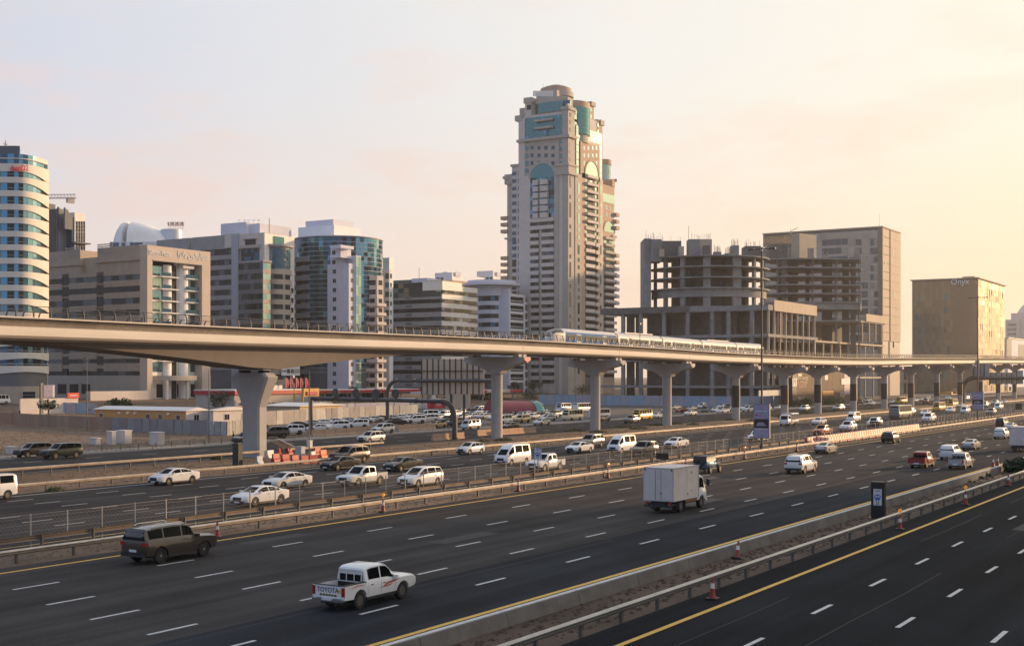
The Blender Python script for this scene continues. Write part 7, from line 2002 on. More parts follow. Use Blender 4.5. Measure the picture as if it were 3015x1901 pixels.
J = [('suv', 'black', 1330, 1247, 'black car beside the filling station sign'), ('sedan', 'white', 1350, 1241, 'white sedan behind the black car by the filling station'), ('sedan', 'silver', 1372, 1236, 'silver car behind the pale van, left of the pier'), ('suv', 'white', 1345, 1229, 'white four-wheel drive at the station pumps left of the poster'),
     ('pickup', 'white', 1365, 1222, 'white pickup under the filling station canopy'), ('suv', 'black', 1395, 1221, 'black car under the filling station canopy'), ('bigsuv', 'white', 1418, 1215, 'white four-wheel drive with a red load just left of the pier'), ('sedan', 'white', 1412, 1228, 'white car with an open boot left of the pier'),
     ('sedan', 'silver', 1435, 1234, 'silver sedan directly left of the red panelled pier'), ('minibus', 'lilac', 1490, 1205, 'lilac white bus right of the pier, in front of the red coach'), ('minibus', 'lightblue', 1528, 1206, 'pale green minibus with a white roof before the red coach'), ('van', 'white', 1480, 1213, 'white van right behind the pier under the buses'),
     ('highvan', 'white', 1498, 1225, 'long white van behind the cream one'), ('van', 'silver', 1527, 1219, 'pale van below the green minibus'), ('suv', 'cream', 1562, 1219, 'cream car right of the pale van'), ('sedan', 'white', 1585, 1222, 'white car right of the cream one by the station exit'),
     ('sedan', 'silver', 1545, 1231, 'silver sedan behind the tan four-wheel drive'), ('sedan', 'silver', 1580, 1234, 'silver car above the silver coupe'), ('sedan', 'black', 1600, 1229, 'black car in the queue above the silver coupe'), ('sedan', 'white', 1628, 1232, 'white sedan with a dark nose left of the cream minibus'),
     ('sedan', 'lightblue', 1648, 1222, 'pale blue car left of the cream minibus'), ('minibus', 'lilac', 1668, 1212, 'teal windowed bus behind the cream minibus'), ('coach', 'white', 1726, 1212, 'white bus behind the cream minibus, left of the third pier'),
     ('sedan', 'red', 2016, 1214, 'red car parked right of the fourth pier'), ('sedan', 'silver', 2045, 1209, 'grey car parked behind the red one'), ('sedan', 'white', 2115, 1213, 'white car right of the grey minibus'), ('sedan', 'white', 2137, 1216, 'white sedan, second right of the grey minibus'), ('hatch', 'white', 2135, 1202, 'white hatchback behind the two white sedans'),
     ('sedan', 'silver', 2158, 1212, 'silver car just left of the black wrapped pier'), ('sedan', 'black', 2155, 1203, 'black car behind the silver one left of the black wrapped pier'), ('sedan', 'white', 2200, 1206, 'white car right of the black wrapped pier'), ('suv', 'white', 2213, 1212, 'white crossover right of the black wrapped pier'),
     ('sedan', 'white', 2268, 1208, 'white car beside the lamp post advertising board'), ('sedan', 'silver', 2300, 1206, 'silver car left of the maroon wrapped pier'), ('suv', 'white', 2378, 1210, 'white car under the brown hoarding'), ('suv', 'silver', 2478, 1208, 'grey white four-wheel drive under the yellow banner'),
     ('bigsuv', 'black', 2540, 1190, 'black four-wheel drive in the queue under the pale columns'), ('sedan', 'white', 2575, 1192, 'white car in the queue under the pale columns'), ('sedan', 'silver', 2635, 1188, 'silver car in the far queue behind the coach'), ('sedan', 'white', 2700, 1183, 'white car in the far car park left of the yellow buses'),
     ('sedan', 'silver', 2720, 1180, 'silver car in the far car park'), ('suv', 'red', 2733, 1186, 'dark red crossover in the far car park'), ('minibus', 'yellow', 2662, 1188, 'yellow minibus with its back to the pier behind the coach'), ('sedan', 'white', 2740, 1176, 'white car, topmost in the far car park'),
     ('sedan', 'white', 2798, 1176, 'white car at the orange shop front'), ('suv', 'white', 2850, 1178, 'white crossover left of the far advertising board'), ('suv', 'silver', 2560, 1184, 'silver crossover in the far queue')]
for k, c, x, y, l in J: vehicle(k, c, x, y, -1, l, 'vehicles around the filling station and car parks', lod=2, yaw=random.uniform(-.25, .25), scale=.8 if k == 'coach' else 1.0)
X = [('sedan', 'white', 1300, 1236, 'white sedan behind the tan sedan, left of the filling station sign'), ('suv', 'silver', 1318, 1231, 'silver crossover under the filling station poster'), ('sedan', 'grey', 1388, 1229, 'grey sedan between the station pumps and the pale van'), ('hatch', 'white', 1400, 1234, 'white hatchback just above the pale van'),
     ('sedan', 'pearl', 1442, 1226, 'cream sedan hard against the left side of the red panelled pier'), ('suv', 'white', 1428, 1221, 'white crossover left of the pier, behind the one with an open boot'), ('sedan', 'silver', 1512, 1236, 'silver sedan between the cream van and the tan four-wheel drive'), ('sedan', 'white', 1563, 1227, 'white sedan above the tan four-wheel drive'),
     ('sedan', 'white', 1612, 1224, 'white sedan by the station exit, below the hedge'), ('hatch', 'silver', 1622, 1240, 'silver hatchback in front of the cream minibus'), ('suv', 'black', 1640, 1229, 'black crossover left of the cream minibus front'), ('sedan', 'silver', 1535, 1212, 'silver car under the green minibus windows'),
     ('van', 'white', 1560, 1208, 'white van right of the pale green minibus'), ('sedan', 'white', 1466, 1236, 'white sedan half behind the red panelled pier'), ('sedan', 'silver', 1605, 1216, 'silver car farthest back by the station exit'), ('sedan', 'red', 1378, 1214, 'red car at the station pumps under the canopy'),
     ('sedan', 'white', 1318, 1222, 'white car in front of the station shop window'), ('sedan', 'silver', 1995, 1206, 'silver car left of the fourth pier on the far lot'), ('sedan', 'white', 1970, 1212, 'white car on the far lot left of the fourth pier'), ('suv', 'white', 2075, 1203, 'white crossover at the back behind the grey minibus')]
for k, c, x, y, l in X: vehicle(k, c, x, y, -1, l, 'vehicles around the filling station and car parks', lod=2, yaw=random.uniform(-.25, .25))
vehicle('minibus', 'white', -2, 1222, 1, 'white bus cut off by the left edge behind the brown hoarding', 'vehicles around the filling station and car parks', lod=1)
# ---- what singles the nearest vehicles out
def on(root, nm, mb, m, parent=None, **k):
 me = mb.mesh(nm, m, fix=True)
 return put(nm, me, parent or root, M=WM[root.name].copy(), **k)
def rtext(root, nm, txt, size, m, x, y, z, sx=1.0, parent=None):
 """lettering on the tail of a vehicle"""
 me = text_mesh(txt, size, .006); me.materials.clear(); me.materials.append(m)
 return put(nm, me, parent or root, M=WM[root.name] @ T4((x, y, z)) @ Matrix.Rotation(R(-90), 4, 'Z') @ Matrix.Rotation(R(90), 4, 'X') @ Matrix.Diagonal((sx, 1, 1, 1)))
dk = mat('dark_letters', (.03, .02, .03), .5)
rtext(hil, 'lettering', 'TOYOTA', .30, dk, -2.668, .02, .92, .98)
on(hil, 'sticker', MB().box(-2.672, -2.661, -.70, -.56, .84, .98), mat('yellow_sticker', (.6, .38, .04), .5))
on(hil, 'sticker', MB().box(-2.672, -2.661, -.52, .50, .66, .76), mat('pale_sticker', (.55, .50, .25), .5))
for i in range(6): on(hil, 'sticker_mark', MB().box(-2.676, -2.672, -.46 + .16 * i, -.35 + .16 * i, .67, .75), dk)
st_m = mat('red_side_stripe', (.42, .06, .04), .4)
def swoosh(root, y, pts, m):
 mb = MB()
 for (x0, z0, h0), (x1, z1, h1) in zip(pts, pts[1:]):
  mb.loft([[(x0, y, z0), (x1, y, z1), (x1, y, z1 + h1), (x0, y, z0 + h0)], [(x0, y - .008 * (1 if y < 0 else -1), z0), (x1, y - .008 * (1 if y < 0 else -1), z1), (x1, y - .008 * (1 if y < 0 else -1), z1 + h1), (x0, y - .008 * (1 if y < 0 else -1), z0 + h0)]])
 on(root, 'side_stripe', mb, m)
for sg in (1, -1):
 swoosh(hil, sg * .926, [(1.2, .98, .02), (.8, .90, .08), (.3, .86, .09), (.1, .80, .03)], st_m)
 swoosh(hil, sg * .926, [(.7, .82, .02), (.35, .76, .07), (-.15, .76, .02)], st_m)
 swoosh(hil, sg * .918, [(-1.3, 1.02, .015), (-1.75, 1.03, .04), (-2.2, .98, .015)], st_m)
 on(suv1, 'side_chrome', MB().box(-1.0, 1.0, sg * .99 - .012, sg * .99 + .012, .44, .49), v_chrome)
 on(suv1, 'vent', MB().box(1.34, 1.62, sg * .995 - .014, sg * .995 + .014, .98, 1.06), v_chrome)
# --- off-frame tower on the near side of the highway: added unseen to shade the nearest lanes
t_ = thing('shade_tower', 'unseen tower added beside the highway to shade the nearest lanes', 'skyscraper', (420, -180, 0))
MB().box(400, 450, -300, -122, 0, 110).obj('shade_tower_wall', w_grey, t_)
for k in range(24): MB().box(399.8, 399.98, -299, -123, 3 + k * 4.4, 5.6 + k * 4.4).obj('shade_tower_band', g_dark, t_)
# --- cones, signs, posts
m_cone = mat('cone_red', (.24, .02, .014), .5); m_lamp = mat('amber_lamp', (.85, .30, .02), .3, emit=((1, .35, .02), .25)); m_cw = mat('cone_white', (.6, .58, .55), .5)
def cone_me():
 k = 14
 def rg(r, z): return [(r * math.cos(6.2832 * i / k), r * math.sin(6.2832 * i / k), z) for i in range(k)]
 mb = MB(); mb.loft([rg(.19, .06), rg(.12, .22), rg(.105, .50)], 0, cap=False); mb.loft([rg(.105, .50), rg(.08, .74)], 1, cap=False); mb.loft([rg(.08, .74), rg(.045, 1.0)], 0)
 return mb.mesh('cone_body', [m_cone, m_cw], 40), MB().box(-.26, .26, -.26, .26, 0, .07).mesh('base', m_black), MB().tube([(0, 0, .98), (0, 0, 1.16)], .03, 6, 0).tube([(-.05, 0, 1.26), (.05, 0, 1.26)], .12, 12, 0).mesh('lamp', m_lamp)
cb, cs, cl_ = cone_me()
for x, y, lamp, lab in ((640, 1582, 0, 'red traffic cone beside the brown four-wheel drive'), (1128, 1507, 1, 'red and white cone with amber lamp below the white pickup by the fence'), (1526, 1446, 0, 'red cone without lamp below the white high-roofed van'), (1790, 1407, 1, 'cone with amber lamp left of the black board'),
                         (2020, 1375, 0, 'cone without lamp left of the blue off-roader'), (2192, 1350, 1, 'cone with amber lamp right of the blue off-roader'), (2346, 1328, 1, 'cone with amber lamp above the white four-wheel drive'), (2179, 1646, 0, 'red cone leaning on the brown median soil by the low wall'),
                         (2098, 1764, 0, 'red cone nearest the camera beside the yellow line'), (2650, 1559, 1, 'cone with amber lamp right of the tall black sign'), (2843, 1486, 1, 'cone with amber lamp furthest right but one on the near barrier'), (2969, 1430, 0, 'small cone behind the near barrier at the right edge'),
                         (2924, 1374, 0, 'left one of the cone pair near the end of the low wall'), (2938, 1371, 0, 'right one of the cone pair near the end of the low wall')):
 s, t = P(x, y)
 if x == 2179: t += .2
 rt = Matrix.Translation((s, t, .02)) @ Matrix.Rotation(R(16 if x == 2179 else 0), 4, 'Y') @ Matrix.Scale(1.0 if y > 1500 else 1.1, 4)
 r_ = put('traffic_cone', None, None, M=rt, label=lab, cat='traffic cone', group='traffic cones')
 put('cone_body', cb, r_, M=rt); put('base', cs, r_, M=rt)
 if lamp: put('lamp', cl_, r_, M=rt)
m_sb = mat('sign_black', (.012, .012, .013), .35); m_sw = mat('sign_white', (.55, .57, .60), .4); m_bl = mat('sign_blue', (.03, .10, .35), .4)
def totem(label, x, y, w, h, num, dth=.45, tall=True):
 s, t = P(x, y)
 r = thing('bus_lane_sign' if tall else 'bus_sign', label, 'sign', (s, t, 0))
 if tall: MB().box(s, s + dth, t - w / 2, t + w / 2, 0, h).box(s + dth / 2 - .3, s + dth / 2 + .3, t - w / 2 - .2, t + w / 2 + .2, 0, .06).obj('sign_body', m_sb, r)
 else:
  MB().tube([(s + .08, t, 0), (s + .08, t, h)], .05, 8).obj('post', m_steel, r)
  MB().box(s, s + .06, t - w / 2, t + w / 2, h - 1.15, h).obj('sign_board', m_bl, r)
 z1 = h * .81 if tall else h - .05; z0 = h * .37 if tall else h - 1.1; pw = w * .62 if tall else w * .86
 MB().box(s - .02, s - .002, t - pw / 2, t + pw / 2, z0, z1).obj('panel', m_sw, r)
 zc = (z0 + z1) / 2
 ic = MB(); d = s - .03
 ic.box(d, d + .01, t - pw * .30, t + pw * .30, zc - .17, zc + .15).box(d, d + .01, t - pw * .22, t - pw * .08, zc - .26, zc - .17).box(d, d + .01, t + pw * .08, t + pw * .22, zc - .26, zc - .17).box(d, d + .01, t - pw * .40, t - pw * .33, zc - .06, zc + .12).box(d, d + .01, t + pw * .33, t + pw * .40, zc - .06, zc + .12).box(d, d + .01, t - pw * .18, t + pw * .18, zc + .15, zc + .20)
 ic.obj('pictogram', m_bl, r)
 wn_ = MB();
 for q in (-1, 1): wn_.box(d - .006, d - .001, t + q * pw * .14 - pw * .11, t + q * pw * .14 + pw * .11, zc - .02, zc + .10)
 wn_.obj('pictogram_window', m_sw, r)
 text('lettering', num, .30 if tall else .22, m_sb, r, (d, t, z0 + .15), SIDE, .006)
 text('lettering', '\ufea3\ufe8e\ufed3\ufee0\ufe94', .17, m_sb, r, (d, t, z1 - .12), SIDE, .006)
totem('tall black sign box with a bus pictogram and number 35 beside the near barrier', 2584, 1527, .95, 2.65, '35')
totem('blue and white bus sign on a post behind the chain-link fence', 1583, 1404, .85, 2.9, '95', tall=False)
for x, y, w, h, z0, lab in ((1950, 1377, 1.55, 1.65, .95, 'black back of a sign on two short posts in the median'), (2577, 1270, 2.0, 1.9, .9, 'small black sign back before the white car on the median'), (2999, 1222, 1.6, 3.1, 1.5, 'black sign back far along the median at the right edge')):
 s, t = P(x, y); r = thing('signboard', lab, 'sign', (s, t, 0), group='black sign backs')
 MB().box(s, s + .08, t - w / 2, t + w / 2, z0, h).obj('sign_board', m_sb, r)
 for q in (-.3, .3): MB().box(s + .081, s + .16, t + q * w - .04, t + q * w + .04, 0, h - .1).obj('post', m_steel, r)
m_ad = mat('advert_lilac', (.27, .25, .36), .4, var=.25, scale=1.6)
def lamp_post(label, x, ytop, t, arm, ad=None, thin=False, base_y=None, gz=None):
 s = S_at(x, t); z = Z_at(ytop, s, t); g = GZ(t)
 r = thing('street_lamp', label, 'street lamp', (s, t, g), group='street lamps')
 r0, r1 = (.17, .09) if not thin else (.09, .05)
 MB().tube([(s, t, g), (s, t, g + (z - g) * .5), (s, t, z)], [r0, (r0 + r1) / 2, r1], 10).obj('pole', m_post if not thin else m_steel, r, smooth=40)
 if arm:
  MB().tube([(s, t - arm, z - .05), (s, t, z + .05), (s, t + arm, z - .05)], .08, 6).obj('arm', m_post, r)
  for q in (-1, 1): MB().cbox((s, t + q * arm * .8, z + .02), (.35, arm * .45, .16)).obj('lamp_head', m_post, r)
  MB().box(s - .15, s + .15, t - .3, t + .3, z - .02, z + .22).obj('lamp_bracket', m_steel, r)
 if ad:
  z0, z1, w = ad
  f = MB().box(s - .16, s + .16, t - w / 2, t + w / 2, z0, z1).obj('advert_box', m_steel, r)
  MB().box(s - .175, s - .161, t - w / 2 + .1, t + w / 2 - .1, z0 + .1, z1 - .1).obj('advert', m_ad, r)
  h = z1 - z0
  a = MB().box(s - .185, s - .176, t - w / 2 + .15, t + w / 2 - .15, z0 + h * .30, z0 + h * .56)
  a.obj('advert_picture', m_sb, r)
  cu = MB().loft([[(s - .195, t - w * .34, z0 + h * .36), (s - .195, t + w * .34, z0 + h * .36), (s - .195, t + w * .20, z0 + h * .46), (s - .195, t - w * .12, z0 + h * .47)], [(s - .186, t - w * .34, z0 + h * .36), (s - .186, t + w * .34, z0 + h * .36), (s - .186, t + w * .20, z0 + h * .46), (s - .186, t - w * .12, z0 + h * .47)]])
  cu.obj('advert_car', m_ad, r, fix=True)
  MB().box(s - .185, s - .176, t + w * .2, t + w * .38, z0 + h * .66, z0 + h * .70).obj('advert_logo', m_red, r)
  for q in (.78, .26): MB().box(s - .185, s - .176, t - w * .36, t + w * .36, z0 + h * q, z0 + h * (q + .02)).obj('advert_line', m_sw, r)
s_ = S_at(2243, 62.6)
lamp_post('tall dark street lamp with double arm and a lilac advertising board', 2243, 733, 62.6, 1.9, (Z_at(1290, s_, 62.6), Z_at(1188, s_, 62.6), 2.3))
s_ = S_at(2879, 62.6)
lamp_post('far street lamp with double arm before the tan glass cube', 2879, 876, 62.6, 2.1, (Z_at(1205, s_, 62.6), Z_at(1152, s_, 62.6), 2.5))
lamp_post('thin street lamp in front of the beige portal office, left', 256, 1054, 196, .9, thin=True)
lamp_post('thin street lamp pole left of the thick flared pier', 615, 1088, 141, .0, thin=True)
lamp_post('thin lamp pole by the cream minibus', 1657, 1152, 205, .0, thin=True)
lamp_post('thin pale pole with white control boxes behind the water barriers', 911, 1098, 109, .0, thin=True)
s, t = S_at(911, 109), 109
r = thing('control_box', 'white control box strapped to the thin pale pole', 'cabinet', (s, t, 2))
MB().cbox((s - .3, t - .3, 1.5), (.5, .55, .85)).obj('cabinet_door', m_sw, r); MB().cbox((s - .3, t - .3, 1.94), (.6, .65, .06)).obj('cabinet_lid', m_white, r)
m_pipe = mat('dark_painted_pipe', (.075, .07, .068), .5, .2, var=.2, scale=1)
def gantry(label, s, ta, tb, z, rad, foot_b=True, bend=2.6, sag=0.0):
 r = thing('sign_gantry', label, 'gantry', (s, ta, 0), group='pipe sign gantries')
 sg = 1 if tb > ta else -1
 pts = [(s, ta, 0), (s, ta, z - bend)] + [(s, ta + sg * bend * (1 - math.cos(a)), z - bend + bend * math.sin(a)) for a in (.35, .7, 1.05, 1.35)] + [(s, ta + sg * bend, z)]
 MB().tube(pts, rad, 14).obj('leg', m_pipe, r, smooth=40)
 MB().tube([(s, ta + sg * bend, z), (s, tb, z + sag)], rad * .82, 14).obj('beam', m_pipe, r, smooth=40)
 for u in (.18, .5, .82):
  q = ta + sg * bend + (tb - ta - sg * bend) * u; MB().tube([(s, q - .12, z + sag * u), (s, q + .12, z + sag * u)], rad * 1.15, 14).obj('flange', m_pipe, r)
 MB().tube([(s, ta, 0), (s, ta, .25)], rad * 1.5, 14).obj('base_plate', m_pipe, r)
 if foot_b: MB().tube([(s, tb, GZ(tb) - .1), (s, tb, z + sag + .3)], rad * .9, 12).obj('leg', m_pipe, r, smooth=40)
 return r
g1 = gantry('low dark pipe gantry with round lane signs across the side road', 170, 117, 147.5, 6.1, .42, sag=.25)
for x in (993, 1053, 1112, 1169):
 t = T_at(x, 170)
 d = MB().tube([(169.5, t, 7.3), (169.62, t, 7.3)], .78, 20); d.obj('signal_disc', m_pipe, g1, smooth=40)
 MB().box(169.62, 169.9, t - .08, t + .08, 6.2, 7.9).obj('signal_bracket', m_pipe, g1)
g2 = gantry('tall pipe gantry carrying the tan back of a big sign', 216, 166, 139, 9.25, .42, foot_b=False)
m_sgb = mat('sign_back_tan', (.50, .385, .28), .6, var=.08, scale=.6); m_rib = mat('sign_rib', (.045, .04, .035), .5)
ta, tb = T_at(1236, 216), T_at(1422, 216); n = 11
for i in range(n):
 a, c = ta + (tb - ta) * i / n, ta + (tb - ta) * (i + 1) / n
 for z0, z1 in ((6.5, 9.0), (9.05, 11.3), (11.35, 13.7)): MB().box(216.75, 216.83, min(a, c) + .25, max(a, c), z0, z1).obj('sign_panel', m_sgb, g2)
 MB().box(216.62, 216.74, max(a, c) - .10, max(a, c) + .16, 6.4, 13.8).obj('rib', m_rib, g2)
MB().box(216.3, 216.75, min(ta, tb), max(ta, tb), 11.28, 11.38).box(216.3, 216.75, min(ta, tb), max(ta, tb), 6.3, 6.42).obj('rail', m_rib, g2)
s, t = 212, T_at(1348, 212)
r = thing('direction_sign', 'tan back of a two post direction sign under the big gantry sign', 'sign', (s, t, 0))
zb, zt = Z_at(1202, s, t), Z_at(1160, s, t); w = (T_at(1313, s) - T_at(1384, s))
for i in range(3): MB().box(s, s + .08, t - w / 2 + w * i / 3 + .02, t - w / 2 + w * (i + 1) / 3 - .02, zb, zt).obj('sign_panel', m_sgb, r)
for x in (1329, 1367): MB().box(s - .22, s - .01, T_at(x, s) - .2, T_at(x, s) + .2, 0, zt).obj('post', m_rib, r)
g3 = gantry('far pipe gantry with grey sign backs over the oncoming lanes', 507, 112, 60, 9.5, .75, foot_b=False, bend=4)
for x0, x1, ya, yb in ((2866, 2884, 1060, 1118), (2885, 2897, 1070, 1118), (2897, 2913, 1070, 1118), (2914, 2930, 1096, 1130), (2931, 2946, 1096, 1130), (2947, 2961, 1096, 1130), (2962, 2976, 1096, 1130), (2977, 2991, 1096, 1130), (2992, 3013, 1090, 1130)):
 ta, tb = T_at(x0, 507), T_at(x1, 507); MB().box(508, 508.2, tb + .25, ta - .1, Z_at(yb, 507, ta), Z_at(ya, 507, ta)).obj('sign_panel', m_pier, g3); MB().box(507.6, 508, ta - .1, ta + .25, Z_at(yb + 2, 507, ta), Z_at(ya, 507, ta)).obj('rib', m_rib, g3)
# --- barriers
m_or = mat('barrier_orange', (.66, .11, .015), .5); m_bw = mat('barrier_white', (.66, .60, .55), .5); m_rw = mat('barrier_red', (.34, .02, .02), .5)
def water_me(ms, L=1.25):
 prof = [(-.28, 0), (.28, 0), (.26, .2), (.12, .42), (.09, .95), (-.09, .95), (-.12, .42), (-.26, .2)]
 mb = MB(); n = 2 if len(ms) > 1 else 1
 for i in range(n): mb.loft([[(-L / 2 + L * i / n, y, z) for y, z in prof], [(-L / 2 + L * (i + 1) / n - .01, y, z) for y, z in prof]], i % len(ms))
 return mb.mesh('barrier_body', ms, fix=True)
strip_me = water_me([m_or, m_bw])
i = 0
for t, x0, x1, nm in ((61.4, 2440, 2706, 'front'), (64.0, 2380, 2706, 'rear')):
 s, s1 = S_at(x0, t), S_at(x1, t)
 while s < s1:
  put('plastic_barrier', strip_me, None, (s, t, .0), label='orange and white striped plastic barrier in the %s row on the median' % nm, cat='barrier', group='striped barriers, %s row' % nm); s += 1.3
(sa, ta), (sb, tb) = P(2388, 1300), P(2440, 1307)
for k in range(4):
 u = (k + .5) / 4; put('plastic_barrier', strip_me, None, (sa + (sb - sa) * u, ta + (tb - ta) * u, 0), rz=math.atan2(tb - ta, sb - sa), label='orange and white striped plastic barrier in the slanting start of the rows', cat='barrier', group='striped barriers, slanting row')
redm, whm = water_me([m_rw]), water_me([m_bw])
blu = water_me([mat('barrier_dull_white', (.36, .40, .46), .6, var=.4, scale=3)])
orm = water_me([m_or])
for x, y, me, rz, lab in ((763, 1366, blu, .25, 'scuffed grey white water barrier at the corner of the pier'), (772, 1345, whm, .2, 'white water barrier tight against the pier foot'), (795, 1347, whm, .1, 'white water barrier, second from the pier'), (812, 1358, redm, .1, 'red water barrier, first in the row before the pier'), (840, 1360, redm, .05, 'red water barrier, second in the row before the pier'), (868, 1363, redm, .1, 'red water barrier in front of the grey cabinet'),
                          (896, 1364, redm, 0, 'red water barrier right of the grey cabinet'), (922, 1362, redm, -.1, 'red water barrier nearest the black cars'), (822, 1340, redm, .6, 'red water barrier turned askew behind the row'), (852, 1337, redm, .3, 'red water barrier behind the grey cabinet'), (934, 1338, redm, .1, 'red water barrier behind the orange one'), (951, 1346, orm, .1, 'bright orange water barrier at the right end'), (921, 1351, whm, .3, 'white water barrier lying low beside the orange one'), (893, 1340, whm, .8, 'white water barrier right behind the grey cabinet')):
 s, t = P(x, y); put('water_barrier', me, None, (s, t, 0), rz=rz, label=lab, cat='barrier', group='water barriers round the pier')
m_jer = mat('warm_concrete', (.43, .29, .20), .85, var=.12, scale=.8)
jm = MB().loft([[(x, y, z) for y, z in ((-.32, 0), (.32, 0), (.3, .12), (.14, .38), (.09, 1.15), (-.09, 1.15), (-.14, .38), (-.3, .12))] for x in (0, 2.94)]).mesh('concrete_barrier', m_jer, fix=True)
s, s1, k = S_at(918, 142.6), S_at(1275, 142.6), 0
while s < s1:
 if not (S_at(1084, 142.6) < s < S_at(1160, 142.6)): put('concrete_barrier', jm, None, (s, 142.6, 0), label='tan concrete barrier in the line before the parked rows', cat='barrier', group='concrete barriers before the parked cars')
 s += 3.0
for x, y, n, lab in ((1272, 1297, 3, 'low tan concrete barrier at the foot of the low gantry'), (1405, 1283, 2, 'low tan concrete barrier left of the red panelled pier'), (1472, 1280, 4, 'orange tan concrete barrier below the black sedan')):
 s, t = P(x, y)
 for k in range(n): put('concrete_barrier', jm, None, (s + k * 3.0, t, -.1), label=lab, cat='barrier', group=lab + 's')
# --- hoardings and fences
def hoarding(label, pts, h, ms, w=2.4, post=True, nm='hoarding', group=None, gate=False):
 r = thing(nm, label, 'fence', (*pts[0], GZ(pts[0][1])), group=group); rnd = random.Random(len(label))
 mes = {}
 for (x0, y0), (x1, y1) in zip(pts, pts[1:]):
  L = math.hypot(x1 - x0, y1 - y0); n = max(1, round(L / w)); a = math.atan2(y1 - y0, x1 - x0)
  for i in range(n):
   u = (i + .5) / n; x, y = x0 + (x1 - x0) * u, y0 + (y1 - y0) * u; m = rnd.choice(ms)
   key = (round(L / n, 2), m.name)
   if key not in mes:
    pw = L / n; b = MB(); k = 8
    b.box(-pw / 2 + .03, pw / 2 - .03, -.02, .02, .08, h)
    for q in range(k): b.box(-pw / 2 + .03 + pw * q / k + .04, -pw / 2 + .03 + pw * (q + .45) / k, -.035, .035, .12, h - .04)
    mes[key] = b.mesh('panel', m)
   put('panel', mes[key], r, M=Matrix.Translation((x, y, GZ(y))) @ Matrix.Rotation(a + rnd.gauss(0, .015), 4, 'Z') @ Matrix.Rotation(rnd.gauss(0, .02), 4, 'X'))
   if post: put('post', piece('post', .1, h + .1, .1, m_post), r, M=Matrix.Translation((x0 + (x1 - x0) * i / n, y0 + (y1 - y0) * i / n, GZ(y) + h / 2)) @ Matrix.Rotation(a, 4, 'Z'))
 return r
h_br = [mat('hoarding_rust', (.34, .19, .12), .7, var=.12, scale=.5), mat('hoarding_tan', (.33, .22, .15), .7, var=.1, scale=.5), mat('hoarding_brown', (.29, .19, .135), .7, var=.1, scale=.5)]
h_gr = [mat('hoarding_grey', (.26, .245, .245), .65, var=.1, scale=.5), mat('hoarding_mauve', (.24, .22, .23), .65, var=.1, scale=.5)]
h_bl = [mat('hoarding_pale_blue', (.33, .40, .45), .6, var=.12, scale=.5), mat('hoarding_blue', (.24, .34, .45), .6, var=.1, scale=.5), mat('hoarding_lilac_grey', (.33, .33, .38), .6, var=.12, scale=.5)]
h_wh = [mat('hoarding_dirty_white', (.40, .39, .37), .65, var=.2, scale=1.5), mat('hoarding_pale_grey', (.33, .33, .32), .65, var=.2, scale=1.5)]
hoarding('rust brown sheet hoarding along the sand lot at the left', [P(-60, 1244), P(145, 1259), P(330, 1268)], 2.55, h_br)
hoarding('grey sheet hoarding continuing the rust brown one towards the pier', [P(330, 1268), P(487, 1275.5), P(612, 1280.5)], 2.55, h_gr)
hoarding('dirty white ribbed hoarding behind the thick pier', [P(612, 1280.5), P(668, 1283), P(740, 1272)], 2.45, h_wh, 1.6)
hoarding('grey ribbed hoarding behind the parked rows', [P(740, 1262), P(780, 1253), P(960, 1240), P(1120, 1231), P(1230, 1226)], 3.0, h_gr + h_wh)
hoarding('pale blue sheet hoarding behind the white bus at the left', [P(70, 1229), P(285, 1227)], 2.7, h_bl)
hoarding('long blue grey hoarding in front of the unfinished frame', [(392, T_at(1588, 392)), (392, 159), (420, 152)], 3.6, [h_bl[1], h_bl[2]], 3.0, group=None)
hoarding('pale hoarding in front of the site cabins on the far side', [P(948, 1222), P(1205, 1214)], 3.0, [mat('hoarding_lilac_white', (.50, .46, .50), .7, var=.1, scale=.4)], 3.0)
# --- site cabins
m_ochre = mat('ochre_cabin', (.50, .27, .09), .7, var=.08, scale=.6); m_cabw = mat('cabin_white', (.58, .53, .50), .7, var=.08, scale=.6); m_roofw = mat('cabin_roof_white', (.66, .63, .60), .6, var=.06, scale=.5); m_ctan = mat('cabin_tan', (.40, .29, .19), .7, var=.08, scale=.6); m_cyel = mat('cabin_yellow', (.58, .40, .18), .7, var=.06, scale=.6)
def cabin(label, xc, t0, xl, xr, mS, mF, winS, winF, h=3.1, gable=False, acS=()):
 b = Bld('site_cabin', label, 'cabin', xc, t0, group='site cabins'); s0 = b.s0; s1, tl = b.S(xr), b.T(xl); g = b.base
 b.box('wall', s0, s0 + .15, t0 + .15, tl, g, g + h, mS); b.box('wall', s0, s1, t0, t0 + .15, g, g + h, mF); b.box('wall', s0 + .15, s1, tl - .15, tl, g, g + h, mS); b.box('wall', s1 - .15, s1, t0 + .15, tl - .15, g, g + h, mF)
 e = .35; tm = (t0 + tl) / 2; rise = .75
 if gable: MB().loft([[(s, t0 - e, g + h), (s, tl + e, g + h), (s, tl + e, g + h + .12), ((s), tm, g + h + rise + .4), (s, t0 - e, g + h + .12)] for s in (s0 - e, s1 + e)]).obj('roof', m_roofw, b.root, fix=True)
 else: MB().loft([[(s0 - e, t, g + h), ((s0 + s1) / 2, t, g + h), (s1 + e, t, g + h), (s1 + e, t, g + h + .1), ((s0 + s1) / 2, t, g + h + rise), (s0 - e, t, g + h + .1)] for t in (t0 - e, tl + e)]).obj('roof', m_roofw, b.root, fix=True)
 for x in winS: b.Sd('window', window_me(1.2, 1.25, .12, w_frame, g_dark, 1), b.T(x), g + 1.75, .08)
 for x in winF: b.F('window', window_me(1.5, 1.3, .12, w_frame, g_dark, 1), b.S(x), g + 1.75, .08)
 for x in acS: b.Sd('air_conditioner', piece('air_conditioner', .55, .4, .4, w_ivory), b.T(x), g + 2.5, .4)
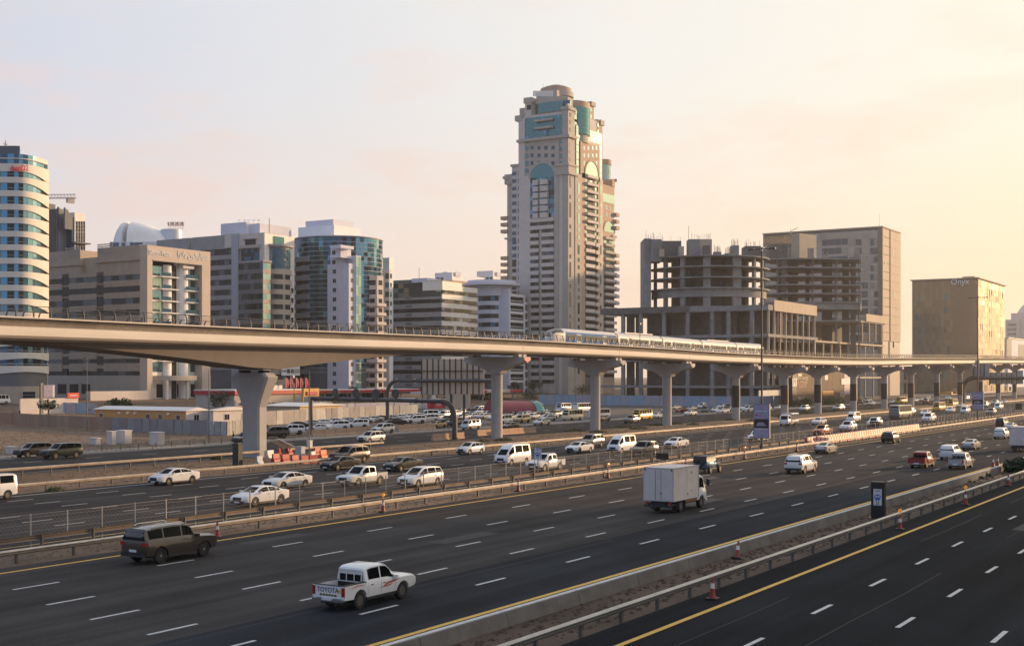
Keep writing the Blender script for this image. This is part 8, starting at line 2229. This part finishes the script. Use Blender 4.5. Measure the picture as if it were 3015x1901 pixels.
cabin('long ochre site cabin with white roof behind the hoarding', 548, 193, 281, 612, m_ochre, m_cabw, (298, 436, 472, 525), (578,), acS=(354, 379, 400, 498))
cabin('white site cabin with one dark window beside the thick pier', 628, 190, 614, 745, m_cabw, m_cabw, (), (668, 720))
cabin('tan and yellow gabled site cabin right of the thick pier', 883, 197, 776, 1008, m_ctan, m_cyel, (808,), (946,), 3.2, acS=(895,))
for x, y, w, h, lab in ((322, 1308, 1.1, 2.0, 'tall white utility cabinet, left of the pair'), (355, 1305, 1.9, 2.0, 'wide white utility cabinet, right of the pair'), (453, 1309, 1.8, 1.9, 'white utility cabinet standing alone before the grey hoarding'), (271, 1308, 1.5, 1.0, 'low pink white utility cabinet'), (26, 1336, 1.2, 1.0, 'low white utility cabinet at the left edge')):
 s, t = P(x, y); r = thing('utility_cabinet', lab, 'cabinet', (s, t, 0), group='utility cabinets')
 MB().box(s, s + w * .7, t - w / 2, t + w / 2, 0, h - .12).obj('cabinet_body', m_cabw, r); MB().box(s - .08, s + w * .7 + .08, t - w / 2 - .08, t + w / 2 + .08, h - .118, h).obj('cabinet_lid', m_roofw, r)
 for q in (-.25, .25): MB().box(s - .03, s - .002, t + q * w - w * .22, t + q * w + w * .22, .15, h - .25).obj('cabinet_door', m_cabw, r)
for x, y, w, h, lab, m in ((693, 1369, .9, 2.5, 'tall dark green cabinet left of the thick pier', mat('cabinet_dark_green', (.02, .03, .028), .4)), (878, 1352, 1.0, 1.6, 'grey cabinet among the red water barriers', mat('cabinet_grey', (.40, .42, .44), .5)), (846, 1324, .6, .95, 'small black cabinet behind the water barriers', m_sb)):
 s, t = P(x, y); r = thing('roadside_cabinet', lab, 'cabinet', (s, t, 0))
 MB().box(s, s + .7, t - w / 2, t + w / 2, 0, h - .1).obj('cabinet_body', m, r); MB().box(s - .04, s + .74, t - w / 2 - .04, t + w / 2 + .04, h - .098, h).obj('cabinet_lid', m, r); MB().box(s - .02, s - .002, t - w * .4, t + w * .4, .15, h - .25).obj('cabinet_door', m, r)
s, t = P(828, 1338); r = thing('board_shelter', 'brown boards leaning with a pale beam behind the water barriers', 'boards', (s, t, 0))
for k in range(5): MB().loft([[(s - .6 + .5 * k, t - .8, .9), (s - .15 + .5 * k, t - .8, .85), (s - .15 + .5 * k, t + 1.4, 1.7), (s - .6 + .5 * k, t + 1.4, 1.75)], [(s - .6 + .5 * k, t - .8, .95), (s - .15 + .5 * k, t - .8, .9), (s - .15 + .5 * k, t + 1.4, 1.75), (s - .6 + .5 * k, t + 1.4, 1.8)]]).obj('board', mat('brown_board', (.10, .06, .045), .8), r, fix=True)
MB().tube([(s + 2.0, t - 1.4, .6), (s + 1.0, t + 1.6, 2.0)], .09, 6).obj('beam', m_bw, r)
bm_ = MB().tube([(0, 0, 0), (0, 0, .8)], .06, 8).mesh('bollard', m_post)
s = S_at(-5, 138.6)
while s < S_at(690, 138.6): put('bollard', bm_, None, (s, 138.6 + random.uniform(-.2, .2), 0), label='short dark bollard in the row along the sand lot verge', cat='bollard', group='bollards along the sand lot'); s += 3.2
# --- filling station
m_redf = mat('fascia_red', (.40, .015, .025), .4); m_wf = mat('fascia_white', (.62, .56, .52), .5)
b = Bld('station_store', 'long brown station building with a red roof edge behind the cabins', 'building', 690, 236)
s1 = b.S(925); tt = b.t0; zt = b.zF(800, 1149); g = b.base
b.box('wall', b.s0, s1, tt, tt + 14, g, zt - 1.0, w_mush); b.box('fascia', b.s0 - .3, s1 + .3, tt - .5, tt + 14.3, zt - 1.0, zt, m_redf); b.box('fascia', b.s0 - .35, s1 + .35, tt - .55, tt + 14.4, zt + .002, zt + .3, m_wf)
b.box('wall_panel', b.S(866), s1 - .2, tt - .12, tt - .01, g, zt - 1.02, w_grey); b.box('roof_tank', b.S(793), b.S(848), tt + 2, tt + 5, zt + .31, zt + 1.4, m_wf)
for x in (712, 788, 806, 824, 882): b.F('air_conditioner', piece('air_conditioner', .9, .7, .5, w_dgrey), b.S(x), b.zF(x, 1188), .5)
b.box('low_annex', b.S(886), b.S(930), tt - 6, tt - 1, g, b.zF(900, 1182), m_wf)
fl = MB()
for k, x in enumerate((850, 864, 880, 893, 908)):
 f_ = thing('feather_flag', ('red feather flag, %s from the left on the station roof' % nums[k]), 'flag', (b.S(x), tt + 1, zt), group='red feather flags')
 X = b.S(x); z0 = zt + .3
 MB().tube([(X, tt + 1, z0), (X, tt + 1, z0 + 3.2)], .05, 5).obj('pole', m_sw, f_)
 MB().loft([[(X + .05, tt + .98, z0 + .4), (X + .85, tt + .7, z0 + .5), (X + 1.0, tt + .8, z0 + 1.8), (X + .7, tt + .9, z0 + 2.8), (X + .05, tt + .98, z0 + 3.2)], [(X + .05, tt + 1.02, z0 + .4), (X + .85, tt + .74, z0 + .5), (X + 1.0, tt + .84, z0 + 1.8), (X + .7, tt + .94, z0 + 2.8), (X + .05, tt + 1.02, z0 + 3.2)]]).obj('banner', m_redf if k % 2 else m_red, f_, fix=True)
yb = Bld('yellow_frame', 'yellow steel frame with red hopper beside the lamp pole', 'frame', 892, 226)
X0, X1, g, z1 = yb.s0, yb.S(938), yb.base, yb.zF(905, 1143); my = mat('yellow_steel', (.50, .26, .03), .5, var=.15, scale=1)
for x in (X0, (X0 + X1) / 2, X1):
 for y in (226, 229): yb.box('leg', x - .12, x + .12, y - .12, y + .12, g, z1, my)
for i in range(3): yb.box('yellow_panel', X0 + (X1 - X0) * i / 3 + .05, X0 + (X1 - X0) * (i + 1) / 3 - .05, 225.8, 225.87, yb.zF(905, 1167), z1, my)
yb.box('hopper', X0 + 1.2, X1 - 1, 225.5, 225.79, yb.zF(905, 1163), yb.zF(905, 1152), m_redf)
for xa, xb, t0, ya, lab in ((935, 1235, 250, 1145, 'long red and white station canopy behind the low gantry'), (1424, 1540, 262, 1147, 'short red and white station canopy right of the big sign'), (1290, 1415, 256, 1152, 'red station canopy behind the big sign')):
 b = Bld('station_canopy', lab, 'canopy', xa, t0, group='filling station canopies'); s1 = b.S(xb); z1 = b.zF((xa + xb) / 2, ya); g = b.base
 b.box('roof', b.s0, s1, t0, t0 + 12, z1 - 1.0, z1 - .02, m_wf)
 b.box('fascia', b.s0 - .1, (b.s0 * .35 + s1 * .65) if xa == 1424 else s1 + .1, t0 - .12, t0 - .01, z1 - .95, z1 - .25, m_redf if xa != 1424 else m_wf)
 if xa == 1424: b.box('fascia', b.s0 * .35 + s1 * .65 + .01, s1, t0 - .14, t0 - .01, z1 - .95, z1, m_red); b.box('fascia', b.s0 - .4, b.s0 + 2, t0 - .3, t0 - .13, z1 - .95, z1, m_red)
 for i in range(4):
  for y in (t0 + 2.5, t0 + 9): b.box('column', b.s0 + (s1 - b.s0) * (i + .5) / 4 - .2, b.s0 + (s1 - b.s0) * (i + .5) / 4 + .2, y, y + .4, g, z1 - 1.0, m_wf)
 if xa != 1290:
  b.box('shop', b.s0 + 2, s1 - 2, t0 + 12.2, t0 + 20, g, z1 - .6, w_cream)
  n = 7
  for i in range(n): b.F('window', window_me((s1 - b.s0 - 6) / n - .8, 2.2, .15, w_frame, g_dark, 1), b.s0 + 3.5 + (s1 - b.s0 - 6) * (i + .4) / n, z1 - 2.6, .06, t0 + 12.2)
b = Bld('station_shop', 'white and red filling station shop with ZOOM sign and dark red logo', 'shop', 1256, 236)
s1 = b.S(1325); t0 = b.t0; g = b.base
b.box('wall', b.s0, s1, t0, t0 + 10, g, b.zF(1280, 1175), m_wf); b.box('fascia', b.S(1258), s1, t0 - .15, t0 - .01, b.zF(1280, 1201), b.zF(1280, 1183), m_redf)
b.box('sign_box', b.S(1271), b.S(1292), t0 - 1.2, t0 - .3, b.zF(1280, 1203), b.zF(1280, 1180), m_red)
text('lettering', 'ZOOM', 1.0, m_sw, b.root, ((b.S(1271) + b.S(1292)) / 2, t0 - 1.26, b.zF(1280, 1191)), 0, .05, sx=.9)
text('lettering', 'ZOOM', 1.3, m_redf, b.root, (b.S(1303), t0 - .2, b.zF(1300, 1192)), 0, .05)
b.box('poster', b.S(1255), b.S(1282), t0 - .2, t0 - .16, b.zF(1270, 1220), b.zF(1270, 1204), m_sw)
MB().tube([(b.S(1268), t0 - .26, b.zF(1268, 1212)), (b.S(1268), t0 - .21, b.zF(1268, 1212))], .9, 18).obj('logo_disc', mat('dark_red_logo', (.16, .015, .025), .5), b.root)
b.box('shop_window', b.S(1284), b.S(1312), t0 - .1, t0 - .02, g + .2, b.zF(1298, 1204), g_dark)
for x in (1283, 1313): b.box('post', b.S(x), b.S(x) + .5, t0 - .6, t0 - .2, g, b.zF(1298, 1203), m_wf)
b.box('wall', b.S(1225), b.s0 - .05, t0 + 2, t0 + 9, g, b.zF(1240, 1172), w_cream)
for x, xx in ((1254, 1264), (1270, 1281)): b.box('banner', b.S(x), b.S(xx), t0 - .3, t0 - .26, b.zF(1270, 1177), b.zF(1270, 1161), m_sw if x == 1270 else w_dgrey)
r = thing('wash_tunnel', 'long magenta tunnel shaped hall with a rounded teal glass end', 'hall', (*plan(1500, 330), 2))
p0, p1, p2 = Vector((*plan(1445, 324), 1.2)), Vector((*plan(1572, 330), 1.2)), Vector((*plan(1590, 331), 1.2))
mgt = mat('magenta_cladding', (.17, .008, .03), .45, var=.08, scale=.5)
nrm = (p1 - p0).cross(Vector((0, 0, 1))).normalized()
def arch_ring(p, w, h): return [tuple(p + nrm * (w * math.cos(math.pi * k / 8)) + Vector((0, 0, h * math.sin(math.pi * k / 8)))) for k in range(9)]
MB().loft([arch_ring(p0, 4, 2.9), arch_ring(p1, 4, 2.5)]).obj('hall', mgt, r, smooth=40, fix=True)
MB().loft([arch_ring(p1 + (p0 - p1) * .12 + nrm * .12, 4.05, 2.6), arch_ring(p1, 4.1, 2.9), arch_ring(p2, 3.2, 2.2), arch_ring(p2 + (p2 - p1) * .3, 1.2, 1.0)]).obj('glass_end', g_teal, r, smooth=50, fix=True)
# --- brown hoarding building with lettering, boards and shops on the right
b = Bld('advert_hoarding', 'brown hoarding wall with pale lettering, a yellow banner and card logo', 'hoarding', 2345, 147)
t0 = b.t0; S, zF = b.S, b.zF; mb_ = mat('hoarding_dark_brown', (.125, .085, .055), .8, var=.12, scale=.3)
for i in range(8):
 a, c = S(2345) + (S(2508) - S(2345)) * i / 8, S(2345) + (S(2508) - S(2345)) * (i + 1) / 8; b.box('hoarding_panel', a + .03, c - .03, t0, t0 + .4, 0, b.z(1088), mb_)
m_let = mat('cream_letters', (.60, .50, .38), .5); m_let2 = mat('salmon_letters', (.50, .26, .17), .5)
for tx, x, y, sz, m in (('NEW SPACES', 2362, 1114, 1.45, m_let), ('A REFINED', 2363, 1126, 1.5, m_let2), ('CLASSIC', 2362, 1136, 1.5, m_let2), ('VISA.COM', 2360, 1171, 1.3, m_let), ('VISA', 2480, 1162, 2.9, m_let)): text('lettering', tx, sz, m, b.root, (S(x + (0 if tx == 'VISA' else 0)), t0 - .05, zF(x, y)), 0, .04, sx=1.4 if tx != 'VISA' else 1.05)
b.box('logo_block', S(2349), S(2360), t0 - .08, t0 - .01, zF(2355, 1107), zF(2355, 1100), m_let)
b.box('yellow_banner', S(2421), S(2454), t0 - .1, t0 - .01, zF(2437, 1163), zF(2437, 1150), mat('yellow_banner', (.55, .27, .02), .5))
b.box('poster', S(2485), S(2505), t0 - .12, t0 - .02, zF(2495, 1160), zF(2495, 1100), m_ad); b.box('poster_card', S(2476), S(2505), t0 - .2, t0 - .121, zF(2490, 1131), zF(2490, 1114), m_sw)
b.box('poster_stroke', S(2428), S(2437), t0 - .08, t0 - .02, zF(2432, 1118), zF(2432, 1104), m_let)
b.box('logo_panel', S(2331), S(2344), t0 - .3, t0 - .2, zF(2338, 1137), zF(2338, 1113), m_sw); text('lettering', 'M', 3.6, m_let2, b.root, (S(2337.5), t0 - .34, zF(2338, 1125)), 0, .03)
b.box('dark_return', S(2332), S(2344.5), t0 - .15, t0 + 3, 0, b.z(1090), m_sb)
b = Bld('pale_sign_board', 'long pale board on legs by the lamp post advertising board', 'sign', 2232, 150)
for i in range(3): b.box('board_panel', b.S(2232) + (b.S(2309) - b.S(2232)) * i / 3 + .05, b.S(2232) + (b.S(2309) - b.S(2232)) * (i + 1) / 3 - .02, 149.6, 150, b.z(1166), b.z(1149), w_cream)
for x in (2278, 2292): b.box('leg', b.S(x) - .5, b.S(x) + .5, 150.02, 150.8, 0, b.z(1166), w_dgrey)
b = Bld('low_mall', 'low beige mall with dark upper windows seen under the viaduct', 'building', 2616, 205)
S, zF, t0 = b.S, b.zF, b.t0
b.box('wall', b.s0, S(2834), t0, t0 + 30, 0, b.z(1088), w_mush); b.box('band', b.s0 - .3, S(2834) + .3, t0 - .5, t0 - .01, zF(2700, 1125), zF(2700, 1117), w_tan); b.box('wing', S(2800), S(2822), t0 - 1.2, t0 - .02, zF(2810, 1113), zF(2810, 1088), w_ivory)
for i in range(13): b.F('window', piece('window', 4.6, 6.5, .2, g_dark), b.s0 + 4 + (S(2834) - b.s0 - 6) * (i + .3) / 13, zF(2700, 1106), .05); b.F('shop_window', piece('shop_window', 5.2, 7.5, .2, g_grey if i % 3 else w_cream), b.s0 + 4 + (S(2834) - b.s0 - 6) * (i + .3) / 13, zF(2700, 1145), .05)
m_shop = mat('sunlit_orange_shopfront', (.62, .27, .05), .5, var=.2, scale=.4)  # low sun on these walls is put into the orange colour
for x0, x1, ya, yb, lab in ((2802, 2821, 1165, 1153, 'shop front coloured sunlit orange behind the yellow school buses'), (2914, 2934, 1166, 1152, 'shop front coloured sunlit orange right of the far advertising board'), (2947, 2965, 1167, 1151, 'kiosk coloured sunlit orange near the right edge'), (2968, 2980, 1162, 1139, 'bright pale sign tower over the orange kiosk')):
 b = Bld('shop_front', lab, 'shop', x0, 168, group='orange shop fronts'); t0 = b.t0
 b.box('wall', b.s0, b.S(x1), t0, t0 + 6, 0, b.z(yb), m_shop if x0 != 2968 else w_ivory); b.F('shop_window', piece('shop_window', (b.S(x1) - b.s0) * .7, 3.0, .15, g_dark), (b.s0 + b.S(x1)) / 2, 1.8, .05); b.box('awning', b.s0, b.S(x1), t0 - 1.5, t0 - .02, b.z(ya) - .4, b.z(ya), w_cream)
b = Bld('garden_wall', 'cream boundary wall with a red sign before the hotel', 'wall', 130, 262)
b.box('wall_panel', b.S(60), b.S(230), b.t0, b.t0 + .5, b.base - 1, b.zF(150, 1172), m_cabw)
b.box('red_sign', b.S(197), b.S(231), b.t0 - .3, b.t0 - .02, b.zF(210, 1171), b.zF(210, 1156), mat('sign_bright_red', (.72, .06, .03), .4))
b.box('sign_bar', b.S(203), b.S(225), b.t0 - .34, b.t0 - .31, b.zF(210, 1165), b.zF(210, 1162), m_sw)
b = Bld('panel_sign', 'grey lilac panel sign on a dark post before the hotel', 'sign', 124, 255)
b.box('panel', b.S(126), b.S(155), b.t0, b.t0 + .5, b.zF(140, 1169), b.zF(140, 1133), m_ad); b.box('edge', b.S(155) + .01, b.S(161), b.t0, b.t0 + .5, b.zF(140, 1169), b.zF(140, 1133), m_sw); b.box('post', b.s0 - .4, b.s0 + .4, b.t0, b.t0 + .5, b.base - 1, b.z(1127), m_steel)
# --- trees, hedges, people
m_leaf = [mat('leaf_dark', (.028, .042, .018), .7, var=.3, scale=1.5), mat('leaf_mid', (.045, .065, .024), .7, var=.3, scale=1.5)]
m_bark = mat('bark', (.09, .065, .045), .9, var=.2, scale=3)
def tree(label, x, y_base_t, h, w, seed, cat='tree', n=900, trunk=True, nm='tree'):
 t = y_base_t; s = S_at(x, t); g = GZ(t); rnd = random.Random(seed)
 r = thing(nm, label, cat, (s, t, g))
 if trunk:
  tb = MB().tube([(s, t, g - .2), (s + .1, t, g + h * .3), (s - .1, t + .1, g + h * .55)], [.22, .16, .09], 7)
  for k in range(5):
   a = rnd.random() * 6.28; tb.tube([(s, t, g + h * .35), (s + w * .3 * math.cos(a), t + w * .3 * math.sin(a), g + h * .75)], [.09, .03], 5)
  tb.obj('trunk', m_bark, r)
 mb = MB(); cl = [(rnd.uniform(-.34, .34) * w, rnd.uniform(-.34, .34) * w, h * (rnd.uniform(.5, .85) if trunk else rnd.uniform(.15, .7)), rnd.uniform(.16, .30) * w) for _ in range(9)]
 for i in range(n):
  cx, cy, cz, cr = cl[i % 9]; a, e = rnd.random() * 6.28, rnd.uniform(-1, 1); q = cr * rnd.random() ** .4
  p = Vector((s + cx + q * math.cos(a) * math.sqrt(1 - e * e), t + cy + q * math.sin(a) * math.sqrt(1 - e * e), g + cz + q * e * .8))
  u = Vector((rnd.uniform(-1, 1), rnd.uniform(-1, 1), rnd.uniform(-.6, .6))).normalized() * rnd.uniform(.14, .34); v = Vector((rnd.uniform(-1, 1), rnd.uniform(-1, 1), rnd.uniform(-1, 1))).normalized() * rnd.uniform(.14, .3)
  mb.face([p - u, p + v, p + u, p - v], rnd.randint(0, 1))
 mb.obj('crown', m_leaf, r)
tree('dark leafy tree left of the portal office steps', 350, 246, 5.2, 5.0, 1); tree('round dark tree right beside it before the portal office', 372, 244, 4.6, 4.2, 2); tree('low bush under the two trees at the left', 325, 243, 2.8, 4.6, 3, 'bush', 700, False, 'bush'); tree('dark bush right of the two trees at the left', 410, 243, 3.4, 4.6, 4, 'bush', 700, False, 'bush')
tree('umbrella shaped tree beside the brown station building', 655, 240, 6.2, 7.0, 5); tree('green hedge under the umbrella shaped tree', 668, 228, 2.2, 6.0, 6, 'hedge', 700, False, 'hedge'); tree('dark green tree above the station roof by the balcony tower', 1036, 280, 5.0, 6.5, 7)
tree('small dark tree before the disc roof office', 1513, 285, 5.5, 5, 8); tree('small dark tree before the pale panel wing', 1572, 285, 5.5, 7, 9); tree('clipped hedge right of the short station canopy', 1562, 262, 3.2, 13, 10, 'hedge', 900, False, 'hedge'); tree('dark trees at the foot of the tall tower', 1715, 262, 5.5, 12, 11, n=1100)
tree('bushes under the brown hoarding', 2375, 143, 3.2, 9, 12, 'bush', 900, False, 'bush'); tree('low bushes below the yellow banner', 2450, 144, 2.2, 10, 13, 'bush', 800, False, 'bush'); tree('dark bush at the far right end of the near barrier', 2992, 26.2, 1.5, 2.8, 14, 'bush', 1500, False, 'bush'); tree('small palm like tree by the hotel sign', 142, 250, 4.5, 4, 15, n=500)
def person(label, x, t, top, leg, rz, h=1.75):
 s = S_at(x, t); g = GZ(t)
 r = thing('person', label, 'person', (s, t, g), rz)
 J = [(0, 0, .95), (0, 0, 1.25), (0, 0, 1.45), (0, .02, 1.55), (0, .04, 1.68), (.16, 0, 1.42), (.22, -.06, 1.15), (.2, .10, .92), (-.16, 0, 1.42), (-.22, .08, 1.15), (-.2, -.06, .92), (.09, 0, .9), (.10, .16, .5), (.10, .10, .08), (.10, .24, .04), (-.09, 0, .9), (-.10, -.06, .5), (-.10, -.28, .12), (-.10, -.16, .05)]
 E = [(0, 1), (1, 2), (2, 3), (3, 4), (2, 5), (5, 6), (6, 7), (2, 8), (8, 9), (9, 10), (0, 11), (11, 12), (12, 13), (13, 14), (0, 15), (15, 16), (16, 17), (17, 18)]
 rad = [.15, .15, .16, .06, .105, .07, .05, .035, .07, .05, .035, .09, .07, .05, .04, .09, .07, .05, .04]
 me = bpy.data.meshes.new('person'); me.from_pydata(J, E, []); o = bpy.data.objects.new('tmp', me); COL.objects.link(o)
 m = o.modifiers.new('s', 'SKIN')
 for v, q in zip(me.skin_vertices[0].data, rad): v.radius = (q, q * .8)
 me.skin_vertices[0].data[0].use_root = True
 o.modifiers.new('d', 'SUBSURF').levels = 1; o.modifiers['d'].render_levels = 1
 out_ = bpy.data.meshes.new_from_object(o.evaluated_get(bpy.context.evaluated_depsgraph_get())); bpy.data.objects.remove(o)
 for q in (mat('skin', (.28, .17, .11), .6), top, leg): out_.materials.append(q)
 for p in out_.polygons: p.material_index = 0 if p.center.z > 1.5 or (abs(p.center.x) > .17 and p.center.z < 1.05 and p.center.z > .8) else 1 if p.center.z > .93 else 2
 out_.polygons.foreach_set('use_smooth', [True] * len(out_.polygons))
 put('body', out_, r, (s, t, g), rz)
 hb = MB(); hb.loft([[(.11 * math.cos(6.28 * i / 8) * k, .05 + .12 * math.sin(6.28 * i / 8) * k, z) for i in range(8)] for k, z in ((1.02, 1.68), (.95, 1.74), (.5, 1.80))]); put('hair', hb.mesh('hair', m_black, 60), r, (s, t, g), rz)
m_dk, m_nv, m_kh = mat('dark_cloth', (.02, .02, .025), .9), mat('navy_cloth', (.03, .04, .08), .9), mat('khaki_cloth', (.2, .16, .11), .9)
person('person in dark clothes walking on the verge left of the thick pier', 687, 139.5, m_dk, m_nv, .6); person('person in navy walking by the hotel boundary wall', 42, 256, m_nv, m_dk, 1.2); person('person in dark clothes left of the panel sign', 58, 256, m_dk, m_dk, -1.2); person('person in dark clothes behind the pale blue hoarding', 263, 256, m_dk, m_kh, .4)
